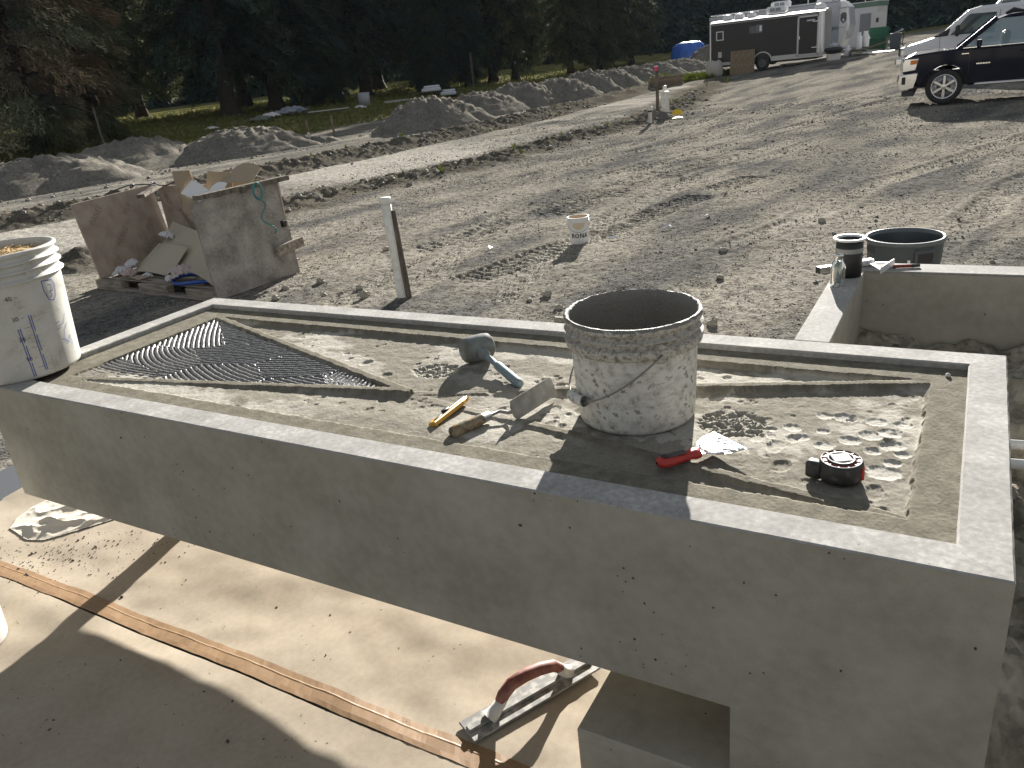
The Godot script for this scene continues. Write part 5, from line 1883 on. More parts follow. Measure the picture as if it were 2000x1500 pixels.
func build_far_bits() -> void:
	# ---- stakes
	var b := B.new()
	var st := [[-32.68, -20.72, 1.9, 0.10, 0.02, "tall pale stake leaning at the edge of the grass on the left"], [-22.35, -22.3, 0.80, 0.09, 0.05, "short wooden stake, left of the pair by the road"], [-22.3, -23.65, 0.80, 0.09, 0.03, "wooden stake, right of the pair by the road"], [-36.5, -57.2, 2.7, 0.16, 0.0, "tall grey post among the dark trunks"]]
	for q in st:
		b = B.new()
		b.box(Vector3(0, q[2] * 0.5 - 0.1, 0), Vector3(q[3], q[2] + 0.2, q[3] * 0.5), Basis(Vector3(0, 0, 1), q[4]), 0.006)
		solid("wooden_stake", b.done(), M.wood if q[2] < 1.5 else M.old_wood, q[5], "stake", gp(q[0], q[1]), Basis(), "stakes by the road")
	b = B.new()
	b.box(Vector3(0, 0.18, 0), Vector3(0.10, 0.42, 0.05), Basis(Vector3(0, 0, 1), 0.06), 0.006)
	solid("marker_peg", b.done(), M.pvc, "short white peg in front of the left stake of the pair", "peg", gp(-21.85, -21.75))
	mound("earth_mound", Vector3(-21.6, 0, -22.0), 0.9, 0.7, 0.2, 940, "small dark clod heap at the foot of the two stakes", "mound", "")
	# ---- concrete culvert ring
	var t := thing("culvert_pipe", "grey concrete culvert ring standing on the grass under the trees", "culvert", gp(-35.5, -41.8))
	b = B.new()
	b.smooth = true
	b.lathe(prof([0.36, 0, 0.38, 0.0, 0.38, 0.86, 0.31, 0.86, 0.31, 0.0]), 28, Transform3D(Basis(Vector3(0, 0, 1), -0.05), Vector3.ZERO))
	part(t, "ring", b.done(), plain(0.36, 0.37, 0.38, 0.85))
	# ---- stacks of boards
	var stacks := [[-34.8, -37.4, 2.6, 6, "weathered lumber pile between stakes and culvert ring"], [-34.85, -44.5, 1.6, 4, "pale boards stacked right of the culvert ring"], [-33.7, -20.7, 1.4, 2, "two planks lying at the foot of the tall leaning stake"]]
	for s in stacks.size():
		var q: Array = stacks[s]
		t = thing("lumber_stack", q[4], "lumber", gp(q[0], q[1]), 0.75, "lumber on the grass")
		for k in q[3]:
			b = B.new()
			b.box(Vector3(rng.randf_range(-0.15, 0.15), 0.05 + 0.07 * (k / 2), 0.16 * (k % 2) + rng.randf_range(-0.05, 0.05)), Vector3(q[2] * rng.randf_range(0.8, 1.1), 0.05, 0.14), ry(rng.randf_range(-0.06, 0.06)), 0.004)
			part(t, "board", b.done(), M.pale_dust if (k % 3 == 2 or s == 1) else M.old_wood)
	t = thing("work_table", "rough wooden bench with a white folded tarp on the grass", "bench", gp(-33.1, -45.4), 0.7)
	b = B.new()
	b.box(Vector3(0, 0.5, 0), Vector3(2.2, 0.06, 0.5), Basis(), 0.005)
	part(t, "top", b.done(), M.old_wood)
	for s in [-1.0, 1.0]:
		b = B.new()
		b.box(Vector3(s * 0.95, 0.24, 0), Vector3(0.08, 0.48, 0.4), Basis(), 0.005)
		part(t, "leg", b.done(), M.old_wood)
	var fb := [[-32.4, -45.2, 0.55, 1.3, "white folded tarp on the rough bench"], [-32.6, -47.5, 0.15, 1.1, "white and black bagged load beside the large heap"]]
	for q in fb:
		b = B.new()
		b.box(Vector3(0, 0.12, 0), Vector3(q[3], 0.22, 0.7), ry(0.6), 0.05)
		b.box(Vector3(0.05, 0.30, 0), Vector3(q[3] * 0.8, 0.16, 0.5), ry(0.75), 0.05)
		solid("folded_tarp", b.done(), plain(0.60, 0.63, 0.68, 0.5), q[4], "tarp", gp(q[0], q[1]) + Vector3(0, q[2], 0), Basis(), "tarps on the grass")
	b = B.new()
	b.box(Vector3(0, 0.25, 0), Vector3(0.9, 0.5, 0.6), ry(0.6), 0.08)
	solid("black_bag", b.done(), M.black, "black bulky bag under the white load", "bag", gp(-32.5, -47.7))
	var cr := [[-36.9, -36.5, 1.1, "grey plastic sheet bunched on the grass by a thin trunk"], [-37.6, -35.4, 0.6, "white torn plastic left of the bunched grey sheet"], [-36.0, -33.0, 0.7, "greenish bundle at the edge of the grass"], [-36.1, -29.5, 0.35, "small white scrap on the shaded grass"], [-34.6, -40.2, 0.4, "white rags left of the culvert ring"]]
	for i in cr.size():
		var q: Array = cr[i]
		solid("plastic_bundle", crumpled(q[2], 950 + i), [plain(0.30, 0.32, 0.36, 0.4), M.white, plain(0.16, 0.18, 0.15, 0.7), M.white, M.white][i], q[3], "bundle", gp(q[0], q[1]) + Vector3(0, q[2] * 0.15, 0), Basis.from_euler(Vector3(0, i, 0)).scaled(Vector3(1.3, 0.6, 0.9)), "plastic on the grass")
	# ---- blue tarp over a heap
	b = B.new()
	b.smooth = true
	var n := noise(FastNoiseLite.TYPE_SIMPLEX_SMOOTH, 2.0, 3, 960)
	b.lathe(prof([1.32, -0.1, 1.34, 0.35, 1.28, 0.9, 1.15, 1.3, 0.9, 1.48, 0.4, 1.55, 0, 1.56]), 60, Transform3D(), 0.0, TAU, func(r: float, y: float, a: float) -> Vector2:
		return Vector2(0.05 * sin(a * 23.0 + 2.0 * y) * clampf(y, 0.1, 1.0) + 0.12 * n.get_noise_2d(cos(a) * r, sin(a) * r), 0.06 * n.get_noise_3d(cos(a) * r * 2.0, y, sin(a) * r * 2.0)))
	solid("blue_tarp", b.done(), plain(0.03, 0.12, 0.50, 0.35), "bright blue tarp draped over a round stack left of the black trailer", "tarp", gp(-23.6, -73.5), Basis().scaled(Vector3(1.15, 1.3, 1.15)))
	# ---- bundle of weeds by the trailer, and tufts along the windrows
	var blade := B.new()
	for k in 9:
		var a := TAU * k / 9.0
		var d := Vector3(cos(a), 0, sin(a)) * (0.25 + 0.2 * (k % 3))
		var sx := d.cross(Vector3.UP).normalized() * 0.05
		blade.tri(-sx, sx, d * 0.6 + Vector3(0, 0.8, 0))
		blade.tri(-sx + d * 0.2, sx + d * 0.2, d * 1.1 + Vector3(0, 0.55, 0))
	var places := []
	var colors := []
	for k in 1500:
		var x := rng.randf_range(-16.6, -12.7)
		var z := -46.2 + (x + 14.0) * -0.6 + rng.randfn(0.0, 0.7)
		var s := rng.randf_range(0.22, 0.5)
		if k > 1100:
			x = rng.randf_range(-16.5, -9.0)
			z = rng.randf_range(-44.0, -12.0)
			if absf(poly_dist(BERM, x, z)) > 0.7 and absf(poly_dist(EDGE, x, z)) > 0.7:
				continue
			if n_mid.get_noise_2d(x, z) < 0.15:
				continue
			s *= 0.5
		places.append(Transform3D(ry(rng.randf() * TAU).scaled(Vector3(s, s * rng.randf_range(0.7, 1.2), s)), gp(x, z)))
		colors.append(Color(0.22, 0.24, 0.035).lerp(Color(0.10, 0.14, 0.02), rng.randf()))
	var leaf := coloured(0.8)
	leaf.backlight_enabled = true
	leaf.backlight = Color(0.3, 0.32, 0.08)
	scatter("weeds", blade.done(), leaf, places, colors, "yellow-green weeds beside the black trailer and along the windrow", "weeds")
	# ---- grass under the trees
	places = []
	colors = []
	for k in 9000:
		var x := rng.randf_range(-58.0, -26.0)
		var z := rng.randf_range(-82.0, -10.0)
		var s := rng.randf_range(0.12, 0.28)
		places.append(Transform3D(ry(rng.randf() * TAU).scaled(Vector3(s * 1.6, s, s * 1.6)), gp(x, z)))
		colors.append(Color(0.26, 0.25, 0.07).lerp(Color(0.12, 0.15, 0.03), rng.randf()))
	scatter("grass", blade.done(), leaf, places, colors, "short grass under the conifers beyond the heaps", "grass")

# ------------------------------------------------------------------ trees
func conifer_crown(sd: int, h: float, base: float, reach: float, sprays: int, leaf: float, droop: float, tones: Array, ragged := 0.25, feather := true) -> ArrayMesh:
	var g := RandomNumberGenerator.new()
	g.seed = sd
	var vs := PackedVector3Array()
	var ns := PackedVector3Array()
	var cs := PackedColorArray()
	var boughs := int(h * 8.5)
	var per := maxi(4, sprays / boughs)
	for k in boughs:
		var f := pow(float(k) / boughs, 0.9)
		var y := lerpf(base, h, f)
		var a := k * 2.39996 + g.randf() * 0.8
		var len := reach * pow(1.0 - f, 0.75) * g.randf_range(1.0 - ragged * 1.6, 1.0 + ragged) + 0.25
		if f < 0.12:
			len *= g.randf_range(0.55, 1.0)
		var dir := Vector3(cos(a), 0, sin(a))
		var tone: Color = tones[g.randi() % tones.size()]
		var count := int(per * clampf(len / reach, 0.25, 1.1) * 1.5) + 2
		for i in count:
			var s := sqrt(g.randf()) * len
			var q := s / maxf(len, 0.1)
			var p := Vector3(0, y, 0) + dir * s + Vector3(0, 0.25 * s * (1.0 - q) - droop * s * q, 0)
			var side := dir.cross(Vector3.UP)
			p += side * g.randfn(0.0, 0.28) * (0.35 + s * 0.28) + Vector3(0, g.randfn(0.0, 0.16), 0)
			var out := (dir + side * g.randf_range(-0.9, 0.9) + Vector3(0, g.randf_range(-0.9 - droop, 0.35), 0)).normalized()
			var wide := out.cross(Vector3(g.randfn(0, 0.5), 1.0, g.randfn(0, 0.5))).normalized()
			var l := leaf * g.randf_range(0.7, 1.5)
			var w := l * g.randf_range(0.12, 0.24)
			var n := out.cross(wide).normalized()
			var c := tone * g.randf_range(0.65, 1.35)
			var tip := p + out * l + Vector3(0, -0.12 * l, 0)
			if not feather:
				var v1 := p + out * l * 0.45 + wide * w
				var v3 := p + out * l * 0.4 - wide * w
				vs.append_array([p, v1, tip, p, tip, v3])
				ns.append_array([n, n, n, n, n, n])
				cs.append_array([c, c, c, c, c, c])
				continue
			# a spray: a thin midrib with barbs to both sides
			vs.append_array([p - wide * l * 0.05, p + wide * l * 0.05, tip])
			ns.append_array([n, n, n])
			cs.append_array([c, c, c])
			for e in 4:
				var f0: float = [0.08, 0.42, 0.22, 0.58][e]
				var sd2: float = [1.0, 1.0, -1.0, -1.0][e]
				var m0 := p.lerp(tip, f0)
				var m1 := p.lerp(tip, f0 + 0.14)
				var m2 := p.lerp(tip, minf(f0 + 0.36, 0.97)) + wide * w * 2.0 * sd2 * (1.15 - f0) + n * l * g.randf_range(-0.08, 0.08)
				vs.append_array([m0, m1, m2])
				ns.append_array([n, n, n])
				cs.append_array([c, c, c])
	var arr := []
	arr.resize(Mesh.ARRAY_MAX)
	arr[Mesh.ARRAY_VERTEX] = vs
	arr[Mesh.ARRAY_NORMAL] = ns
	arr[Mesh.ARRAY_COLOR] = cs
	var m := ArrayMesh.new()
	m.add_surface_from_arrays(Mesh.PRIMITIVE_TRIANGLES, arr)
	return m

func trunk_mesh(sd: int, h: float, r: float, limbs: int, reach: float, base: float) -> ArrayMesh:
	var g := RandomNumberGenerator.new()
	g.seed = sd
	var b := B.new()
	b.smooth = true
	b.tube([Vector3(0, -0.4, 0), Vector3(0, 0.15, 0), Vector3(0, 0.6, 0), Vector3(0.03, 1.5, 0), Vector3(0.05, h * 0.4, 0.05), Vector3(0.0, h * 0.75, 0.02), Vector3(0, h * 0.97, 0)], [r * 2.1, r * 1.6, r * 1.2, r, r * 0.75, r * 0.35, 0.02], 11)
	for k in limbs:
		var y := lerpf(base, h * 0.85, float(k) / limbs)
		var a := k * 2.4 + g.randf()
		var l := reach * (1.0 - y / h) * 0.8
		var d := Vector3(cos(a), 0, sin(a)) * l
		b.tube([Vector3(0, y, 0), Vector3(0, y + 0.08 * l, 0) + d * 0.5, Vector3(0, y - 0.12 * l, 0) + d], [r * 0.18, r * 0.11, 0.012], 5)
	return b.done()

func build_trees() -> void:
	var bark := painted(picture(512, layers(512, [[noise(FastNoiseLite.TYPE_SIMPLEX_SMOOTH, 0.03, 4, 101), 1.0]]), ramp([[0.3, 0.035, 0.028, 0.02], [0.7, 0.085, 0.07, 0.055]])), 1.0, 0.95)
	bark.uv1_scale = Vector3(1.6, 0.25, 1.6)
	var leaf := coloured(0.8)
	leaf.backlight_enabled = true
	leaf.backlight = Color(0.28, 0.30, 0.13)
	leaf.metallic_specular = 0.25
	var green := [Color(0.055, 0.090, 0.058), Color(0.066, 0.098, 0.056), Color(0.076, 0.102, 0.060), Color(0.058, 0.094, 0.072)]
	var olive := [Color(0.13, 0.14, 0.06), Color(0.11, 0.135, 0.058), Color(0.155, 0.15, 0.065), Color(0.09, 0.115, 0.05)]
	var cedar := [Color(0.36, 0.31, 0.20), Color(0.31, 0.29, 0.175), Color(0.39, 0.335, 0.215), Color(0.24, 0.255, 0.15), Color(0.37, 0.26, 0.155)]
	# kinds: [crown, trunk, height]
	var kinds := []
	for k in 5:
		var h: float = [19.0, 17.0, 21.0, 15.0, 18.0][k]
		var base: float = [2.0, 1.2, 2.8, 0.9, 1.4][k]
		var reach: float = [4.2, 3.6, 4.6, 3.2, 3.4][k]
		kinds.append([conifer_crown(200 + k, h, base, reach, 15000, 0.55, [0.30, 0.15, 0.38, 0.2, 0.25][k], olive if k == 1 or k == 4 else green), trunk_mesh(210 + k, h, [0.36, 0.28, 0.46, 0.2, 0.3][k], 26, reach, base), h])
	var list := [
		[-56.4, -40.5, 1, 1.25, "olive lit conifer just right of the brown cedar, farther back"], [-47.5, -31.5, 4, 0.95, "bushy conifer in the gap right of the brown cedar"], [-43.1, -37.3, 2, 1.05, "big dark conifer with broad flared trunk left of the stakes"], [-42.8, -41.2, 0, 1.15, "dark conifer with thick trunk standing above the left stake"],
		[-41.3, -42.6, 3, 0.62, "slender young conifer above the bunched grey sheet"], [-40.6, -44.6, 3, 0.55, "thin young conifer left of the culvert ring"], [-47.0, -52.1, 2, 1.1, "tall dark conifer whose stump-wide trunk stands left of the culvert ring"], [-43.4, -51.8, 0, 1.1, "dark conifer directly behind the culvert ring"],
		[-49.6, -61.3, 2, 1.1, "leaning-trunked dark conifer deep behind the culvert ring"], [-43.6, -60.0, 0, 1.15, "dark conifer left of the young spruce by the bench"], [-36.6, -51.4, 3, 0.5, "small young spruce rising beside the bench"], [-43.6, -67.3, 2, 1.0, "dark conifer with straight trunk left of the tall grey post"],
		[-39.3, -65.2, 0, 1.0, "dark conifer right of the tall grey post"], [-37.4, -66.0, 4, 1.0, "shaggy conifer above the middle heaps"], [-35.2, -73.2, 4, 0.95, "conifer with ribbed light trunk above the row of heaps"], [-35.6, -81.0, 1, 0.95, "greyish drooping conifer second from the right end of the stand"], [-34.8, -88.3, 1, 1.0, "rightmost green conifer of the stand, full to the ground"], [-50.5, -45.5, 0, 1.2, "dark conifer in the second rank between the two thick trunks"], [-38.6, -59.5, 3, 0.7, "low dark conifer in front of the tall grey post"], [-33.4, -76.5, 4, 0.5, "short bright green conifer in front of the ribbed trunk"]]
	for q in list:
		var kd: Array = kinds[q[2]]
		var t := thing("conifer_tree", q[4], "tree", gp(q[0], q[1]), fposmod(q[0] * 3.7, TAU), "conifers beyond the heaps")
		t.scale = Vector3.ONE * q[3]
		part(t, "trunk", kd[1], bark)
		part(t, "crown", kd[0], leaf)
	# the near cedar with browned foliage
	var t := thing("cedar_tree", "big brownish cedar with ragged drooping foliage at the left edge", "tree", gp(-38.6, -21.4), 0.4)
	part(t, "trunk", trunk_mesh(230, 17.0, 0.42, 40, 5.4, 1.6), bark)
	part(t, "crown", conifer_crown(231, 17.0, 1.0, 4.9, 46000, 0.34, 0.22, cedar, 0.42), leaf)
	t = thing("cedar_tree", "smaller browned cedar overlapping the big one on its right", "tree", gp(-40.2, -25.4), 1.4)
	part(t, "trunk", trunk_mesh(232, 12.0, 0.22, 24, 2.2, 1.2), bark)
	part(t, "crown", conifer_crown(233, 12.0, 1.0, 2.3, 16000, 0.34, 0.22, cedar, 0.42), leaf)
	# shrubs under it
	var shr := [[-35.6, -20.0, 1.3, "green-brown shrub at the foot of the brown cedar"], [-33.9, -21.9, 1.0, "shrub behind the tall leaning stake"], [-37.2, -17.2, 1.2, "shrub at the left edge under the brown cedar"]]
	for i in shr.size():
		var q: Array = shr[i]
		t = thing("shrub", q[3], "shrub", gp(q[0], q[1]), 0.0, "shrubs under the cedar")
		part(t, "stem", trunk_mesh(240 + i, q[2] * 1.2, 0.04, 10, 1.0, 0.1), bark)
		part(t, "foliage", conifer_crown(243 + i, q[2] * 1.4, 0.1, q[2], 1800, 0.22, 0.1, olive, 0.3), leaf)
	# the wood behind, one mass
	var far := conifer_crown(250, 20.0, 0.2, 4.4, 5200, 0.95, 0.3, green, 0.25, false)
	var places := []
	var g := RandomNumberGenerator.new()
	g.seed = 260
	for k in 620:
		# an arc of trees well behind the stand, lower on the left so that sun comes under and over them
		var a := g.randf_range(-1.32, 0.62)
		var d := g.randf_range(135.0, 190.0)
		var x := sin(a) * d
		var z := -cos(a) * d
		var s := g.randf_range(0.85, 1.12)
		places.append(Transform3D(ry(g.randf() * TAU).scaled(Vector3(s * 1.2, s, s * 1.2)), Vector3(x, base_y(x, z) - 0.2, z)))
	scatter("forest", far, leaf, places, [], "dark conifer forest closing off the far side of the yard", "forest")

# ------------------------------------------------------------------ vehicles, trailers and what stands by them
func arc(cx: float, cy: float, r: float, a0: float, a1: float, n: int) -> Array:
	var p := []
	for i in n + 1:
		var a := lerpf(a0, a1, float(i) / n)
		p.append_array([cx + cos(a) * r, cy + sin(a) * r])
	return p

func wheel(parent: Node3D, at: Vector3, r: float, rim_r: float, spokes: int, m_rim: Material) -> void:
	# axis along z, its outer face towards +z
	var w := Node3D.new()
	w.name = "wheel"
	parent.add_child(w, true)
	w.position = at
	var turn := Transform3D(Basis(Vector3(1, 0, 0), Vector3(0, 0, 1), Vector3(0, -1, 0)), Vector3.ZERO)
	var b := B.new()
	b.smooth = true
	b.lathe(prof([rim_r, -0.12, r - 0.03, -0.12, r - 0.006, -0.095, r, -0.05, r, 0.05, r - 0.006, 0.095, r - 0.03, 0.12, rim_r + 0.02, 0.125, rim_r, 0.11]), 36, turn)
	part(w, "tyre", b.done(), M.rubber)
	b = B.new()
	b.smooth = true
	b.lathe(prof([rim_r + 0.004, 0.112, rim_r - 0.012, 0.118, rim_r - 0.03, 0.10, rim_r - 0.035, -0.03, 0.0, -0.03]), 36, turn)
	part(w, "rim", b.done(), m_rim)
	b = B.new()
	for k in spokes:
		var a := TAU * (k + 0.5) / spokes
		var d := Vector3(cos(a), sin(a), 0)
		b.box(d * (rim_r * 0.56) + Vector3(0, 0, 0.085), Vector3(rim_r * 0.26, rim_r * 0.84, 0.035), Basis(Vector3(0, 0, 1), a - PI / 2), 0.012)
	b.lathe(prof([0, 0.115, rim_r * 0.2, 0.112, rim_r * 0.24, 0.09, rim_r * 0.26, 0.05]), 16, turn)
	part(w, "spokes", b.done(), m_rim)
	b = B.new()
	for k in 6:
		var a := TAU * k / 6.0
		b.lathe(prof([0, 0.118, 0.014, 0.116, 0.016, 0.09]), 6, turn.translated_local(Vector3(cos(a) * rim_r * 0.33, 0, sin(a) * rim_r * 0.33)))
	var nuts := part(w, "wheel_nuts", b.done(), M.black)
	nuts.set_meta("kind", "stuff")

func pane(parent: Node3D, called: String, poly: Array, z: float, m: Material, thick := 0.01) -> MeshInstance3D:
	var b := B.new()
	b.extrude(P2(poly), thick, Transform3D(Basis(), Vector3(0, 0, z)))
	return part(parent, called, b.done(), m)

func build_truck() -> void:
	# front at x = 0, near side at z = 0
	var t := thing("pickup_truck", "dark navy pickup truck parked at the right edge, nose to the left", "pickup truck", gp(-1.93, -21.35) + Vector3(0, 0.02, 0), 0.03)
	var paint := plain(0.006, 0.008, 0.022, 0.22)
	paint.clearcoat_enabled = true
	paint.clearcoat = 0.2
	paint.clearcoat_roughness = 0.05
	paint.metallic_specular = 0.15
	var W := 1.98
	var mid := Vector3(0, 0, -W * 0.5)
	var poly := [0.13, 0.62, 0.06, 0.80, 0.04, 1.00, 0.10, 1.10, 0.26, 1.165, 0.75, 1.20, 1.22, 1.215, 2.0, 1.20, 3.95, 1.21, 5.75, 1.22, 5.82, 1.10, 5.80, 0.62, 5.65, 0.50]
	poly += arc(4.62, 0.40, 0.50, 0.0, PI, 10) + arc(0.98, 0.40, 0.49, 0.0, PI, 10) + [0.30, 0.54]
	var b := B.new()
	b.extrude(P2(poly), W, Transform3D(Basis(), mid), 0.035)
	part(t, "body", b.done(), paint)
	# arch lips
	for cx in [0.98, 4.62]:
		b = B.new()
		var lip := arc(cx, 0.42, 0.53, 0.0, PI, 14)
		var inr := arc(cx, 0.42, 0.475, PI, 0.0, 14)
		b.extrude(P2(lip + inr), 0.03, Transform3D(Basis(), Vector3(0, 0, 0.008)), 0.008)
		part(t, "wheel_arch", b.done(), paint)
	b = B.new()
	b.box(Vector3(2.9, 0.55, -W * 0.5), Vector3(5.2, 0.3, W - 0.5))
	part(t, "chassis", b.done(), M.black)
	# cab: roof, pillars, glass
	b = B.new()
	b.extrude(P2([1.92, 1.775, 2.15, 1.845, 2.6, 1.875, 3.3, 1.865, 3.7, 1.81, 3.72, 1.775]), 1.52, Transform3D(Basis(), mid), 0.05)
	part(t, "roof", b.done(), paint)
	var tint := glass(0.25, 0.36, 0.40, 0.55)
	for s in 2:
		var z0: float = [-0.06, -W + 0.06][s]
		var z1: float = [-0.23, -W + 0.23][s]
		for q in [[1.20, 1.93, 0.055], [2.78, 2.76, 0.045], [3.86, 3.70, 0.10]]:
			b = B.new()
			b.smooth = true
			b.tube([Vector3(q[0], 1.19, z0), Vector3(q[1], 1.80, z1)], q[2], 8)
			part(t, "pillar", b.done(), paint)
		b = B.new()
		b.quad(Vector3(1.35, 1.21, z0), Vector3(2.76, 1.21, z0), Vector3(2.74, 1.785, z1), Vector3(2.0, 1.785, z1))
		part(t, "side_window", b.done(), tint)
		b = B.new()
		b.quad(Vector3(2.80, 1.21, z0), Vector3(3.82, 1.21, z0), Vector3(3.66, 1.785, z1), Vector3(2.78, 1.785, z1))
		part(t, "side_window", b.done(), tint)
		# trim along the sills, mirror
		b = B.new()
		b.box(Vector3(2.6, 1.222, z0 + [0.045, -0.045][s]), Vector3(2.6, 0.018, 0.02), Basis(), 0.004)
		part(t, "window_trim", b.done(), M.chrome)
		b = B.new()
		b.box(Vector3(1.62, 1.30, [0.14, -W - 0.14][s]), Vector3(0.10, 0.19, 0.24), Basis(), 0.035)
		var mir := part(t, "mirror", b.done(), paint)
		b = B.new()
		b.box(Vector3(1.615, 1.385, [0.14, -W - 0.14][s]), Vector3(0.10, 0.03, 0.20), Basis(), 0.01)
		part(mir, "chrome_cap", b.done(), M.chrome)
		b = B.new()
		b.box(Vector3(2.85, 0.42, [0.06, -W - 0.06][s]), Vector3(2.5, 0.06, 0.13), Basis(), 0.02)
		part(t, "running_board", b.done(), M.alloy)
	b = B.new()
	b.quad(Vector3(1.24, 1.21, -0.10), Vector3(1.24, 1.21, -W + 0.10), Vector3(1.95, 1.80, -W + 0.25), Vector3(1.95, 1.80, -0.25))
	part(t, "windscreen", b.done(), glass(0.5, 0.6, 0.6, 0.4))
	b = B.new()
	b.box(Vector3(2.15, 1.23, -0.6), Vector3(0.14, 0.55, 0.5), Basis(Vector3(0, 0, 1), -0.15), 0.05)
	b.box(Vector3(2.15, 1.23, -1.4), Vector3(0.14, 0.55, 0.5), Basis(Vector3(0, 0, 1), -0.15), 0.05)
	part(t, "seats", b.done(), M.black)
	b = B.new()
	b.smooth = true
	b.tube([Vector3(2.1, 1.87, -0.55), Vector3(2.25, 1.93, -0.55), Vector3(2.5, 1.885, -0.55)], [0.03, 0.06, 0.02], 8)
	part(t, "roof_antenna", b.done(), M.black)
	# front: headlight, grille, bumper
	for s in 2:
		var zc: float = [0.004, -W - 0.004][s]
		b = B.new()
		b.extrude(P2([0.055, 0.80, 0.34, 0.83, 0.40, 1.08, 0.10, 1.085, 0.05, 1.0]), 0.06, Transform3D(Basis(), Vector3(0, 0, zc + [-0.022, 0.022][s])), 0.01)
		b.box(Vector3(0.035, 0.95, zc + [-0.22, 0.22][s]), Vector3(0.05, 0.27, 0.40), Basis(), 0.02)
		var hl := part(t, "headlight", b.done(), plain(0.62, 0.63, 0.65, 0.12, 0.7))
		b = B.new()
		b.extrude(P2([0.22, 0.95, 0.36, 0.965, 0.385, 1.055, 0.22, 1.05]), 0.03, Transform3D(Basis(), Vector3(0, 0, zc + [0.002, -0.002][s])), 0.005)
		part(hl, "amber_lens", b.done(), plain(0.75, 0.20, 0.02, 0.25))
	b = B.new()
	b.box(Vector3(0.03, 0.95, -W * 0.5), Vector3(0.06, 0.36, 1.2), Basis(), 0.02)
	part(t, "grille", b.done(), M.chrome)
	b = B.new()
	b.extrude(P2([-0.02, 0.42, -0.05, 0.60, -0.02, 0.74, 0.42, 0.77, 0.40, 0.60, 0.34, 0.40, 0.06, 0.36]), W + 0.04, Transform3D(Basis(), mid), 0.03)
	var bum := part(t, "bumper", b.done(), M.chrome)
	b = B.new()
	b.box(Vector3(0.10, 0.60, 0.018), Vector3(0.085, 0.17, 0.02), Basis(), 0.008)
	part(bum, "fog_lamp_opening", b.done(), M.black)
	b = B.new()
	b.box(Vector3(0.21, 0.30, -W * 0.5), Vector3(0.28, 0.14, W - 0.1), Basis(), 0.02)
	part(t, "air_dam", b.done(), plain(0.05, 0.05, 0.05, 0.7))
	b = B.new()
	for k in 9:
		b.box(Vector3(1.62 + k * 0.032, 0.86, 0.002), Vector3(0.022, 0.028, 0.008))
	var em := part(t, "door_emblem", b.done(), M.chrome)
	em.set_meta("kind", "stuff")
	b = B.new()
	for k in 5:
		b.box(Vector3(1.30 + k * 0.03, 1.10, 0.002), Vector3(0.02, 0.02, 0.008))
	em = part(t, "fender_emblem", b.done(), M.chrome)
	em.set_meta("kind", "stuff")
	for xx in [2.55, 3.62]:
		b = B.new()
		b.box(Vector3(xx, 1.06, 0.022), Vector3(0.20, 0.035, 0.03), Basis(), 0.01)
		part(t, "door_handle", b.done(), paint)
	for xx in [1.46, 2.76, 3.84]:
		b = B.new()
		b.box(Vector3(xx, 0.82, 0.0005), Vector3(0.008, 0.72, 0.003))
		part(t, "door_gap", b.done(), M.black)
	for xx in [0.98, 4.62]:
		for z in [-0.13, -W + 0.13]:
			wheel(t, Vector3(xx, 0.40, z), 0.40, 0.275, 6, M.alloy)

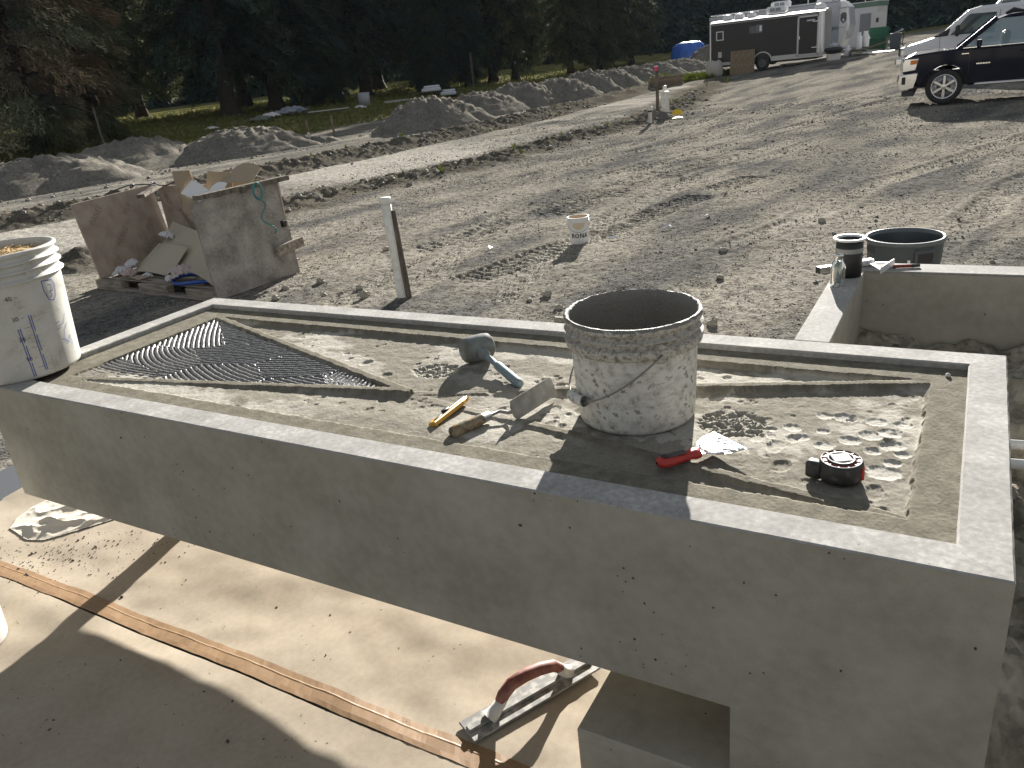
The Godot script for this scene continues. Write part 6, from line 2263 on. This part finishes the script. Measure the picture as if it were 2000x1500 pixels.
func build_van() -> void:
	var t := thing("cargo_van", "white cargo van parked behind the dark pickup", "van", gp(-2.72, -30.1) + Vector3(0, 0.0, 0), 0.03)
	var paint := plain(0.68, 0.69, 0.72, 0.3)
	paint.clearcoat_enabled = true
	var W := 2.0
	var mid := Vector3(0, 0, -W * 0.5)
	var poly := [0.10, 0.48, 0.04, 0.70, 0.10, 0.98, 0.25, 1.08, 0.70, 1.18, 1.15, 1.30, 1.95, 2.00, 2.3, 2.08, 5.6, 2.10, 5.72, 1.95, 5.72, 0.50]
	poly += arc(4.6, 0.40, 0.46, 0.1, PI - 0.1, 10) + arc(0.95, 0.40, 0.46, 0.1, PI - 0.1, 10)
	var b := B.new()
	b.extrude(P2(poly), W, Transform3D(Basis(), mid), 0.08)
	part(t, "body", b.done(), paint)
	var g := plain(0.05, 0.065, 0.065, 0.06)
	pane(t, "side_window", [1.48, 1.30, 2.72, 1.28, 2.72, 1.86, 2.02, 1.88, 1.95, 1.85], 0.004, g)
	b = B.new()
	b.box(Vector3(2.0, 1.55, 0.0), Vector3(0.7, 0.02, 0.02))
	b = B.new()
	b.quad(Vector3(1.14, 1.315, -0.12), Vector3(1.14, 1.315, -W + 0.12), Vector3(1.90, 1.985, -W + 0.16), Vector3(1.90, 1.985, -0.16))
	part(t, "windscreen", b.done(), plain(0.20, 0.27, 0.28, 0.05), Vector3(-0.012, 0.012, 0))
	b = B.new()
	b.extrude(P2([0.92, 1.27, 1.42, 1.29, 1.47, 1.50, 1.40, 1.49]), 0.01, Transform3D(Basis(), Vector3(0, 0, 0.003)))
	part(t, "quarter_panel", b.done(), M.black)
	b = B.new()
	b.box(Vector3(1.68, 1.42, 0.16), Vector3(0.12, 0.34, 0.20), Basis(), 0.04)
	part(t, "mirror", b.done(), M.black)
	b = B.new()
	b.box(Vector3(0.05, 0.62, -W * 0.5), Vector3(0.30, 0.24, W + 0.02), Basis(), 0.05)
	part(t, "bumper", b.done(), M.chrome)
	b = B.new()
	b.box(Vector3(0.07, 0.90, -W * 0.5), Vector3(0.16, 0.26, W - 0.2), Basis(), 0.04)
	part(t, "grille", b.done(), M.black)
	for s in 2:
		b = B.new()
		b.box(Vector3(0.14, 0.90, [-0.16, -W + 0.16][s]), Vector3(0.2, 0.2, 0.3), Basis(), 0.04)
		part(t, "headlight", b.done(), plain(0.6, 0.6, 0.6, 0.1, 0.5))
	b = B.new()
	b.box(Vector3(2.62, 1.12, 0.02), Vector3(0.18, 0.05, 0.03), Basis(), 0.01)
	part(t, "door_handle", b.done(), M.black)
	b = B.new()
	b.box(Vector3(2.9, 0.78, 0.008), Vector3(2.6, 0.05, 0.02), Basis(), 0.006)
	part(t, "side_moulding", b.done(), plain(0.25, 0.25, 0.26, 0.6))
	for xx in [1.20, 2.82, 4.0]:
		b = B.new()
		b.box(Vector3(xx, 1.05 if xx < 2.0 else 1.25, 0.0005), Vector3(0.012, 0.55 if xx < 2.0 else 1.35, 0.003))
		part(t, "panel_gap", b.done(), M.black)
	for xx in [0.95, 4.6]:
		for z in [-0.13, -W + 0.13]:
			wheel(t, Vector3(xx, 0.37, z), 0.37, 0.21, 8, M.alloy)
	# ---- a third vehicle, of which only cab and mirror show
	t = thing("white_truck", "white truck of which only the cab shows behind the van", "truck", gp(-1.55, -38.6) + Vector3(0, -0.12, 0), 0.03)
	b = B.new()
	b.extrude(P2([0.05, 0.55, 0.0, 1.0, 0.25, 1.22, 1.15, 1.30, 1.3, 1.30, 1.35, 0.5] + arc(0.95, 0.45, 0.48, 0.1, PI - 0.1, 8)), 1.95, Transform3D(Basis(), mid), 0.07)
	b.extrude(P2([1.34, 0.5, 1.30, 1.30, 3.3, 1.30, 5.6, 1.30, 5.6, 0.55]), 1.95, Transform3D(Basis(), mid), 0.07)
	part(t, "body", b.done(), paint)
	b = B.new()
	b.extrude(P2([1.66, 2.02, 1.80, 2.10, 2.6, 2.12, 3.2, 2.08, 3.25, 2.02]), 1.6, Transform3D(Basis(), mid), 0.04)
	part(t, "roof", b.done(), paint)
	for s in 2:
		var z0: float = [-0.08, -W + 0.12][s]
		for q in [[1.18, 1.70], [2.4, 2.4], [3.3, 3.2]]:
			b = B.new()
			b.smooth = true
			b.tube([Vector3(q[0], 1.27, z0), Vector3(q[1], 2.06, z0 + [-0.12, 0.12][s])], 0.06, 8)
			part(t, "pillar", b.done(), paint)
		b = B.new()
		b.quad(Vector3(1.25, 1.29, z0), Vector3(3.28, 1.29, z0), Vector3(3.18, 2.04, z0 + [-0.12, 0.12][s]), Vector3(1.74, 2.04, z0 + [-0.12, 0.12][s]))
		part(t, "side_window", b.done(), glass(0.1, 0.12, 0.12, 0.7))
	b = B.new()
	b.quad(Vector3(1.2, 1.29, -0.1), Vector3(1.2, 1.29, -1.87), Vector3(1.7, 2.05, -1.75), Vector3(1.7, 2.05, -0.22))
	part(t, "windscreen", b.done(), glass(0.1, 0.12, 0.12, 0.7))
	b = B.new()
	b.box(Vector3(1.05, 1.62, 0.2), Vector3(0.10, 0.22, 0.2), Basis(), 0.04)
	part(t, "mirror", b.done(), M.black)
	for xx in [0.95, 4.6]:
		for z in [-0.13, -1.82]:
			wheel(t, Vector3(xx, 0.42, z), 0.42, 0.25, 8, M.alloy)

func vent_unit(parent: Node3D, at: Vector3, turn := 0.0) -> void:
	var b := B.new()
	b.box(Vector3(0, 0.19, 0), Vector3(1.05, 0.34, 0.72), Basis(), 0.08)
	var u := part(parent, "roof_air_unit", b.done(), M.white, at, ry(turn))
	for s in 2:
		b = B.new()
		b.box(Vector3(-0.18 + s * 0.30, 0.19, 0.362), Vector3(0.26, 0.16, 0.01))
		part(u, "vent_grille", b.done(), plain(0.25, 0.27, 0.3, 0.6))

func build_trailer() -> void:
	# its near side runs along local x, facing local +z
	var at := Vector3(-13.59, -0.36, -45.77)
	var t := thing("cargo_trailer", "black enclosed cargo trailer with white roof and framed side door", "trailer", at, 0.0)
	var skin := plain(0.016, 0.013, 0.011, 0.32)
	var L := 5.74
	var W := 2.4
	var b := B.new()
	b.box(Vector3(L * 0.5, 1.60, -W * 0.5), Vector3(L, 2.05, W), Basis(), 0.03)
	part(t, "body", b.done(), skin)
	# crowned white roof
	b = B.new()
	b.smooth = true
	var rows := []
	for i in 13:
		var f := i / 12.0
		var z := lerpf(0.03, -W - 0.03, f)
		rows.append([z, 2.60 + 0.13 * pow(sin(f * PI), 0.5)])
	for i in 12:
		b.quad(Vector3(-0.02, rows[i][1], rows[i][0]), Vector3(L + 0.24, rows[i][1], rows[i][0]), Vector3(L + 0.24, rows[i + 1][1], rows[i + 1][0]), Vector3(-0.02, rows[i + 1][1], rows[i + 1][0]))
		for x in [-0.02, L + 0.24]:
			b.quad(Vector3(x, rows[i][1], rows[i][0]), Vector3(x, rows[i + 1][1], rows[i + 1][0]), Vector3(x, 2.58, rows[i + 1][0]), Vector3(x, 2.58, rows[i][0]))
	part(t, "roof", b.done(), plain(0.5, 0.5, 0.5, 0.6))
	b = B.new()
	b.box(Vector3(L * 0.5, 2.52, 0.006), Vector3(L, 0.025, 0.02))
	part(t, "roof_trim", b.done(), plain(0.5, 0.5, 0.5, 0.4))
	b = B.new()
	b.box(Vector3(0.0, 1.55, 0.0), Vector3(0.05, 2.1, 0.05), Basis(), 0.01)
	part(t, "corner_trim", b.done(), M.alloy)
	# polished front corner and nose
	b = B.new()
	b.smooth = true
	b.lathe(prof([0.22, 0.55, 0.22, 2.58]), 14, Transform3D(Basis(), Vector3(L, 0, -0.22)), 0.0, PI * 0.5)
	b.lathe(prof([0.22, 0.55, 0.22, 2.58]), 14, Transform3D(Basis(), Vector3(L, 0, -W + 0.22)), -PI * 0.5, 0.0)
	b.quad(Vector3(L + 0.22, 0.55, -0.22), Vector3(L + 0.22, 0.55, -W + 0.22), Vector3(L + 0.22, 2.58, -W + 0.22), Vector3(L + 0.22, 2.58, -0.22))
	part(t, "nose", b.done(), plain(0.55, 0.55, 0.56, 0.4, 0.9))
	b = B.new()
	b.box(Vector3(L - 0.03, 1.6, 0.016), Vector3(0.06, 2.0, 0.03), Basis(), 0.008)
	part(t, "corner_trim", b.done(), M.alloy)
	# door
	b = B.new()
	for q in [[4.66, 1.50, 0.09, 1.95], [5.66, 1.50, 0.09, 1.95], [5.16, 2.43, 1.09, 0.09], [5.16, 0.57, 1.09, 0.09]]:
		b.box(Vector3(q[0], q[1], 0.02), Vector3(q[2], q[3], 0.04), Basis(), 0.01)
	var d := part(t, "door_frame", b.done(), plain(0.55, 0.54, 0.52, 0.35, 0.4))
	b = B.new()
	b.box(Vector3(5.16, 1.5, 0.012), Vector3(0.90, 1.76, 0.02), Basis(), 0.004)
	part(d, "door_panel", b.done(), skin)
	for y in [0.9, 2.15]:
		b = B.new()
		b.box(Vector3(5.54, y, 0.05), Vector3(0.36, 0.05, 0.03), Basis(), 0.008)
		part(d, "hinge", b.done(), M.alloy)
	b = B.new()
	b.box(Vector3(4.74, 1.42, 0.06), Vector3(0.05, 0.16, 0.05), Basis(), 0.01)
	part(d, "handle", b.done(), M.chrome)
	b = B.new()
	b.box(Vector3(5.29, 2.22, 0.05), Vector3(0.4, 0.07, 0.06), Basis(), 0.015)
	part(t, "porch_lamp", b.done(), plain(0.6, 0.62, 0.66, 0.3))
	# window, small framed hatch, vent
	b = B.new()
	for q in [[0.34, 1.95, 0.05, 0.46], [0.70, 1.95, 0.05, 0.46], [0.52, 2.16, 0.36, 0.05], [0.52, 1.74, 0.36, 0.05]]:
		b.box(Vector3(q[0], q[1], 0.012), Vector3(q[2], q[3], 0.024), Basis(), 0.005)
	var w := part(t, "hatch_frame", b.done(), M.white)
	b = B.new()
	b.box(Vector3(0.52, 1.95, 0.004), Vector3(0.32, 0.38, 0.01))
	part(w, "hatch_panel", b.done(), M.black)
	b = B.new()
	b.box(Vector3(0.52, 0.98, 0.008), Vector3(0.20, 0.30, 0.02), Basis(), 0.008)
	part(t, "vent", b.done(), plain(0.5, 0.48, 0.44, 0.5))
	b = B.new()
	b.box(Vector3(2.28, 2.08, 0.008), Vector3(0.32, 0.36, 0.014))
	var win := part(t, "window", b.done(), plain(0.10, 0.10, 0.10, 0.08))
	b = B.new()
	b.box(Vector3(2.64, 2.10, 0.010), Vector3(0.36, 0.40, 0.016))
	part(win, "pane", b.done(), plain(0.14, 0.14, 0.15, 0.08))
	b = B.new()
	b.box(Vector3(2.72, 2.11, 0.022), Vector3(0.12, 0.28, 0.01), Basis(), 0.02)
	part(win, "curtain", b.done(), M.white)
	# pale skirt and fenders
	b = B.new()
	b.box(Vector3(4.65, 0.54, 0.004), Vector3(2.6, 0.24, 0.02), Basis(), 0.005)
	part(t, "skirt", b.done(), M.pale_dust)
	b = B.new()
	b.box(Vector3(0.75, 0.50, 0.004), Vector3(1.4, 0.16, 0.02), Basis(), 0.005)
	part(t, "skirt", b.done(), M.pale_dust)
	b = B.new()
	b.extrude(P2(arc(2.85, 0.42, 0.52, 0.0, PI, 14) + arc(2.85, 0.42, 0.46, PI, 0.0, 14)), 0.10, Transform3D(Basis(), Vector3(0, 0, 0.04)), 0.01)
	part(t, "fender", b.done(), M.pale_dust)
	for x in [2.0, 2.85]:
		wheel(t, Vector3(x, 0.37, 0.0), 0.37, 0.2, 8, plain(0.2, 0.2, 0.2, 0.5, 0.5))
	b = B.new()
	b.box(Vector3(L * 0.5, 0.42, -W * 0.5), Vector3(L - 0.3, 0.2, W - 0.5))
	part(t, "chassis", b.done(), M.black)
	vent_unit(t, Vector3(3.35, 2.76, -1.0))
	for q in [[0.7, -0.9, 0.28], [1.3, -1.1, 0.30], [2.0, -1.0, 0.25], [5.6, -0.8, 0.30]]:
		b = B.new()
		b.smooth = true
		b.lathe(prof([q[2], 0, q[2] * 0.95, 0.14, q[2] * 0.6, 0.22, 0, 0.24]), 16)
		part(t, "roof_vent", b.done(), M.white, Vector3(q[0], 2.76, q[1]))
	# ---- plywood leaning against it
	b = B.new()
	b.box(Vector3(0, 0.60, 0), Vector3(1.32, 1.22, 0.018), Basis(Vector3(1, 0, 0), -0.18), 0.002)
	solid("plywood_sheet", b.done(), M.wood, "brown plywood sheet leaning against the black trailer", "plywood", gp(-11.75, -45.45), ry(0.0))
	# ---- full sack at the trailer's end
	b = B.new()
	b.smooth = true
	b.lathe(prof([0, 0, 0.40, 0.02, 0.48, 0.2, 0.46, 0.55, 0.40, 0.8, 0.30, 0.86, 0.1, 0.8, 0, 0.82]), 22, Transform3D(), 0.0, TAU, func(r: float, y: float, a: float) -> Vector2: return Vector2(0.10 * r * n_mid.get_noise_3d(cos(a) * 2.0, y * 2.0, sin(a) * 2.0), 0.04 * sin(a * 5.0) if y > 0.7 else 0.0))
	solid("woven_sack", b.done(), plain(0.42, 0.40, 0.37, 0.8), "bulging pale sack at the left end of the black trailer", "sack", gp(-13.3, -45.45))

func build_camp() -> void:
	# ---- travel trailer
	var at := Vector3(-15.0, -0.28, -50.3)
	var t := thing("travel_trailer", "white travel trailer lettered COLORADO behind the black trailer", "travel trailer", at, 0.0)
	var white := plain(0.44, 0.46, 0.50, 0.35)
	var L := 8.0
	var W := 2.4
	var mid := Vector3(0, 0, -W * 0.5)
	var b := B.new()
	b.extrude(P2([0, 0.5, 0, 2.95, L - 1.1, 3.05, L - 0.45, 2.98, L - 0.12, 2.65, L, 1.7, L - 0.1, 1.2, L - 0.55, 0.55, L - 0.9, 0.45, 0.3, 0.45]), W, Transform3D(Basis(), mid), 0.12)
	part(t, "body", b.done(), white)
	b = B.new()
	b.extrude(P2([L - 0.68, 0.72, L - 0.62, 3.03, L - 0.45, 2.96, L - 0.14, 2.62, L - 0.03, 1.7, L - 0.14, 1.2, L - 0.42, 0.66]), W + 0.03, Transform3D(Basis(), mid), 0.10)
	var cap := part(t, "front_cap", b.done(), M.white)
	b = B.new()
	b.box(Vector3(L * 0.5 - 0.3, 3.03, -0.1), Vector3(L - 0.8, 0.06, 0.2), Basis(), 0.02)
	part(t, "roof_edge", b.done(), M.white)
	part(t, "lettering", letters("COLORADO", 0.23, 0.01, true), plain(0.02, 0.03, 0.06, 0.5), Vector3(L - 1.28, 1.60, 0.008))
	b = B.new()
	b.extrude(P2([L - 2.9, 1.22, L - 1.15, 1.30, L - 2.9, 1.40]), 0.01, Transform3D(Basis(), Vector3(0, 0, 0.008)))
	part(t, "dark_stripe", b.done(), M.ink)
	b = B.new()
	b.box(Vector3(L - 1.75, 0.92, 0.012), Vector3(0.85, 0.5, 0.03), Basis(), 0.02)
	part(t, "locker_door", b.done(), M.white)
	# badge on the cap
	part(cap, "lettering", letters("COLORADO", 0.09, 0.01, true), plain(0.08, 0.09, 0.11, 0.5), Vector3(L - 0.38, 2.62, 0.02))
	b = B.new()
	b.extrude(P2(arc(L - 0.36, 2.22, 0.17, 0.4, PI - 0.4, 8) + [L - 0.52, 1.98, L - 0.36, 1.80, L - 0.20, 1.98]), 0.01, Transform3D(Basis(), Vector3(0, 0, 0.02)))
	part(cap, "badge", b.done(), plain(0.10, 0.12, 0.13, 0.5))
	b = B.new()
	b.extrude(P2([L - 0.26, 2.28, L - 0.36, 2.36, L - 0.26, 2.28, L - 0.36, 2.20]), 0.01, Transform3D(Basis(), Vector3(0, 0, 0.027)))
	b.extrude(P2([L - 0.42, 2.02, L - 0.36, 1.90, L - 0.30, 2.02, L - 0.36, 2.08]), 0.01, Transform3D(Basis(), Vector3(0, 0, 0.027)))
	part(cap, "badge_emblem", b.done(), M.white)
	b = B.new()
	b.box(Vector3(L - 0.42, 1.62, 0.02), Vector3(0.30, 0.03, 0.02), Basis(), 0.005)
	part(cap, "grab_handle", b.done(), M.alloy)
	b = B.new()
	b.box(Vector3(3.6, 0.4, -W * 0.5), Vector3(7.0, 0.2, 1.8))
	part(t, "chassis", b.done(), M.black)
	for x in [3.0, 3.8]:
		wheel(t, Vector3(x, 0.36, -0.14), 0.36, 0.2, 8, M.white)
	vent_unit(t, Vector3(4.0, 3.04, -1.1))
	b = B.new()
	b.smooth = true
	b.lathe(prof([0.40, 0, 0.42, 0.1, 0.34, 0.30, 0.15, 0.38, 0, 0.39]), 20)
	part(t, "roof_dome", b.done(), M.white, Vector3(L - 1.55, 3.02, -0.8))
	b = B.new()
	b.smooth = true
	b.tube([Vector3(L - 2.4, 3.0, -0.6), Vector3(L - 2.4, 4.0, -0.6)], 0.03, 8)
	part(t, "mast", b.done(), M.white)

	# ---- site office with open door
	t = thing("site_shed", "white portable shed with green roof edge and open door", "shed", Vector3(-10.0, -0.12, -65.4), -0.12)
	b = B.new()
	b.box(Vector3(1.2, 1.35, -1.5), Vector3(3.2, 2.7, 3.0), Basis(), 0.02)
	part(t, "wall", b.done(), plain(0.52, 0.53, 0.54, 0.6))
	b = B.new()
	b.box(Vector3(1.2, 2.72, -1.5), Vector3(3.3, 0.32, 3.1), Basis(), 0.02)
	part(t, "roof_edge", b.done(), plain(0.10, 0.17, 0.13, 0.6))
	b = B.new()
	b.box(Vector3(1.2, 2.90, -1.5), Vector3(3.36, 0.05, 3.16), Basis(), 0.01)
	part(t, "roof", b.done(), M.white)
	b = B.new()
	b.box(Vector3(2.05, 1.10, 0.02), Vector3(0.75, 2.1, 0.05))
	part(t, "doorway", b.done(), plain(0.20, 0.21, 0.22, 0.8))
	b = B.new()
	b.box(Vector3(0.45, 0, 0), Vector3(0.90, 2.12, 0.05), Basis(), 0.01)
	var dr := part(t, "door", b.done(), plain(0.50, 0.49, 0.48, 0.5), Vector3(2.42, 1.12, 0.06), ry(0.25))
	b = B.new()
	b.box(Vector3(0.42, 0.52, 0.03), Vector3(0.18, 0.30, 0.01))
	part(dr, "notice", b.done(), M.ink)
	b = B.new()
	b.box(Vector3(0.80, -0.1, 0.04), Vector3(0.05, 0.12, 0.05), Basis(), 0.01)
	part(dr, "handle", b.done(), M.black)
	b = B.new()
	b.box(Vector3(0.72, 1.75, 0.012), Vector3(0.34, 0.36, 0.02))
	part(t, "notice", b.done(), plain(0.62, 0.60, 0.50, 0.6))
	b = B.new()
	b.smooth = true
	b.tube([Vector3(1.9, 2.8, -0.2), Vector3(1.9, 3.4, -0.2)], 0.03, 6)
	part(t, "vent_stack", b.done(), M.pale_dust)

	# ---- gas cylinders
	for k in 3:
		t = thing("gas_cylinder", ["squat white gas cylinder on the ground before the travel trailer", "tall white gas cylinder on the pallet right of the travel trailer", "white gas cylinder half hidden behind the tall one"][k], "gas cylinder", [gp(-6.60, -47.0), gp(-6.08, -47.0) + Vector3(0, 0.28, 0), gp(-5.80, -47.5) + Vector3(0, 0.35, 0)][k], 0.0, "gas cylinders")
		var h: float = [0.45, 0.72, 0.66][k]
		b = B.new()
		b.smooth = true
		b.lathe(prof([0, 0, 0.15, 0.0, 0.17, 0.05, 0.17, h * 0.8, 0.13, h * 0.93, 0.05, h, 0, h]), 18)
		part(t, "tank", b.done(), M.white)
		b = B.new()
		b.smooth = true
		b.lathe(prof([0.11, h * 0.92, 0.12, h + 0.12, 0.105, h + 0.12, 0.10, h * 0.92]), 14, Transform3D(), 0.4, 5.0)
		part(t, "collar", b.done(), M.white)
		b = B.new()
		b.box(Vector3(0, h + 0.04, 0), Vector3(0.06, 0.12, 0.06), Basis(), 0.01)
		part(t, "valve", b.done(), M.wire)
	# ---- pallet under the cylinders
	t = thing("wooden_pallet", "dark wooden pallet carrying the tall gas cylinder", "pallet", gp(-6.05, -46.95), 0.1)
	for k in 4:
		b = B.new()
		b.box(Vector3(0, 0.05 + k * 0.07, 0), Vector3(0.9, 0.035, 0.8), Basis(), 0.005)
		part(t, "board", b.done(), M.old_wood)
	t = thing("timber_pallet", "flat pallet lying under the black trailer's door", "pallet", gp(-8.8, -45.0), 0.0)
	for k in 5:
		b = B.new()
		b.box(Vector3(0, 0.12, -0.4 + k * 0.2), Vector3(1.6, 0.03, 0.12), Basis(), 0.004)
		part(t, "board", b.done(), M.old_wood)
	for k in 3:
		b = B.new()
		b.box(Vector3(-0.7 + k * 0.7, 0.055, 0), Vector3(0.1, 0.10, 0.9), Basis(), 0.004)
		part(t, "bearer", b.done(), M.old_wood)
	# ---- covered barbecue
	t = thing("barbecue", "black kettle-like barbecue heaped with clutter between trailers", "barbecue", gp(-6.95, -44.6), 0.3)
	b = B.new()
	b.smooth = true
	b.lathe(prof([0, 0.30, 0.30, 0.32, 0.44, 0.45, 0.46, 0.52, 0.40, 0.60, 0, 0.62]), 22)
	part(t, "bowl", b.done(), M.black)
	b = B.new()
	b.box(Vector3(0, 0.15, 0.05), Vector3(0.62, 0.30, 0.45), Basis(), 0.02)
	part(t, "stand", b.done(), M.pale_dust)
	part(t, "cover", crumpled(0.30, 990), plain(0.42, 0.44, 0.47, 0.6), Vector3(0, 0.66, 0))
	# ---- green dumpster with raised lid
	t = thing("green_dumpster", "green steel dumpster with its lid standing open by the shed", "dumpster", gp(-5.85, -53.0), -0.1)
	t.scale = Vector3.ONE * 0.72
	b = B.new()
	b.extrude(P2([-0.75, 0.05, 0.75, 0.05, 0.80, 0.95, -0.80, 0.95]), 0.9, Transform3D(), 0.02)
	part(t, "body", b.done(), plain(0.008, 0.085, 0.04, 0.5))
	b = B.new()
	b.box(Vector3(0.05, 1.30, -0.42), Vector3(1.45, 0.78, 0.03), Basis(Vector3(1, 0, 0), -0.1), 0.005)
	part(t, "lid", b.done(), plain(0.010, 0.10, 0.05, 0.5))
	# ---- wheelie bin
	t = thing("rubbish_can", "dark grey rubbish can with pale lid right of the green dumpster", "rubbish can", gp(-4.62, -50.4), 0.0)
	t.scale = Vector3.ONE * 0.8
	b = B.new()
	b.extrude(P2([-0.30, 0.0, 0.30, 0.0, 0.36, 1.0, -0.36, 1.0]), 0.62, Transform3D(), 0.03)
	part(t, "body", b.done(), plain(0.06, 0.07, 0.08, 0.5))
	b = B.new()
	b.box(Vector3(0.12, 1.10, 0), Vector3(0.62, 0.09, 0.66), Basis(Vector3(0, 0, 1), 0.35), 0.04)
	part(t, "lid", b.done(), plain(0.35, 0.36, 0.36, 0.5))
	b = B.new()
	b.smooth = true
	b.tube([Vector3(0.38, 1.0, 0), Vector3(0.5, 0.8, 0), Vector3(0.42, 0.3, 0), Vector3(0.6, 0.05, 0)], 0.03, 6)
	part(t, "strap", b.done(), M.black)
	# ---- boards and a white sheet
	t = thing("board_heap", "brown boards propped in front of the green dumpster", "boards", gp(-5.55, -48.6), 0.0)
	for k in 3:
		b = B.new()
		b.box(Vector3(0.1 * k, 0.28 + 0.05 * k, 0), Vector3(1.1, 0.04, 0.3), Basis(Vector3(0, 0, 1), 0.25), 0.004)
		part(t, "board", b.done(), M.wood if k == 2 else M.old_wood)
	b = B.new()
	b.smooth = true
	var n := 24
	for i in n:
		for j in 8:
			var c := []
			for e in [[i, j], [i + 1, j], [i + 1, j + 1], [i, j + 1]]:
				var x: float = lerpf(-0.75, 0.75, e[0] / float(n))
				var z: float = lerpf(-0.4, 0.4, e[1] / 8.0)
				c.append(Vector3(x, 0.05 + 0.08 * (0.5 + 0.5 * n_fine.get_noise_2d(x * 0.5, z * 0.5)) * sin(PI * e[1] / 8.0), z))
			b.quad(c[0], c[1], c[2], c[3])
	solid("white_sheet", b.done(), M.white, "white sheet spread on the ground right of the gas cylinders", "sheet", gp(-5.0, -46.3), ry(-0.1))
func build_rest() -> void:
	build_near()
	build_stones()
	build_yard_things()
	build_truck()
	build_van()
	build_trailer()
	build_camp()
	build_trees()
